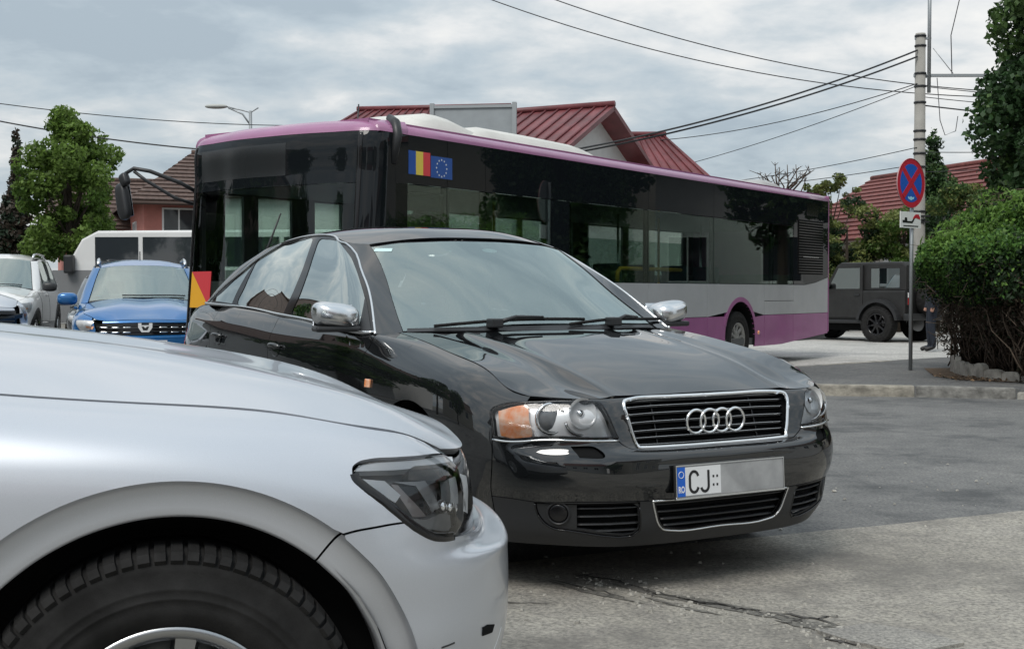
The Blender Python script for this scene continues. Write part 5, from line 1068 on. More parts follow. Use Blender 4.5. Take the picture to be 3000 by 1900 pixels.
# ---------------------------------------------------------------- ground, roads, pavement
def ground_mat(name, c1, c2, c3, rough=.85, fine=55, specks=.0, bump=.35, stain=None):
    m = bpy.data.materials.new(name); m.use_nodes = True; nt = m.node_tree; b = nt.nodes['Principled BSDF']; N = nt.nodes.new; Lk = nt.links.new
    b.inputs['Roughness'].default_value = rough; b.inputs['Specular IOR Level'].default_value = .3
    tc = N('ShaderNodeTexCoord')
    def noise(s, d=6, r=.6, off=0):
        mp = N('ShaderNodeMapping'); mp.inputs['Location'].default_value = (off, off * 1.7, 0); n = N('ShaderNodeTexNoise'); n.inputs['Scale'].default_value = s; n.inputs['Detail'].default_value = d; n.inputs['Roughness'].default_value = r
        Lk(tc.outputs['Object'], mp.inputs[0]); Lk(mp.outputs[0], n.inputs['Vector']); return n.outputs['Fac']
    def ramp(f, stops):
        r = N('ShaderNodeValToRGB'); Lk(f, r.inputs[0]); e = r.color_ramp.elements
        e[0].position, e[0].color = stops[0][0], (*stops[0][1], 1); e[1].position, e[1].color = stops[-1][0], (*stops[-1][1], 1)
        for p, c in stops[1:-1]: q = e.new(p); q.color = (*c, 1)
        return r.outputs[0]
    def mix(a, bb, f, t='MIX'):
        x = N('ShaderNodeMix'); x.data_type = 'RGBA'; x.blend_type = t
        for i, q in ((6, a), (7, bb)):
            if isinstance(q, tuple): x.inputs[i].default_value = (*q, 1)
            else: Lk(q, x.inputs[i])
        if isinstance(f, float): x.inputs[0].default_value = f
        else: Lk(f, x.inputs[0])
        return x.outputs[2]
    col_ = ramp(noise(.9, 8, .65), [(.32, c1), (.52, c2), (.70, c3)])
    grain = ramp(noise(fine, 3, .75, 3), [(.34, (.52, .52, .52)), (.5, (1, 1, 1)), (.66, (1.42, 1.40, 1.35))])
    col_ = mix(col_, grain, .9, 'MULTIPLY')
    mid = ramp(noise(7, 5, .7, 9), [(.3, (.78, .78, .80)), (.6, (1.1, 1.1, 1.08))]); col_ = mix(col_, mid, .8, 'MULTIPLY')
    vor = N('ShaderNodeTexVoronoi'); vor.inputs['Scale'].default_value = fine * .9; Lk(tc.outputs['Object'], vor.inputs['Vector'])
    sp_ = ramp(vor.outputs['Distance'], [(.06, (1, 1, 1)), (.13, (0, 0, 0))])
    gate = ramp(noise(2.2, 5, .7, 21), [(.52, (0, 0, 0)), (.66, (1, 1, 1))])
    sg_ = mix(sp_, gate, 1.0, 'MULTIPLY')
    if specks: col_ = mix(col_, (specks, specks * .98, specks * .93), sg_)
    if stain: col_ = mix(col_, tuple(stain), ramp(noise(1.1, 7, .7, 40), [(.50, (0, 0, 0)), (.66, (.8, .8, .8))]))
    Lk(col_, b.inputs['Base Color'])
    bp_ = N('ShaderNodeBump'); bp_.inputs['Strength'].default_value = bump; bp_.inputs['Distance'].default_value = .006; Lk(noise(fine * 1.4, 5, .75, 7), bp_.inputs['Height']); Lk(bp_.outputs[0], b.inputs['Normal'])
    return m
asph_dark = ground_mat('asphalt_dark', (.132, .133, .133), (.165, .165, .163), (.20, .198, .193), specks=.30, stain=(.06, .063, .066))
asph_light = ground_mat('asphalt_worn', (.235, .222, .198), (.305, .288, .257), (.365, .345, .31), fine=60, specks=.46, stain=(.15, .142, .13), bump=.8)
conc = ground_mat('concrete_road', (.40, .395, .375), (.47, .46, .44), (.52, .51, .485), fine=30, stain=(.31, .305, .29))
pav_m = ground_mat('pavement_asphalt', (.105, .107, .108), (.135, .136, .137), (.17, .168, .163), fine=40, specks=.3)
kerb_m = mat('kerb_concrete', (.33, .315, .28), .85, var=.4, scale=6, bump=.5, bscale=30)
kerbs = [kerb_m, mat('kerb_dark', (.20, .195, .18), .9, var=.4, scale=7, bump=.5, bscale=30), mat('kerb_brownish', (.27, .25, .21), .9, var=.45, scale=5, bump=.5, bscale=30)]
soil_m = mat('soil_and_leaves', (.06, .040, .026), .95, color2=(.16, .105, .065), scale=22, bump=.8, bscale=40)
base_m = ground_mat('far_ground', (.14, .145, .13), (.19, .19, .17), (.24, .235, .21), fine=3)
def sheet(name, poly, z, m, sub=None):
    return tag(mesh_obj(name, [(x, y, z) for x, y in poly], [tuple(range(len(poly)))], m), kind='structure')
sheet('ground', [(-1500, -1500), (1500, -1500), (1500, 1500), (-1500, 1500)], -.012, base_m)
sheet('road', [(-60, -40), (60, -40), (60, 40), (-60, 40)], 0, asph_dark)
# the worn forecourt in front, its edge a ragged line
edge = [(x, 5.31 + .478 * x + .012 * math.sin(x * 2.1) + .006 * math.sin(x * 9 + 1) + .004 * math.sin(x * 31)) for x in np.linspace(-12, 14, 120)]
sheet('forecourt', [(-12, -30), (14, -30)] + edge[::-1], .004, asph_light)
sheet('crossing_road', [(-.3, 14.4), (4.1, 17.9), (6.17, 19.6), (22, 33), (60, 62), (40, 90), (-8, 40), (-3.5, 20)], .004, conc)
pav = [(2.25, 15.9), (2.2, 15.1), (2.38, 14.5), (2.75, 14.16), (3.3, 13.98), (4.4, 13.76), (5.4, 13.5), (9, 12.9), (16, 11.9), (16, 27.6), (6.22, 19.45), (4.2, 17.78), (2.9, 16.65)]
pv = MB().prism(pav, 0, .115, lambda x, y, t: (x, y, t)).build('pavement', pav_m); tag(pv, kind='structure')
def along(pts, step):
    P = [Vector((*p, 0)) for p in pts]; out = []
    for a, b in zip(P[:-1], P[1:]):
        n = max(1, round((b - a).length / step))
        out += [(a.lerp(b, i / n), a.lerp(b, (i + 1) / n)) for i in range(n)]
    return out
for i, (a, b) in enumerate(along(pav[0:9], 1.0) + along(pav[10:] + pav[:1], 1.0)):
    dv_ = (b - a).normalized(); nn = Vector((dv_.y, -dv_.x, 0)); L_ = (b - a).length
    low = .045 if a.x > 5.2 and a.y < 14 else 0
    mt = Matrix.Translation((a + b) / 2 + nn * rng.uniform(-.006, .008)) @ Matrix.Rotation(math.atan2(dv_.y, dv_.x) + rng.normal(0, .012), 4, 'Z') @ Matrix.Rotation(rng.normal(0, .008), 4, 'Y')
    MB().box((-L_ / 2 + .006, -.01, -.05), (L_ / 2 - .006, .14, .122 - low + rng.uniform(-.012, .010)), mt, bev=.022).build('kerbstone', kerbs[1] if low and i % 3 else kerbs[(i * 2) % 3], pv)
bed = [(5.55, 17.0), (5.35, 16.2), (5.15, 15.4), (5.25, 14.75), (5.9, 14.2), (7.5, 13.75), (13, 13.0), (13, 17.5)]
sheet('planting_bed', bed, .122, soil_m)
# cracks and broken edges of the forecourt: shallow dark gaps, a lifted slab edge, loose stones
crack_m = mat('crack_dirt', (.070, .066, .060), .95)
def crack(pts, w):
    P = smooth_line(pts, 5); n = len(P); v = []; wob = rng.uniform(.4, 1.5, n)
    for i, (x, y) in enumerate(P):
        a = P[max(i - 1, 0)]; b = P[min(i + 1, n - 1)]; q = math.dist(a, b); nx, ny = -(b[1] - a[1]) / q, (b[0] - a[0]) / q
        j = rng.normal(0, .010, 2); t = .6 * w * wob[i] * (1 - abs(2 * i / (n - 1) - 1) ** 3) + .001
        v += [(x + nx * t + j[0], y + ny * t + j[1], .0082), (x - nx * t + j[0], y - ny * t + j[1], .0082)]
    return tag(mesh_obj('road_crack', v, [(2 * i, 2 * i + 1, 2 * i + 3, 2 * i + 2) for i in range(n - 1)], crack_m), kind='structure')
def dirt(cx, cy, L_, wd, ang, seed, m):
    g = np.random.default_rng(seed); n = 22; P = []
    for k in range(n):
        t = 2 * math.pi * k / n; r = 1 + .35 * g.normal(); x, y = L_ * math.cos(t) * max(.35, r), wd * math.sin(t) * max(.35, r)
        P.append((cx + x * math.cos(ang) - y * math.sin(ang), cy + x * math.sin(ang) + y * math.cos(ang)))
    return tag(mesh_obj('road_dirt', [(x, y, .0062 + .0002 * seed) for x, y in P], [tuple(range(n))], m), kind='structure')
dirt_m = ground_mat('crumbled_asphalt', (.12, .115, .105), (.17, .163, .148), (.25, .24, .215), fine=45, specks=.40, bump=1.0)
A_ = math.atan2(-.95, .9)
for i, (x, y, L_, wd) in enumerate(((.50, 4.80, .20, .030), (.78, 4.55, .22, .040), (1.02, 4.30, .16, .045), (.30, 4.78, .16, .022), (.62, 4.55, .14, .020))): dirt(x, y, L_, wd, A_ + .1 * math.sin(i * 3), i, dirt_m)
base = [(.26, 5.05), (.40, 4.93), (.52, 4.80), (.66, 4.63), (.80, 4.55), (.93, 4.46), (1.03, 4.38), (1.10, 4.28)]
for q in range(5):
    i0 = q + int(rng.integers(0, 2)); seg = base[i0:i0 + 3]
    if len(seg) > 1: crack([(x + rng.normal(0, .02), y + rng.normal(0, .02)) for x, y in seg], .010)
for q in range(9):
    i0 = int(rng.integers(0, 7)); x, y = base[i0]; an = A_ + rng.normal(0, .9); l_ = rng.uniform(.06, .16)
    crack([(x, y), (x + .5 * l_ * math.cos(an) + rng.normal(0, .01), y + .5 * l_ * math.sin(an) + rng.normal(0, .01)), (x + l_ * math.cos(an), y + l_ * math.sin(an))], .005)
crack([(.15, 4.98), (.32, 4.80), (.46, 4.65)], .007); crack([(-.2, 4.57), (.0, 4.62), (.16, 4.60)], .006); crack([(1.02, 4.16), (1.08, 4.09), (1.17, 4.03), (1.24, 3.90)], .015)
stone_m = mat('loose_stone', (.34, .325, .29), .85, var=.45, scale=30, bump=.5, bscale=60)
b = MB()
for i in range(520):
    if i < 230: t = rng.uniform(0, 1); x = .28 + .9 * t + rng.normal(0, .11); y = 5.0 - .95 * t + rng.normal(0, .10)
    elif i < 300: x = 1.12 + rng.normal(0, .07); y = 4.12 + rng.normal(0, .07)
    else: x = rng.uniform(.0, 3.4); y = rng.uniform(4.2, 8.5)
    r = abs(rng.normal(.0045, .004)) + .0025; r *= 1.5 if i in (340, 355, 372, 390) else 1
    r *= .8
    P = [(x + r * rng.uniform(.6, 1.4) * math.cos(a), y + r * rng.uniform(.6, 1.4) * math.sin(a)) for a in np.linspace(0, 5.2, 5)]; h = r * rng.uniform(.5, 1.0)
    b.add([(px, py, .004) for px, py in P] + [(x + (px - x) * .6, y + (py - y) * .6, .004 + h) for px, py in P], [(5, 6, 7, 8, 9)] + [(k, (k + 1) % 5, (k + 1) % 5 + 5, k + 5) for k in range(5)])
tag(b.build('loose_stones', stone_m), 'pale loose stones scattered along the cracks in the worn forecourt', kind='stuff')
slab = [(1.02, 4.20), (1.22, 4.29), (1.36, 4.20), (1.46, 4.05), (1.25, 3.93), (1.10, 4.07)]
tag(MB().prism(slab, .002, .016, lambda x, y, t: (x, y, t)).build('broken_slab', ground_mat('slab_face', (.22, .21, .195), (.27, .26, .24), (.31, .30, .275), fine=70)), kind='structure')
# ---------------------------------------------------------------- houses
tile_brown = mat('roof_tile_brown', (.100, .066, .055), .8, var=.35, scale=9, bump=.3)
tile_red = mat('roof_tile_red', (.165, .052, .046), .75, var=.3, scale=7, bump=.3)
metal_red = mat('roof_metal_dark_red', (.140, .034, .038), .45, .0, .5, var=.35, scale=1.3)
wall_white = mat('plaster_white', (.62, .62, .61), .9, var=.05, scale=3)
wall_cream = mat('plaster_cream', (.52, .49, .43), .9, var=.06, scale=3)
wall_pink = mat('plaster_pink', (.52, .205, .17), .9, var=.08, scale=3)
wood_dark = mat('dark_wood', (.055, .035, .028), .7)
house_pane = mat('house_pane', (.03, .036, .042), .06, coat=1)
def house(name, label, loc, rz, w, dd, h, rise, wm_, rm_, over=.5, wins=(), ribs=0, courses=0, group=None, cat='house', chimney=None, hip=0.0):
    """ridge along local X; walls w (X) by dd (Y), eaves at h"""
    t = thing(name, label, cat, loc, rz, group); a, b_ = w / 2, dd / 2
    v = [(-a, -b_, 0), (a, -b_, 0), (a, b_, 0), (-a, b_, 0), (-a, -b_, h), (a, -b_, h), (a, b_, h), (-a, b_, h)]
    f = [(0, 1, 5, 4), (2, 3, 7, 6)]
    if hip: f += [(1, 2, 6, 5), (3, 0, 4, 7)]
    else: v += [(-a, 0, h + rise), (a, 0, h + rise)]; f += [(1, 2, 6, 9, 5), (3, 0, 4, 8, 7)]
    MB().add(v, f).build('wall', wm_, t)
    sl = rise / b_; ex = over; zo = h - sl * over
    for s in (-1, 1):
        x1 = a + ex; xr = x1 - hip * 1.0
        def P(u, q, up=0):   # u along, q 0 eave .. 1 ridge
            hw = x1 + (xr - x1) * q; n = math.hypot(1, sl)
            return Vector((u * hw, s * (b_ + over) * (1 - q) - (-s) * (sl / n) * up * 1.0, zo + (rise + sl * over) * q + up / n))
        r = MB().add([P(-1, 0), P(1, 0), P(1, 1), P(-1, 1), P(-1, 0, -.12), P(1, 0, -.12), P(1, 1, -.12), P(-1, 1, -.12)], [(0, 1, 2, 3), (4, 7, 6, 5), (0, 4, 5, 1), (1, 5, 6, 2), (2, 6, 7, 3), (3, 7, 4, 0)]).build('roof_slope', rm_, t)
        first = None
        for k in range(ribs):
            x = -1 + 2 * (k + .5) / ribs
            if hip: MB().tube([P(x, 0, .02), P(x, 1, .02)], .035, 5).build('roof_rib', rm_, r)
            elif first is None:
                first = MB().tube([P(x, 0, .02) - Vector((x * x1, 0, 0)), P(x, 1, .02) - Vector((x * x1, 0, 0))], .035, 5).build('roof_rib', rm_, r); first.location.x = x * x1
            else: c = first.copy(); link(c, r); c.location.x = x * x1
        for k in range(courses):
            q0, q1 = k / courses, (k + 1.12) / courses
            MB().add([P(-1, q0, .065), P(1, q0, .065), P(1, min(q1, 1), .012), P(-1, min(q1, 1), .012), P(-1, q0, 0), P(1, q0, 0)], [(0, 1, 2, 3), (4, 5, 1, 0)]).build('tile_course', rm_, r)
        MB().tube([P(-1, 0, -.06) + Vector((0, s * .05, -.02)), P(1, 0, -.06) + Vector((0, s * .05, -.02))], .06, 6).build('gutter', wood_dark, r)
    if hip:
        for s in (-1, 1):
            x1 = a + ex
            MB().add([(s * x1, -b_ - over, zo), (s * x1, b_ + over, zo), (s * (x1 - hip), 0, h + rise), (s * x1, -b_ - over, zo - .1), (s * x1, b_ + over, zo - .1)], [(0, 1, 2), (0, 3, 4, 1)]).build('hip_slope', rm_, t)
    MB().tube([(-a - ex + hip, 0, h + rise + .05), (a + ex - hip, 0, h + rise + .05)], .09, 6).build('ridge', rm_, t)
    for (side, x, z, ww, hh) in wins:
        o_ = {'f': Matrix.Translation((x, -b_, z)), 'b': Matrix.Translation((x, b_, z)) @ Matrix.Rotation(math.pi, 4, 'Z'), 'r': Matrix.Translation((a, x, z)) @ Matrix.Rotation(math.pi / 2, 4, 'Z'), 'l': Matrix.Translation((-a, x, z)) @ Matrix.Rotation(-math.pi / 2, 4, 'Z')}[side]
        fr_ = MB()
        for lo, hi in (((-ww / 2 - .06, -.05, -hh / 2 - .06), (-ww / 2, .02, hh / 2 + .06)), ((ww / 2, -.05, -hh / 2 - .06), (ww / 2 + .06, .02, hh / 2 + .06)), ((-ww / 2, -.05, hh / 2), (ww / 2, .02, hh / 2 + .06)), ((-ww / 2, -.05, -hh / 2 - .06), (ww / 2, .02, -hh / 2)), ((-.025, -.04, -hh / 2), (.025, .0, hh / 2))): fr_.box(lo, hi, o_)
        fo_ = fr_.build('window', M['white'], t)
        MB().box((-ww / 2, -.02, -hh / 2), (ww / 2, .01, hh / 2), o_).build('pane', house_pane, fo_)
        MB().box((-ww / 2 - .1, -.12, -hh / 2 - .12), (ww / 2 + .1, .0, -hh / 2 - .06), o_).build('sill', M['white'], fo_)
    if chimney:
        cx_, cy_, cw, ct = chimney
        ch = MB().box((cx_ - cw, cy_ - cw, h + rise * .3), (cx_ + cw, cy_ + cw, ct)).build('chimney', mat('chimney_brick', (.14, .09, .07), .9, var=.3, scale=6), t)
        MB().box((cx_ - cw - .08, cy_ - cw - .08, ct), (cx_ + cw + .08, cy_ + cw + .08, ct + .1)).build('chimney_cap', wood_dark, ch)
    return t
# white gabled house with a dark red metal roof, right behind the bus
hx = math.atan2(.464, -.885)
rd = Vector((-.885, .464, 0)); L0 = 11.0
hc = Vector((2.73, 34.0, 0)) + rd * (L0 / 2)
house('white_house', 'white gabled house with dark red ribbed metal roof behind the bus', (hc.x, hc.y, 0), hx + math.pi, L0 - 1.2, 4.9, 4.98, 1.15, wall_white, metal_red, .62, [('f', -2, 3.4, 1.2, 1.2), ('r', 0, 3.6, 1.0, 1.0)], ribs=30)
house('side_house', 'low wing with dark red metal roof right of the white gable', (3.55, 39.5, 0), 0, 4.4, 5.0, 4.35, 1.65, wall_white, metal_red, .5, ribs=16, hip=1.45)
house('hipped_house', 'dark red ribbed hipped roof showing above the front of the bus', (-2.6, 42.0, 0), R(-8), 6.6, 6, 5.75, 1.45, wall_cream, metal_red, .5, ribs=22, hip=1.2)
# grey back of a billboard on posts
bbd = thing('billboard', 'grey back of a framed billboard rising behind the bus roof', 'billboard', (-.93, 30.5, 0), R(-7))
MB().box((-1.0, -.04, 4.0), (1.0, .04, 5.60)).build('panel', mat('billboard_grey', (.27, .295, .31), .6, var=.06, scale=4), bbd)
for x in (-1.0, 1.0): MB().box((x - .05, -.09, 0), (x + .05, .05, 5.68)).build('post', mat('galvanised_steel', (.34, .36, .37), .45, .6), bbd)
MB().box((-1.0, -.08, 5.56), (1.0, .05, 5.63)).build('top_rail', MATS['galvanised_steel'], bbd)
# pink house on the left
house('pink_house', 'pink house with brown tiled hipped roof and chimney left of the bus', (-10.1, 47.0, 0), R(22), 7.5, 6.0, 4.53, 1.67, wall_pink, tile_brown, .6, [('f', -2.6, 3.35, 1.0, 1.2), ('f', .3, 3.35, .9, 1.2), ('f', 2.9, 3.35, .9, 1.2), ('l', 0, 3.0, 1.0, 1.2)], courses=13, chimney=(.6, .3, .3, 6.35), hip=2.6)
house('dormer_house', 'brown tiled house roof behind the left end of the pink house', (-15.2, 50.0, 0), R(22), 5, 5, 3.9, 1.6, wall_pink, tile_brown, .5, [('f', .5, 3.0, 1.0, 1.1)], courses=11)
house('verge_house', 'white gable wall with dark sloping verge beside the bus front', (-6.1, 37.0, 0), R(8), 4.2, 4, 3.9, 1.0, wall_white, wood_dark, .15)
house('tiled_house', 'house with red tiled roof behind the sign and the utility pole', (14.6, 42.0, 0), R(-72), 8.0, 7.0, 3.15, 2.1, wall_cream, tile_red, .6, [('f', -2, 2.8, 1.2, 1.3), ('f', 2, 2.8, 1.2, 1.3)], courses=15)
# the street continues round the viewer: houses that show only as reflections
for i, (x, y, rz, w, dd, h, rs, wmat, rmat) in enumerate(((-24, 9, 80, 11, 8, 4.2, 3.0, wall_cream, tile_brown), (-22, 24, 75, 10, 8, 4.4, 2.8, wall_white, tile_brown), (-12, -16, 4, 11, 8, 4.6, 3.0, wall_cream, tile_brown), (3, -18, -3, 12, 8, 4.8, 2.8, wall_white, tile_red), (17, -14, -10, 10, 8, 4.4, 2.8, wall_cream, tile_brown), (21, 8, -82, 11, 8, 4.6, 2.8, wall_white, tile_brown), (22.5, 21, -80, 9, 8, 6.6, 2.6, wall_cream, tile_red), (25.5, 33, -65, 9, 8, 5.6, 2.6, wall_white, tile_brown))):
    house('street_house', ('cream', 'white', 'cream', 'white', 'cream', 'white', 'cream', 'white')[i] + ' house outside the view, ' + ('far left', 'left, further off', 'behind on the left', 'straight behind', 'behind on the right', 'right', 'right, tall', 'right, furthest')[i], (x, y, 0), R(rz), w, dd, h, rs, wmat, rmat, .6, [(s_, q, 2.2, 1.2, 1.4) for s_ in 'fb' for q in (-3, 0, 3)], group='houses round the viewer')
# ---------------------------------------------------------------- poles, wires, sign, lamp
galv = MATS['galvanised_steel']; pole_m = mat('pole_concrete', (.29, .28, .255), .85, var=.12, scale=3, bump=.2)
PX, PY = 9.65, 30.0
up = thing('utility_pole', 'pale concrete utility pole with steel bands behind the no stopping sign', 'pole', (PX, PY, 0))
MB().lathe([(.155, 0), (.115, 7.24), (.0, 7.24)], 20).build('shaft', pole_m, up)
for z in (7.18, 6.95, 6.30, 6.0, 5.62, 4.95, 4.75, 4.42, 4.10, 3.85, 3.55, 3.05, 2.85): MB().lathe([(.12 + (7.24 - z) * .0055, z - .025), (.135 + (7.24 - z) * .0055, z - .02), (.135 + (7.24 - z) * .0055, z + .02), (.12 + (7.24 - z) * .0055, z + .025)], 20).build('steel_band', M['trim'], up)
for z in (2.92, 2.78): MB().box((-.24, -.16, z), (.20, -.12, z + .035)).build('clamp', M['trim'], up)
MB().tube([(.21, 0, 5.85), (.21, 0, 9.4)], .045, 8).build('mast', galv, up)
for z in (6.2, 7.1): MB().box((-.13, -.03, z), (.25, .03, z + .05)).build('mast_bracket', galv, up)
MB().box((-.15, -.03, 6.22), (2.2, .03, 6.29)).build('cross_arm', galv, up)
MB().tube([(.75, 0, 6.3), (.72, 0, 7.2), (.95, 0, 8.2), (1.5, 0, 8.7), (2.2, 0, 8.85)], .012, 5).build('drop_wire', M['trim'], up)
MB().tube([(.40, 0, 6.2), (.48, 0, 5.2), (.6, 0, 4.85), (.85, 0, 4.95), (.9, 0, 5.3)], .010, 5).build('drop_wire', M['trim'], up)
MB().tube([(.30, 0, 6.9), (.78, 0, 6.3)], .010, 5).build('stay', galv, up)
wire_m = mat('cable_black', (.02, .021, .023), .6)
def cable(p0, p1, sag, r, label, grp='overhead cables', ext=()):
    a, b_ = Vector(p0), Vector(p1)
    pts = [a.lerp(b_, t) + Vector((0, 0, -4 * sag * t * (1 - t))) for t in np.linspace(0, 1, 28)]
    pts = [Vector(q) for q in ext] + pts
    return tag(MB().tube(pts, r, 5).build('overhead_cable', wire_m), label, 'cable', grp)
top = lambda z: (PX - .1, PY - .1, z)
cable(top(6.85 - .02), (1.2, 27.0, 4.15), .22, .022, 'upper of the two thick bundled cables falling left from the concrete pole')
cable(top(6.68), (1.0, 27.0, 4.05), .22, .022, 'lower of the two thick bundled cables falling left from the concrete pole')
cable(top(6.05), (4.2, 40.0, 5.9), .25, .012, 'thin cable from the pole towards the ridge of the gabled house')
cable(top(6.0), (5.0, 39.4, 5.0), .12, .010, 'steeper thin cable dropping left from the pole to the low wing')
cable(top(4.55), (5.2, 40.0, 4.45), .12, .010, 'thin cable level with the upper bands of the pole')
cable(top(4.15), (5.2, 40.0, 4.3), .10, .010, 'lowest thin cable left of the pole')
cable((-2.0, 34.0, 9.5), (13.5, 34.0, 6.35), .75, .014, 'long sagging cable entering at the top centre of the view, left one of two')
cable((-.7, 33.0, 9.4), (14.5, 34.0, 6.45), .70, .014, 'long sagging cable entering at the top centre of the view, right one of two')
cable((PX + .1, PY, 6.0), (14.2, 32.0, 6.05), .05, .010, 'thin cable running right from the pole below the cross arm')
cable((PX + .1, PY, 5.75), (14.2, 32.0, 5.75), .03, .010, 'lower thin cable running right from the pole below the cross arm')
cable((PX + .1, PY, 5.55), (12.4, 27.0, 4.75), .02, .018, 'short thick cable slanting down from the pole into the tall tree')
cable((PX + .1, PY, 4.45), (13.4, 31.0, 4.60), .02, .010, 'thin cable running right from the middle of the pole')
cable((PX + .1, PY, 3.98), (13.0, 31.0, 4.25), .02, .010, 'thin cable running right from the middle bands of the pole, lower one')
cable((-14.5, 30.0, 5.95), (-4.5, 38.0, 6.15), .30, .012, 'upper cable crossing the sky at the left above the green tree', ext=((-45, 8, 9.2), (-28, 20, 7.2)))
cable((-14.5, 30.0, 5.70), (-5.6, 30.0, 4.40), .22, .018, 'lower thicker cable crossing the sky at the left through the tree', ext=((-45, 12, 8.6), (-28, 22, 6.7)))
sl = thing('street_lamp', 'street lamp with curved arm above the bus front', 'lamp', (-8.25, 40.0, 0))
MB().tube([(0, 0, 0), (0, 0, 6.85)], [.08, .05], 8).build('pole', galv, sl)
MB().tube([(0, 0, 6.4), (-.25, 0, 6.75), (-.7, 0, 6.95)], .028, 6).build('arm', galv, sl); MB().tube([(.25, 0, 6.95), (0, 0, 6.8), (-.3, 0, 6.88), (-.75, 0, 6.98)], .022, 6).build('arm', galv, sl)
blob('lamp_head', mat('lamp_shell', (.42, .43, .41), .5), sl, (-1.08, 0, 6.99), (.36, .13, .075), 2.2)
# no stopping sign with a tow-away plate
SX, SY = 5.27, 16.6
sg_ = thing('no_stopping_sign', 'round blue and red no stopping sign on a steel post with small tow plate', 'sign', (SX, SY, .115), R(40))
MB().tube([(0, .03, 0), (0, .03, 2.75)], .026, 10).build('post', galv, sg_)
fz = lambda p, q, t: (p, t, q)
ox = -.085; fz = lambda p, q, t: (p + ox, t, q)
disc = MB().prism([(.32 * math.cos(a), 2.45 + .32 * math.sin(a)) for a in np.linspace(0, 2 * math.pi, 40, endpoint=False)], -.009, 0.0, fz).build('disc', galv, sg_)
MB().prism([(.318 * math.cos(a), 2.45 + .318 * math.sin(a)) for a in np.linspace(0, 2 * math.pi, 40, endpoint=False)], -.012, -.0085, fz).build('red_field', mat('sign_red', (.50, .018, .04), .4), disc)
MB().lathe([(.31, 0), (.322, -.002), (.326, .006), (.322, .012)], 40, Matrix.Translation((ox, -.006, 2.45)) @ Matrix.Rotation(R(90), 4, 'X')).build('disc_rim', mat('sign_rim', (.55, .30, .30), .4), disc)
MB().prism([(.25 * math.cos(a), 2.45 + .25 * math.sin(a)) for a in np.linspace(0, 2 * math.pi, 40, endpoint=False)], -.0135, -.0115, fz).build('blue_field', mat('sign_blue', (.012, .10, .48), .4), disc)
for s in (1, -1):
    c_, n_ = .18, .038
    MB().prism([(-c_ - n_ * .7, 2.45 - s * (c_ - n_ * .7)), (-c_ + n_ * .7, 2.45 - s * (c_ + n_ * .7)), (c_ + n_ * .7, 2.45 + s * (c_ - n_ * .7)), (c_ - n_ * .7, 2.45 + s * (c_ + n_ * .7))], -.0155 - .0012 * s, -.0125, fz).build('cross_bar', MATS['sign_red'], disc)
MB().prism([(-.06, 2.245), (0, 2.225), (.06, 2.245), (.075, 2.275), (.03, 2.265), (0, 2.28), (-.03, 2.265), (-.075, 2.275)], -.0145, -.0130, fz).build('city_mark', mat('sign_light_blue', (.35, .68, .85), .4), disc)
pt = MB().box((ox - .235, -.012, 1.865), (ox + .235, 0, 2.075)).build('tow_plate', M['white'], sg_)
truck = [(-.19, 1.93), (-.19, 1.965), (-.145, 1.965), (-.135, 2.0), (-.09, 2.0), (-.08, 1.955), (.02, 1.955), (.10, 2.03), (.115, 2.02), (.04, 1.93)]
MB().prism(truck, -.014, -.0115, fz).build('tow_truck_mark', M['ink'], pt)
MB().prism([(.045, 1.985), (.07, 2.02), (.11, 2.045), (.175, 2.05), (.21, 2.015), (.215, 1.98), (.12, 2.0)], -.0145, -.0115, fz).build('towed_car_mark', MATS['sign_red'], pt)
MB().box((ox - .17, -.014, 1.885), (ox + .17, -.0115, 1.898)).build('plate_line', M['ink'], pt)
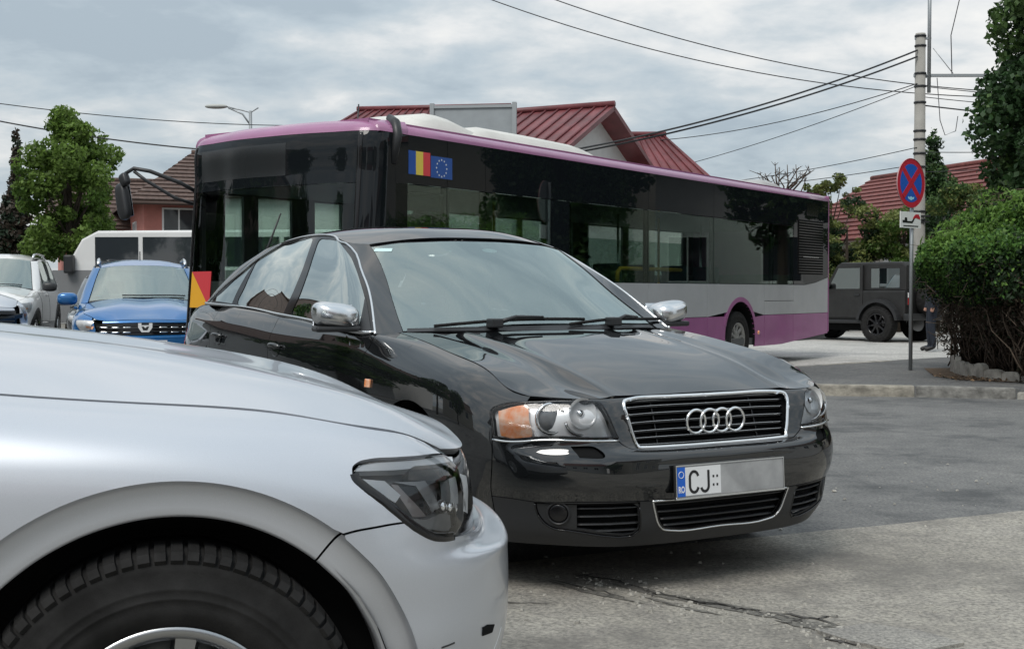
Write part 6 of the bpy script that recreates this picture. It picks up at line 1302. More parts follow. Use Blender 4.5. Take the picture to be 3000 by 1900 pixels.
# ---------------------------------------------------------------- the other vehicles
def small_car(name, label, loc, yaw, dims, paint, lamps='amber', black_clad=False, cat='car', grille=True, rails=False, plate=True, group=None, detail=True, wheel_r=.33):
    """L, W, H scales applied to the control nets of the silver car; ground offset keeps the wheels on the road"""
    a, b_, h = dims; k = np.array((a, b_, h))
    S = Surf(suv_body.net * k, mirror=False); S.mid = suv_body.mid; S.ks = S.ks - S.ks[S.mid]
    G = Surf(suv_glass.net * k, mirror=False); G.mid = suv_glass.mid; G.ks = G.ks - G.ks[G.mid]
    Hd = Surf(suv_hood.net * k, mirror=False); Hd.ks = Hd.ks - Hd.ks[len(Hd.ks) // 2]; Rf = Surf(suv_roof.net * k, mirror=False); Rf.ks = Rf.ks - Rf.ks[len(Rf.ks) // 2]
    t = thing(name, label, cat, loc, HEAD(yaw), group)
    K = lambda i: S.ks[S.mid + i]; gk = lambda i: G.ks[G.mid + i]; v = S.kv; gv = G.kv[-1]
    sx_, sv_ = K(12) / k_(12), v[-1] / xt
    F = lambda q: [(s * sx_, y * sv_) for s, y in q]
    kw = dict(ds=.12, dv=.06)
    panel('inner_shell', M['void'], t, [(S, [(s, v[1]) for s in np.linspace(-K(5), K(5), 20)] + [(s, v[-1]) for s in np.linspace(K(5), -K(5), 20)])], off=-.05, flange=0, gap=0, **kw)
    panel('bonnet', paint, t, [(Hd, [(-Hd.ks[-1], 0), (Hd.ks[-1], 0), (Hd.ks[-1], Hd.kv[-1]), (-Hd.ks[-1], Hd.kv[-1])])], ds=.08, dv=.08)
    ar = lambda i: [(K(i) + .455 * b_ * math.cos(R(q)), .105 + .43 * math.sin(R(q))) for q in range(180, -1, -12)]
    fa, ra_ = ar(7), ar(12)
    side = [(K(3) + .04, v[1]), (fa[0][0], v[1])] + fa + [(fa[-1][0], v[1]), (ra_[0][0], v[1])] + ra_ + [(K(13) + .18, v[1]), (K(14), v[2])] + [(K(14), v[-1])] + [(s, v[-1]) for s in np.linspace(K(14) - .1, K(3) + .1, 30)] + [(K(3) + .02, v[8]), (K(3) - .02, v[6])]
    side = [p for p in side]
    hpF = F(hp); s_edge = max(p[0] for p in hpF)
    for sg in (1, -1):
        T = (lambda q: list(q)) if sg == 1 else flip
        panel('side_panel', paint, t, [(S, T(side))], **kw)
        hl = panel('headlight', M['lens'], t, [(S, T(hpF))], ds=.06, dv=.05, off=.006, flange=0)
        panel('lamp_bowl', M['reflector'], hl, [(S, T(inset(hpF, .012)))], ds=.06, dv=.05, off=.003, flange=0)
        if lamps: panel('turn_indicator', M['orange'], hl, [(S, T([(hpF[0][0] - .22, v[6] + .02), (hpF[0][0] - .30, v[6] - .0), (hpF[0][0] - .32, v[7] - .01), (hpF[0][0] - .20, v[7] - .01)]))], ds=.06, dv=.05, off=.0045, flange=0)
        panel('lamp_core', M['gloss_trim'], hl, [(S, T([(hpF[0][0] - .36, v[6] + .0), (hpF[0][0] - .50, v[6] - .0), (hpF[0][0] - .50, v[7] + .01), (hpF[0][0] - .34, v[7] - .0)]))], ds=.06, dv=.05, off=.0045, flange=0)
        if black_clad:
            for i, A_ in ((7, fa), (12, ra_)): panel('arch_cladding', M['trim'], t, [(S, T([(p[0] + (p[0] - K(i)) * .16, p[1] + .05) for p in A_] + A_[::-1]))], ds=.1, dv=.05, off=.006)
        wd = [(gk(3) + .08, .02), (gk(6) + .40, .02), (gk(6) + .22, gv - .06), (gk(3) + .16, gv - .06)]
        panel('pillar_frame', paint, t, [(G, T([(gk(2) + .01, 0), (gk(8), 0), (gk(8), gv), (gk(2) + .01, gv)]), [T(wd)])], **kw)
        panel('side_window', M['side_glass'], t, [(G, T(wd))], off=-.004, flange=0, **kw)
        strip('door_gap', M['void'], t, S, T([(K(9) - .12, v[2]), (K(9) - .12, v[9])]), .012, .003); strip('door_gap', M['void'], t, S, T([(K(10) + .2, v[2]), (K(10) + .2, v[9])]), .012, .003)
        MB().box((-K(10) * 0 - .1, -.02, -.02), (.1, .02, .02), frame(*at(S, sg * (K(10) - .05), v[7], .02)) , bev=.01).build('door_handle', paint, t)
        blob('door_mirror', M['trim'] if black_clad else paint, t, (-1.78 * a, -sg * 1.0 * b_, 1.07 * h), (.09, .13, .085), 3, n=(16, 10))
        for uu in (.90, 3.58): wheel(t, -uu * a, -sg * (.92 * b_ - .125), wheel_r, wheel_r, .215, wheel_r * .64, -sg, M['alloy'], 5, n=28)
        panel('tail_lamp', M['red_lens'], t, [(S, T([(K(14) + .01, v[6]), (K(15), v[6]), (K(15), v[9]), (K(14) + .01, v[9])]))], **kw)
        if rails:
            MB().tube([Vector((-uu * a, -sg * .60 * b_, zz * h + .0)) for uu, zz in ((2.45, 1.545), (2.55, 1.60), (2.9, 1.63), (3.7, 1.62), (3.85, 1.56))], .022, 6).build('roof_rail', M['satin'], t)
    e2 = K(3) - .0
    panel('front_bumper', paint, t, [(S, [(s, v[1]) for s in np.linspace(-e2, e2, 16)] + [(s, v[5]) for s in np.linspace(e2, -e2, 16)])], ds=.07, dv=.03)
    panel('bumper_intake', M['trim'], t, [(S, [(s, v[0]) for s in np.linspace(-K(4), K(4), 14)] + [(s, v[1] + .10) for s in np.linspace(K(2), -K(2), 10)])], off=.006, **kw)
    gw = K(2) + .06
    gp = [(s, v[5] + .008) for s in np.linspace(-gw, gw, 14)] + [(s, v[8] - .0) for s in np.linspace(gw, -gw, 14)]
    go = panel('grille', M['gloss_trim'], t, [(S, gp)], ds=.07, dv=.03, off=.004)
    for q in range(3):
        vv = v[5] + .03 + (v[8] - v[5] - .05) * (q + .5) / 3
        strip('grille_slat', M['trim'], go, S, [(s, vv) for s in np.linspace(-gw + .05, gw - .05, 9)], .012, .012, off=.004)
    panel('nose', paint, t, [(S, [(s, v[8] + .003) for s in np.linspace(-gw, gw, 14)] + [(s, v[-1]) for s in np.linspace(gw, -gw, 14)])], ds=.07, dv=.03)
    if plate:
        p, n = at(S, 0, v[2] + .05, .012)
        po = MB().box((-.26, -.055, -.004), (.26, .055, .004), frame(p, Vector((1, 0, .05)))).build('number_plate', M['plate'], t)
        fm = frame(p + Vector((.005, 0, 0)), Vector((1, 0, .05)))
        MB().box((-.255, -.05, -.001), (-.222, .05, .001), fm).build('country_band', M['plate_blue'], po)
        for q, (x, w) in enumerate(((-.17, .045), (-.11, .04), (-.03, .03), (.02, .045), (.085, .04), (.15, .045), (.205, .03))): MB().box((x - w / 2, -.035, 0), (x + w / 2, .035, .001), fm).build('plate_mark', MATS.get('plate_grey'), po)
    panel('windscreen', M['car_glass'], t, [(G, [(-gk(2), .02), (gk(2), .02), (gk(2), gv), (-gk(2), gv)])], flange=0, **kw)
    panel('cowl', M['trim'], t, [(G, [(-gk(2), 0), (gk(2), 0), (gk(2), .022), (-gk(2), .022)])], **kw)
    MB().tube([at(G, s, .07 - .02 * math.cos(s * 3), .02)[0] for s in np.linspace(-.5, .25, 9)], .010, 5).build('wiper', M['trim'], t)
    panel('roof', paint, t, [(Rf, [(-Rf.ks[-1], 0), (Rf.ks[-1], 0), (Rf.ks[-1], Rf.kv[-1]), (-Rf.ks[-1], Rf.kv[-1])])], ds=.12, dv=.12, gap=0)
    panel('tailgate', paint, t, [(S, q) for q in both([(K(14), v[2]), (S.ks[-1], v[2]), (S.ks[-1], v[-1]), (K(14), v[-1])])], gap=0, **kw)
    panel('rear_window', M['side_glass'], t, [(G, q) for q in both([(gk(8), 0), (G.ks[-1], 0), (G.ks[-1], gv), (gk(8), gv)])], flange=0, gap=0, **kw)
    MB().box((-4.2 * a, -.78 * b_, .3), (-.35, .78 * b_, .5)).build('cabin_floor', M['dark'], t)
    MB().box((-2.0 * a, -.7 * b_, .6), (-1.62 * a, .7 * b_, .98 * h), bev=.05).build('dashboard', M['dark'], t)
    for yy in (-.36, .36):
        MB().box((-2.75 * a, yy - .22, .5), (-2.6 * a, yy + .22, 1.12 * h), bev=.06).box((-2.74 * a, yy - .12, 1.14 * h), (-2.64 * a, yy + .12, 1.32 * h), bev=.04).build('seat', M['seat'], t)
    return t, S, G, K, v
blue, bS, bG, bK, bv = small_car('blue_hatchback', 'bright blue hatchback with black grille and roof rails between tree and bus', (-4.50, 15.5, 0), .30, (.905, .965, .985), M['blue_paint'], rails=True, wheel_r=.325)
# its badge, a broken bracket shape in bright metal, and the chrome dashes of the grille
p, n = at(bS, 0, bv[6] + .04, .016); f = frame(p, Vector((1, 0, .1)))
u_out = [(-.085, .055), (-.045, .055), (-.045, .028), (.045, .028), (.045, .055), (.085, .055), (.085, .0), (.045, -.058), (-.045, -.058), (-.085, .0)]
bo = MB().prism(u_out, 0, .012, lambda x, y, t: f @ Vector((x, y, t))).build('badge', M['plate'], blue)
MB().prism([(-.045, .012), (-.02, .012), (0, -.008), (.02, .012), (.045, .012), (.025, -.035), (-.025, -.035)], .011, .0135, lambda x, y, t: f @ Vector((x, y, t))).build('badge_centre', M['ink'], bo)
for s0 in (-.50, -.36, -.22, .22, .36, .50):
    for dvv in (.008, .075):
        strip('grille_dash', M['chrome'], blue, bS, [(s0 - .05, bv[5] + .035 + dvv), (s0 + .05, bv[5] + .035 + dvv)], .016, .008, off=.008)
MB().tube([at(bG, .02, bG.kv[-1], .02)[0] + Vector((-.9, 0, .07)), at(bG, .02, bG.kv[-1], .02)[0] + Vector((-.95, 0, .20))], .008, 5).build('antenna', M['trim'], blue)
small_car('white_pickup', 'white pickup with amber headlight lenses parked under the green tree at the left', (-9.20, 21.5, .0), .22, (1.12, 1.0, 1.16), M['white_paint'], black_clad=True, rails=True, wheel_r=.39, plate=False, group=None)
small_car('pale_grey_suv', 'pale grey car with black wheel arches cut off by the left edge', (-6.30, 15.3, .0), 1.0, (1.0, .98, 1.18), M['silver_paint'], black_clad=True, wheel_r=.35, plate=False)
small_car('dark_grey_car', 'dark grey car mostly hidden behind the blue hatchback', (-6.40, 20.6, .0), .28, (.95, .95, .93), M['grey_paint'], plate=False)
# ---- white minibus behind the blue car
mb_ = thing('white_minibus', 'white minibus with brick reflections in its windows behind the blue hatchback', 'minibus', (-10.1, 28.6, 0), R(178))
prof = [(0, .45), (0, 1.15), (.25, 1.45), (.75, 2.30), (1.1, 2.48), (6.6, 2.50), (6.7, 2.3), (6.7, .45)]
MB().prism(prof, -1.0, 1.0, lambda u, z, t: (-u, t, z)).build('body', M['white_paint'], mb_, bevel=.05)
for s in (1, -1):
    for a, b_ in ((1.05, 2.0), (2.1, 3.6), (3.7, 5.1), (5.2, 6.4)): MB().box((-b_, s * 1.0 - .004, 1.70), (-a, s * 1.0 + .012 * s, 2.34)).build('side_window', house_pane, mb_)
    MB().box((-6.65, s * 1.0 - .002, .5), (-.1, s * 1.0 + .010 * s, 1.62)).build('grey_skirt', mat('minibus_grey', (.20, .205, .21), .5), mb_)
    for uu in (1.0, 5.2): wheel(mb_, -uu, s * .86, .36, .36, .22, .22, s, M['alloy'], 6, n=24)
    MB().box((-.62, s * 1.02, 1.55), (-.42, s * 1.22, 1.95), bev=.04).build('door_mirror', M['trim'], mb_)
MB().add([(-.26, -.88, 1.49), (-.26, .88, 1.49), (-.74, .85, 2.28), (-.74, -.85, 2.28), (-.27, -.88, 1.50), (-.27, .88, 1.50)], [(0, 1, 2, 3)]).build('windscreen', M['car_glass'], mb_, loc=(.02, 0, .01))
for y in (-.7, .7): MB().box((-.02, y - .16, .85), (.03, y + .16, 1.05), bev=.02).build('headlight', M['reflector'], mb_)
# ---- matt black off-roader at the right: seen from its rear left, heading away
jp = thing('black_offroader', 'matt black boxy offroader with hard top and chunky tyres behind the bus', 'car', (8.98, 29.3, .0), math.atan2(.76, -.65))
mbp = M['matt_black_paint']; jx = lambda u, z, t: (-u, t, z)
# local: x forward from the rear axle; u is measured back from the front axle
for nm, poly, hw in (('bonnet', [(-.55, .95), (-.60, 1.12), (.75, 1.17), (.85, 1.17), (.85, .60), (-.40, .60)], .66), ('tub', [(.80, .50), (.80, 1.18), (3.05, 1.18), (3.05, .62), (2.9, .50)], .76)):
    MB().prism([(u - 2.42, z) for u, z in poly], -hw, hw, jx).build(nm, mbp, jp, bevel=.035)
MB().prism([(u - 2.42, z) for u, z in [(.84, 1.15), (1.22, 1.79), (1.30, 1.83), (2.95, 1.83), (3.05, 1.75), (3.05, 1.15)]], -.70, .70, jx).build('hard_top', mbp, jp, bevel=.05)
for s in (1, -1):
    W_ = lambda poly, nm, m_, pr: MB().prism([(u - 2.42, z) for u, z in poly], s * .699, s * .708, jx).build(nm, m_, pr)
    d = MB().prism([(u - 2.42, z) for u, z in [(.92, .55), (.90, 1.20), (1.26, 1.76), (1.95, 1.76), (1.95, .72), (1.80, .55)]], s * .70, s * .775, jx).build('door', mbp, jp, bevel=.01)
    MB().prism([(u - 2.42, z) for u, z in [(1.02, 1.22), (1.30, 1.70), (1.88, 1.70), (1.88, 1.22)]], s * .774, s * .779, jx).build('door_window', M['side_glass'], d)
    MB().box((2.42 - 1.88, s * .775 - .02, 1.06), (2.42 - 1.74, s * .775 + .02, 1.10)).build('door_handle', M['trim'], d)
    for z in (.72, 1.10): MB().box((2.42 - .96, s * .775 - .01, z), (2.42 - .86, s * .775 + .03, z + .06)).build('hinge', M['trim'], d)
    W_([(2.14, 1.24), (2.14, 1.68), (2.88, 1.68), (2.88, 1.24)], 'rear_side_window', M['side_glass'], jp)
    for cu_ in (0, 2.42):
        A = np.linspace(R(10), R(170), 14); b = MB(); v = []
        for q in A:
            for r_, yy in ((.47, .70), (.56, .70), (.55, .93), (.48, .93)): v.append((2.42 - cu_ - r_ * math.cos(q), s * yy, .42 + r_ * math.sin(q) * 1.02))
        b.add(v, [(4 * i + k, 4 * i + (k + 1) % 4, 4 * i + 4 + (k + 1) % 4, 4 * i + 4 + k) for i in range(len(A) - 1) for k in range(4)] + [(0, 1, 2, 3), tuple(4 * (len(A) - 1) + k for k in range(4))]).build('fender_flare', M['trim'], jp)
        wheel(jp, 2.42 - cu_, s * .80, .41, .41, .29, .24, s, M['gloss_trim'], 8, lugs=36, n=48)
    MB().box((2.42 - 2.0, s * .78 - .06, .42), (2.42 - .55, s * .78 + .06, .50), bev=.02).build('side_step', M['trim'], jp)
    blob('door_mirror', M['trim'], jp, (2.42 - .98, s * .95, 1.27), (.08, .12, .09), 3.4, n=(16, 10))
    tl_ = MB().box((-.66, s * .62 - .07, .84), (-.62, s * .62 + .08, 1.14), bev=.01).build('tail_lamp', M['trim'], jp)
    MB().box((-.675, s * .62 - .06, 1.02), (-.655, s * .62 + .07, 1.13)).build('lamp_white', M['white'], tl_); MB().box((-.675, s * .62 - .06, .86), (-.655, s * .62 + .07, 1.01)).build('lamp_red', M['red_lens'], tl_)
    blob('headlight', M['chrome'], jp, (2.98, s * .45, .98), (.04, .10, .10), 2, n=(16, 10))
sp_ = wheel(jp, -.80, 0, .95, .40, .28, .24, 1, M['gloss_trim'], 8, name='spare_wheel'); sp_.rotation_euler = (0, R(-90), 0); sp_.name = 'spare_wheel'
MB().box((-.80, -.82, .50), (-.62, .82, .66), bev=.03).build('rear_bumper', M['trim'], jp); MB().box((3.02, -.80, .52), (3.22, .80, .68), bev=.03).build('front_bumper', M['trim'], jp)
MB().box((2.98, -.40, .66), (3.02, .40, 1.08), bev=.01).build('grille', M['gloss_trim'], jp); MB().box((.5, -.60, .25), (2.6, .60, .52)).build('chassis', M['void'], jp)
MB().prism([(.86 - 2.42, 1.20), (1.20 - 2.42, 1.76), (1.21 - 2.42, 1.76), (.87 - 2.42, 1.20)], -.64, .64, jx).build('windscreen', M['car_glass'], jp, loc=(.012, 0, .004))
# ---------------------------------------------------------------- people
def figure(name, label, joints, bones, mats, pick, loc, rz):
    t = thing(name, label, 'person', loc, rz)
    me = bpy.data.meshes.new('body'); names = list(joints); ix = {n_: i for i, n_ in enumerate(names)}
    me.from_pydata([joints[n_][0] for n_ in names], [(ix[a], ix[b_]) for a, b_ in bones], [])
    o = bpy.data.objects.new('body', me); link(o, t)
    o.modifiers.new('skin', 'SKIN'); sb = o.modifiers.new('sub', 'SUBSURF'); sb.levels = sb.render_levels = 2
    for i, n_ in enumerate(names):
        r = joints[n_][1]; me.skin_vertices[0].data[i].radius = (r, r * (joints[n_][2] if len(joints[n_]) > 2 else 1)); me.skin_vertices[0].data[i].use_root = (n_ == 'pelvis')
    dg = bpy.context.evaluated_depsgraph_get(); m2 = bpy.data.meshes.new_from_object(o.evaluated_get(dg)); o.modifiers.clear(); o.data = m2; m2.name = 'body'
    for m_ in mats: m2.materials.append(m_)
    for q in m2.polygons: q.use_smooth = True; q.material_index = pick(q.center)
    return t
skin_m = mat('skin', (.46, .25, .18), .55); hair_m = mat('hair_dark', (.02, .015, .012), .7); navy = mat('navy_cloth', (.016, .021, .032), .9, var=.2, scale=20); shirt = mat('pale_shirt', (.30, .34, .42), .9, var=.1, scale=20); shoe = mat('black_shoe', (.008, .008, .008), .5)
walker_j = {'pelvis': ((0, 0, .95), .15, .8), 'waist': ((0, 0, 1.08), .14, .8), 'chest': ((0, 0, 1.32), .17, .75), 'neck': ((0, 0, 1.47), .06), 'head': ((.01, 0, 1.58), .085, 1.1), 'crown': ((.0, 0, 1.70), .085),
 'ls': ((0, .19, 1.40), .07), 'le': ((-.03, .25, 1.12), .05), 'lw': ((.03, .24, .86), .036), 'lh': ((.05, .23, .76), .038), 'rs': ((0, -.19, 1.40), .07), 're': ((.02, -.25, 1.12), .05), 'rw': ((.08, -.23, .87), .036), 'rh': ((.11, -.22, .77), .038),
 'lhip': ((0, .09, .88), .10), 'lk': ((.03, .10, .50), .068), 'la': ((-.02, .10, .10), .050), 'lt': ((.16, .11, .04), .042), 'rhip': ((0, -.09, .88), .10), 'rk': ((.05, -.10, .50), .068), 'ra': ((.03, -.10, .10), .050), 'rt': ((.21, -.11, .04), .042)}
wb_ = [('pelvis', 'waist'), ('waist', 'chest'), ('chest', 'neck'), ('neck', 'head'), ('head', 'crown')] + [(a, b_) for s in 'lr' for a, b_ in (('chest', s + 's'), (s + 's', s + 'e'), (s + 'e', s + 'w'), (s + 'w', s + 'h'), ('pelvis', s + 'hip'), (s + 'hip', s + 'k'), (s + 'k', s + 'a'), (s + 'a', s + 't'))]
wk = figure('person', 'person in dark trousers and black shoes standing half hidden behind the hedge', walker_j, wb_, [navy, skin_m, shoe], lambda c: 2 if c.z < .10 else (1 if c.z > 1.46 or (c.z < .84 and abs(c.y) > .185) else 0), (8.06, 24.2, .0), R(170))
blob('hair', hair_m, wk, (-.02, 0, 1.68), (.105, .095, .11), 2.1, n=(14, 9))
drv_j = {'pelvis': ((0, 0, .12), .16, .8), 'waist': ((-.03, 0, .28), .15, .8), 'chest': ((-.06, 0, .52), .18, .75), 'neck': ((-.03, 0, .68), .06), 'head': ((.0, 0, .79), .085, 1.1), 'crown': ((.0, 0, .90), .085),
 'ls': ((-.05, .20, .60), .07), 'le': ((.10, .27, .38), .05), 'lw': ((.28, .16, .48), .035), 'lh': ((.34, .10, .52), .036), 'rs': ((-.05, -.20, .60), .07), 're': ((.12, -.28, .36), .05), 'rw': ((.30, -.18, .44), .035), 'rh': ((.36, -.14, .47), .036),
 'lhip': ((.05, .10, .12), .10), 'lk': ((.45, .12, .16), .07), 'la': ((.50, .12, -.28), .05), 'lt': ((.64, .12, -.33), .04), 'rhip': ((.05, -.10, .12), .10), 'rk': ((.45, -.12, .16), .07), 'ra': ((.52, -.12, -.28), .05), 'rt': ((.66, -.12, -.33), .04)}
bw = bus.matrix_basis if False else (Matrix.Translation(bus.location) @ bus.rotation_euler.to_matrix().to_4x4())
dp = bw @ Vector((-1.02, -.62, .86))
dr = figure('person', 'bus driver in dark jacket seated behind the bus windscreen', drv_j, wb_, [navy, skin_m, shoe], lambda c: 2 if c.z < -.26 else (1 if c.z > .68 or c.x > .29 and c.z > .40 else 0), dp, bus.rotation_euler.z)
blob('hair', hair_m, dr, (-.02, 0, .88), (.105, .095, .11), 2.1, n=(14, 9))
# ---------------------------------------------------------------- plants
def leaf_mat(name, c, tr=.35):
    m = bpy.data.materials.new(name); m.use_nodes = True; nt = m.node_tree; b = nt.nodes['Principled BSDF']; N = nt.nodes.new
    b.inputs['Roughness'].default_value = .55; b.inputs['Specular IOR Level'].default_value = .35
    g = N('ShaderNodeNewGeometry'); r = N('ShaderNodeValToRGB'); nt.links.new(g.outputs['Random Per Island'], r.inputs[0])
    r.color_ramp.elements[0].color = (*[x * .6 for x in c], 1); r.color_ramp.elements[1].color = (*[min(1, x * 1.5) for x in c], 1)
    t = N('ShaderNodeBsdfTranslucent'); mx = N('ShaderNodeMixShader'); mx.inputs[0].default_value = tr
    nt.links.new(r.outputs[0], b.inputs['Base Color']); nt.links.new(r.outputs[0], t.inputs[0])
    nt.links.new(b.outputs[0], mx.inputs[1]); nt.links.new(t.outputs[0], mx.inputs[2]); nt.links.new(mx.outputs[0], nt.nodes['Material Output'].inputs[0]); return m
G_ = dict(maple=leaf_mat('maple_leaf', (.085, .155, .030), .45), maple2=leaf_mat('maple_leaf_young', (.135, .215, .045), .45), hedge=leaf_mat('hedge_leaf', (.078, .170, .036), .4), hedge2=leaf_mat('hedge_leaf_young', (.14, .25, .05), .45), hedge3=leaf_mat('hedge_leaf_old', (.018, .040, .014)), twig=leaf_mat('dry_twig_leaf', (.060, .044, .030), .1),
 ivy=leaf_mat('ivy_leaf', (.036, .078, .027)), ivy2=leaf_mat('ivy_leaf_young', (.07, .125, .036)), con=leaf_mat('conifer_needle', (.018, .034, .018), .1), olive=leaf_mat('olive_leaf', (.105, .135, .042)), olive2=leaf_mat('olive_leaf_young', (.17, .20, .06)), brown=leaf_mat('bare_needle', (.045, .036, .026), .1))
bark = mat('bark', (.055, .042, .032), .95, var=.4, scale=10, bump=.6); twig_m = mat('twig', (.060, .042, .030), .95, var=.4, scale=20); twig_l = mat('twig_pale', (.13, .098, .072), .95, var=.4, scale=20)
def leaves(name, P, size, mats, midx, parent, out=None, asp=.62, droop=0.0, kind=None):
    """P (n,3) centres; each leaf one folded quad"""
    n = len(P); d = rng.normal(size=(n, 3)); d[:, 2] -= droop
    if out is not None: d = d * .9 + out * .8
    d /= np.linalg.norm(d, axis=1)[:, None]
    a = np.cross(d, rng.normal(size=(n, 3))); a /= np.linalg.norm(a, axis=1)[:, None]; b_ = np.cross(d, a)
    s = (size * rng.uniform(.6, 1.35, n))[:, None]
    q = np.stack([P - a * s * .55, P + b_ * s * asp * .5 + d * s * .1, P + a * s * .55, P - b_ * s * asp * .5 + d * s * .1], 1).reshape(-1, 3)
    me = bpy.data.meshes.new(name); me.vertices.add(4 * n); me.vertices.foreach_set('co', q.ravel().astype(np.float32))
    me.loops.add(4 * n); me.loops.foreach_set('vertex_index', np.arange(4 * n, dtype=np.int32)); me.polygons.add(n)
    me.polygons.foreach_set('loop_start', np.arange(0, 4 * n, 4, dtype=np.int32)); me.polygons.foreach_set('material_index', np.asarray(midx, np.int32))
    for m in mats: me.materials.append(m)
    me.update(calc_edges=True); o = bpy.data.objects.new(name, me); link(o, parent)
    return tag(o, kind=kind) if kind else o
def blobs(cs, rs, n, shell=.55):
    """points in the outer part of a cluster of ellipsoids"""
    cs, rs = np.array(cs, float), np.array(rs, float); w = (rs[:, 0] * rs[:, 1] + rs[:, 1] * rs[:, 2]); k = rng.choice(len(cs), n, p=w / w.sum())
    d = rng.normal(size=(n, 3)); d /= np.linalg.norm(d, axis=1)[:, None]; r = (shell + (1 - shell) * rng.uniform(0, 1, n) ** .6) + rng.normal(0, .05, n)
    return cs[k] + d * rs[k] * r[:, None], d, k
def tree(name, label, loc, h, trunk_r, crown_c, crown_r, nblob, nleaf, size, mats, group=None, conical=False, blob_r=(.22, .38), limbs=7, lean=(0, 0), trunk_top=.75, cat='tree'):
    t = thing(name, label, cat, loc, 0, group); cc, cr = np.array(crown_c, float), np.array(crown_r, float); cs = []; rs = []
    for i in range(nblob):
        d = rng.normal(size=3); d /= np.linalg.norm(d); q = cc + d * cr * rng.uniform(.25, .86) ** .7
        if conical: f = np.clip((q[2] - (cc[2] - cr[2])) / (2 * cr[2]), 0, 1); q[:2] = cc[:2] + (q[:2] - cc[:2]) * (1.25 - 1.1 * f)
        r = min(cr) * rng.uniform(*blob_r) * (1 if not conical else 1.2 - .7 * f); cs.append(q); rs.append((r * rng.uniform(.9, 1.3), r * rng.uniform(.9, 1.3), r * rng.uniform(.7, 1.1)))
    if conical:
        for q in np.linspace(.1, 1, 9): cs.append(np.array((cc[0], cc[1], cc[2] - cr[2] + 2 * cr[2] * q))); w_ = min(cr) * (.62 - .45 * q); rs.append((w_, w_, cr[2] * .16))
    P, d, k = blobs(cs, rs, nleaf, .35); bm_ = rng.uniform(0, 1, len(cs))
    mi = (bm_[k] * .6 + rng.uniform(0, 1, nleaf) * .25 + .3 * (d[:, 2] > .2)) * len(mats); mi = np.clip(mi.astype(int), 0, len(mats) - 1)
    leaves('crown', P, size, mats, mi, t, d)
    tr = MB(); tp = Vector((lean[0], lean[1], h * trunk_top)); tr.tube([Vector((0, 0, 0)), tp * .35 + Vector((.03, .02, 0)), tp * .7, tp], [trunk_r * 1.2, trunk_r, trunk_r * .75, trunk_r * .3], 8); tr.build('trunk', bark, t)
    for i in range(min(limbs, nblob)):
        a = tp * rng.uniform(.45, .95); e = Vector(cs[i]); MB().tube([a, a.lerp(e, .5) + Vector((0, 0, .12 * rng.uniform(-1, 1))), e], [trunk_r * .42, trunk_r * .25, trunk_r * .1], 6).build('limb', bark, t)
    return t
tree('maple_tree', 'bushy green tree left of the pink house, behind the parked cars', (-10.5, 30.0, 0), 5.7, .11, (0, 0, 3.45), (1.35, 1.3, 2.15), 84, 21000, .105, [G_['maple'], G_['maple2'], G_['maple2']], blob_r=(.16, .30), limbs=14)
tree('conifer_tree', 'dark brownish conifer at the far left edge', (-18.0, 46, 0), 7.6, .14, (0, 0, 3.6), (.9, .9, 3.0), 90, 15000, .15, [G_['con'], G_['brown']], conical=True)
for i, (x, y, w, h, lb) in enumerate(((-12.6, 31.5, 1.3, 1.15, 'low green bush under the left side of the green tree'), (-9.6, 31.8, 1.5, 1.30, 'low green bush under the trunk of the green tree'), (-7.9, 33.0, 1.2, 1.1, 'low green bush right of the tree trunk'))):
    tree('bush', lb, (x, y, 0), 1, .03, (0, 0, h * .5), (w, w * .6, h * .55), 16, 3200, .09, [G_['maple'], G_['hedge3'], G_['maple2']], group='bushes under the tree', limbs=3, cat='bush')
# trees behind the off-roader
for i, (x, y, h, w, n, ms, lb) in enumerate(((9.8, 37.0, 4.1, 1.35, 13000, ('olive', 'hedge3', 'olive2'), 'olive green tree just right of the bus rear'), (11.3, 36.5, 3.8, 1.35, 12000, ('olive', 'maple', 'olive2'), 'yellowish olive tree above the offroader roof'), (12.4, 36.8, 3.3, 1.2, 9000, ('hedge3', 'olive', 'maple'), 'darker green tree behind the sign post'), (8.7, 36.0, 1.9, .9, 3500, ('hedge3', 'olive'), 'low dark shrub between the bus and the offroader'), (11.0, 36.0, 2.0, 1.4, 4500, ('hedge3', 'maple'), 'low dark shrub behind the offroader'))):
    tree('olive_tree', lb, (x, y, 0), h, .07, (0, 0, h * .62), (w, w * .8, h * .40), 30, n, .10, [G_[q] for q in ms], group='trees behind the offroader', limbs=8)
tree('loose_tree', 'airy light green tree rising over the bus rear corner', (10.6, 42.0, 0), 5.0, .07, (0, 0, 4.55), (1.05, .8, .75), 26, 1700, .11, [G_['olive2'], G_['olive']], blob_r=(.14, .26), limbs=14)
bt_ = thing('bare_tree', 'bare leafless tree top above the bus roof', 'tree', (9.6, 45.0, 0)); 
MB().tube([(0, 0, 0), (.05, 0, 2.5), (0, 0, 4.6)], [.13, .09, .05], 7).build('trunk', bark, bt_)
for i in range(16):
    a = Vector((0, 0, rng.uniform(4.0, 4.6))); e = Vector((rng.uniform(-1.1, 1.1), rng.uniform(-.6, .6), rng.uniform(5.0, 5.75))); m_ = a.lerp(e, .5) + Vector((rng.normal(0, .12), 0, rng.normal(0, .1)))
    b = MB().tube([a, m_, e], [.04, .028, .012], 5)
    for k in range(4): q = m_.lerp(e, rng.uniform(.1, .9)); b.tube([q, q + Vector((rng.normal(0, .18), rng.normal(0, .1), rng.uniform(.05, .3)))], [.014, .007], 4)
    b.build('branch', twig_m, bt_)
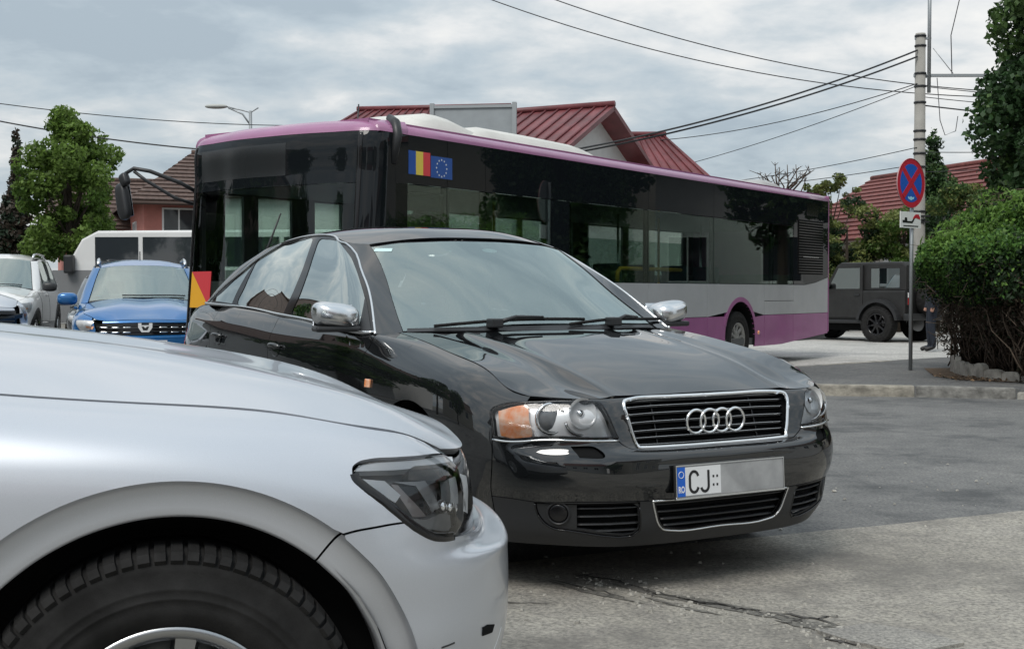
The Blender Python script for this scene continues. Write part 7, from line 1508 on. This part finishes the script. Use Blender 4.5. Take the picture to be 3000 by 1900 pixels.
tree('small_conifer', 'small dark conifer with a pointed top right of the utility pole', (11.3, 34.0, 0), 5.2, .08, (0, 0, 4.05), (.62, .6, 1.3), 44, 13000, .09, [G_['con'], G_['ivy'], G_['ivy2']], conical=True, blob_r=(.4, .7))
for i, (x, y, z, w, h, ms, lb) in enumerate(((11.3, 31.0, 2.95, 1.05, 1.25, ('olive', 'olive2', 'ivy2'), 'yellow green shrub behind the sign plate'), (10.3, 26.0, 2.5, 1.1, 1.1, ('ivy', 'olive', 'ivy2'), 'green shrub between the pole and the tall tree'))):
    tree('tall_shrub', lb, (x, y, 0), z, .06, (0, 0, z), (w, w * .8, h), 36, 12000, .085, [G_[q] for q in ms], group='shrubs behind the hedge', limbs=8, cat='bush')
# tall ivy-covered tree at the right edge
tl_t = thing('tall_ivy_tree', 'tall dark ivy covered tree at the right edge', 'tree', (7.98, 17.9, .1))
cs = []; rs = []
for i in range(230):
    z = rng.uniform(1.2, 9.5) if i < 170 else rng.uniform(1.0, 4.6); a = rng.uniform(0, 2 * math.pi); rr_ = 1.24 * rng.uniform(.45, 1.0) * (1 + .07 * math.sin(z * 2.1))
    cs.append((rr_ * math.cos(a) + .25 * (z < 3) * 0, rr_ * math.sin(a), z)); r = rng.uniform(.22, .42); rs.append((r, r, r * 1.2))
P, d_, k = blobs(cs, rs, 76000, .4); bm_ = rng.uniform(0, 1, 230); mi = np.clip(((bm_[k] * .7 + rng.uniform(0, .3, len(k)) + .25 * (P[:, 2] < 2.6)) * 3).astype(int), 0, 2)
leaves('crown', P, .085, [G_['ivy'], G_['ivy'], G_['ivy2']], mi, tl_t, d_, asp=.8)
MB().tube([(0, 0, 0), (.05, 0, 4), (0, 0, 9.3)], [.22, .18, .06], 9).build('trunk', bark, tl_t)
for i in range(10): e = Vector(cs[i]); MB().tube([(0, 0, e.z - .4), e * .5 + Vector((0, 0, e.z * .5 - .1)), e], [.06, .04, .02], 5).build('limb', bark, tl_t)
# ---- clipped hedge on the corner: leafy above, bare brown stems below
hg = thing('hedge', 'large clipped green hedge with bare brown lower branches on the pavement corner', 'hedge', (5.95, 14.2, .115)); hg.scale = (1, 1, 1.09)
def hedge_pts(n, z0, z1, out=0.0):
    """points near the surface of the hedge; local x right, y away"""
    L_ = []
    while len(L_) < n:
        f = rng.uniform(-.30, 1); z = z0 + (z1 - z0) * rng.uniform(0, 1)
        top_ = 1.88 + .05 * math.sin(z * 3)
        bul = .86 * math.exp(-((z - 1.25) / .45) ** 2) + .10 * math.exp(-((z - .55) / .3) ** 2)
        if f < 0:        # rounded corner between the two
            an = rng.uniform(0, math.pi / 2); x = -.02 - (.20 + bul * .95) * math.cos(an); y = -.15 - (.20 + bul * .45) * math.sin(an); nrm = (-math.cos(an), -math.sin(an), .25)
            y += rng.uniform(-.1, .25); x += rng.uniform(0, .2)
        elif f < .46:      # end face towards the left
            y = rng.uniform(-.3, 2.6); x = -.22 - bul * (.75 + .45 * math.sin(y * 1.7 + 1.0)) + (.65 - .0) * max(0, (z - 1.45) / .55) ** 1.6 * .9; nrm = (-1, -.15, .25)
        elif f < .80:    # long face towards the viewer
            x = rng.uniform(-.75, 4.5); y = -.35 - bul * .35 - .13 * x * 0 + .25 * max(0, (z - 1.5) / .5) ** 2; nrm = (-.1, -1, .25)
            if x < -.2 - bul: continue
        else:            # top
            x = rng.uniform(-.6, 4.5); y = rng.uniform(-.3, 2.6); z = 1.62 + .30 * min(1, (x + .75) / 1.1) + .10 * math.sin(x * 4 + y * 2.3) + .06 * math.sin(x * 9 + y * 5); nrm = (0, -.1, 1)
            if z < z0: continue
        w = .085 * math.sin(x * 6 + z * 5) + .07 * math.sin(y * 7 + z * 8) + .05 * math.sin(z * 13 + x * 3 + y * 4)
        q = abs(rng.normal(0, .10)); L_.append((x + nrm[0] * (w - q + out), y + nrm[1] * (w - q + out), max(z + nrm[2] * (w - q * .5 + out), .05), *nrm))
    A = np.array(L_); return A[:, :3], A[:, 3:] / np.linalg.norm(A[:, 3:], axis=1)[:, None]
P, nn = hedge_pts(75000, .80, 1.95); zz = P[:, 2] + .12 * np.sin(P[:, 0] * 5) + .15 * np.sin(P[:, 1] * 4) + rng.normal(0, .12, len(P))
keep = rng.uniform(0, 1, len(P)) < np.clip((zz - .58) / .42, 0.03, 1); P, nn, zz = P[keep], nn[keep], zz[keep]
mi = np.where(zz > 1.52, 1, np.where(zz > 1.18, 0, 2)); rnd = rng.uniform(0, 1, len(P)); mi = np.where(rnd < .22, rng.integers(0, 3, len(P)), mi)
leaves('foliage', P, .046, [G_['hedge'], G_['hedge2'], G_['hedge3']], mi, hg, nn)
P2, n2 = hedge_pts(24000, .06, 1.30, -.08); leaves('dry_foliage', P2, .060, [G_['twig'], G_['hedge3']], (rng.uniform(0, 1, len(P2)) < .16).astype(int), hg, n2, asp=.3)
P3, n3 = hedge_pts(420, 1.45, 1.95, .06)
leaves('young_shoots', P3, .11, [G_['hedge2']], np.zeros(len(P3), int), hg, n3, asp=.25, kind='stuff')
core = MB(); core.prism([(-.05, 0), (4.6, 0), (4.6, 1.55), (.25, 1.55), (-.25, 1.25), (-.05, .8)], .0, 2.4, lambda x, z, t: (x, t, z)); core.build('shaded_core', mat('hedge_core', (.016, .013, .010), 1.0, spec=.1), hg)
tw = MB(); twl = MB()
for i in range(230):
    if i % 2: x, y = -.12 + rng.normal(0, .05), rng.uniform(-.2, 2.4)
    else: x, y = rng.uniform(-.1, 4.4), -.18 + rng.normal(0, .05)
    p = Vector((x, y, rng.uniform(0, .15))); pts = [p]; dr_ = Vector((rng.normal(-.02 if i % 2 else 0, .06), rng.normal(0 if i % 2 else -.04, .06), .26))
    for k in range(5): p = p + dr_ * rng.uniform(.5, 1.0) + Vector((rng.normal(0, .07), rng.normal(0, .07), 0)); pts.append(p)
    (tw if rng.uniform() < .7 else twl).tube(pts, [.014, .011, .009, .007, .005, .003], 4)
for i in range(420):
    P_, N_ = hedge_pts(1, .25, 1.25, rng.uniform(-.06, .05)); p = Vector(P_[0]); dd_ = Vector((rng.normal(0, .11), rng.normal(0, .11), rng.normal(.03, .08)))
    (tw if rng.uniform() < .6 else twl).tube([p - dd_, p + Vector((0, 0, .02)), p + dd_], [.006, .005, .002], 3)
tag(tw.build('branches', twig_m, hg), kind='stuff'); tag(twl.build('pale_branches', twig_l, hg), kind='stuff')
# low scalloped concrete edging along the foot of the hedge
eg = thing('hedge_edging', 'low row of worn pale concrete edging stones at the foot of the hedge', 'edging', (0, 0, .115))
ep = [(5.72, 16.35), (5.62, 15.9), (5.56, 15.4), (5.60, 14.9), (5.80, 14.35), (6.4, 13.92), (7.4, 13.68), (8.6, 13.5)]
for i, (a, b) in enumerate(along(ep, .24)):
    dv_ = (b - a).normalized(); L_ = (b - a).length; hgt = .22 - .012 * min(i, 9) + rng.normal(0, .012)
    mt = Matrix.Translation((a + b) / 2) @ Matrix.Rotation(math.atan2(dv_.y, dv_.x) + rng.normal(0, .05), 4, 'Z') @ Matrix.Rotation(rng.normal(0, .05), 4, 'X')
    MB().prism([(-L_ / 2 + .008, 0)] + [(L_ * .48 * math.cos(t), hgt * .72 + hgt * .28 * math.sin(t)) for t in np.linspace(math.pi, 0, 7)] + [(L_ / 2 - .008, 0)], -.035, .035, lambda x, z, t: mt @ Vector((x, t, z))).build('edging_stone', kerb_m, eg)
# litter of dry leaves on the bed
n = 900; x = rng.uniform(5.1, 8.8, n); y = 14.75 - .42 * (x - 5.1) * (x < 6.2) - .46 * (x >= 6.2) - .13 * np.maximum(0, x - 6.2) + np.abs(rng.normal(0, .35, n)) * (x < 6.2) + rng.uniform(-.35, .1, n)
lt = leaves('dry_leaf_litter', np.stack([x, y, .130 + rng.uniform(0, .015, n)], 1), .045, [G_['twig'], leaf_mat('dry_leaf', (.17, .11, .065), .1)], rng.integers(0, 2, n), None, np.tile([[0, 0, 3.0]], (n, 1)))
tag(lt, 'dry brown leaf litter under the hedge on the pavement corner', kind='stuff')

# trees along the street beside and behind the viewer, seen only as dark reflections in paint and glass
for i, (x, y, h, w, lb) in enumerate(((12.6, 25.5, 7.5, 1.5, 'tall dark tree outside the view, right, nearest the pole'), (15.5, 30.5, 8.0, 1.8, 'tall dark tree outside the view, right, furthest'), (16.5, 22.0, 6.5, 1.7, 'tall dark tree outside the view, right, by the tall house'), (14.5, 12.5, 6.0, 1.8, 'dark tree outside the view, right, nearest'), (-12.5, 7.5, 5.0, 2.0, 'dark tree outside the view, left, nearest'), (-14.5, 12.5, 6.0, 2.2, 'dark tree outside the view, left, middle'), (-17.5, 18.0, 5.5, 2.0, 'dark tree outside the view, left, furthest'), (-7, -13, 5.5, 2.2, 'dark tree outside the view, behind on the left'), (10, -12, 5.5, 2.2, 'dark tree outside the view, behind on the right'))):
    tree('street_tree', lb, (x, y, 0), h, .12, (0, 0, h * .6), (w, w, h * .40), 36, 6000, .22, [G_['ivy'], G_['maple'], G_['ivy']], group='trees round the viewer', limbs=6)
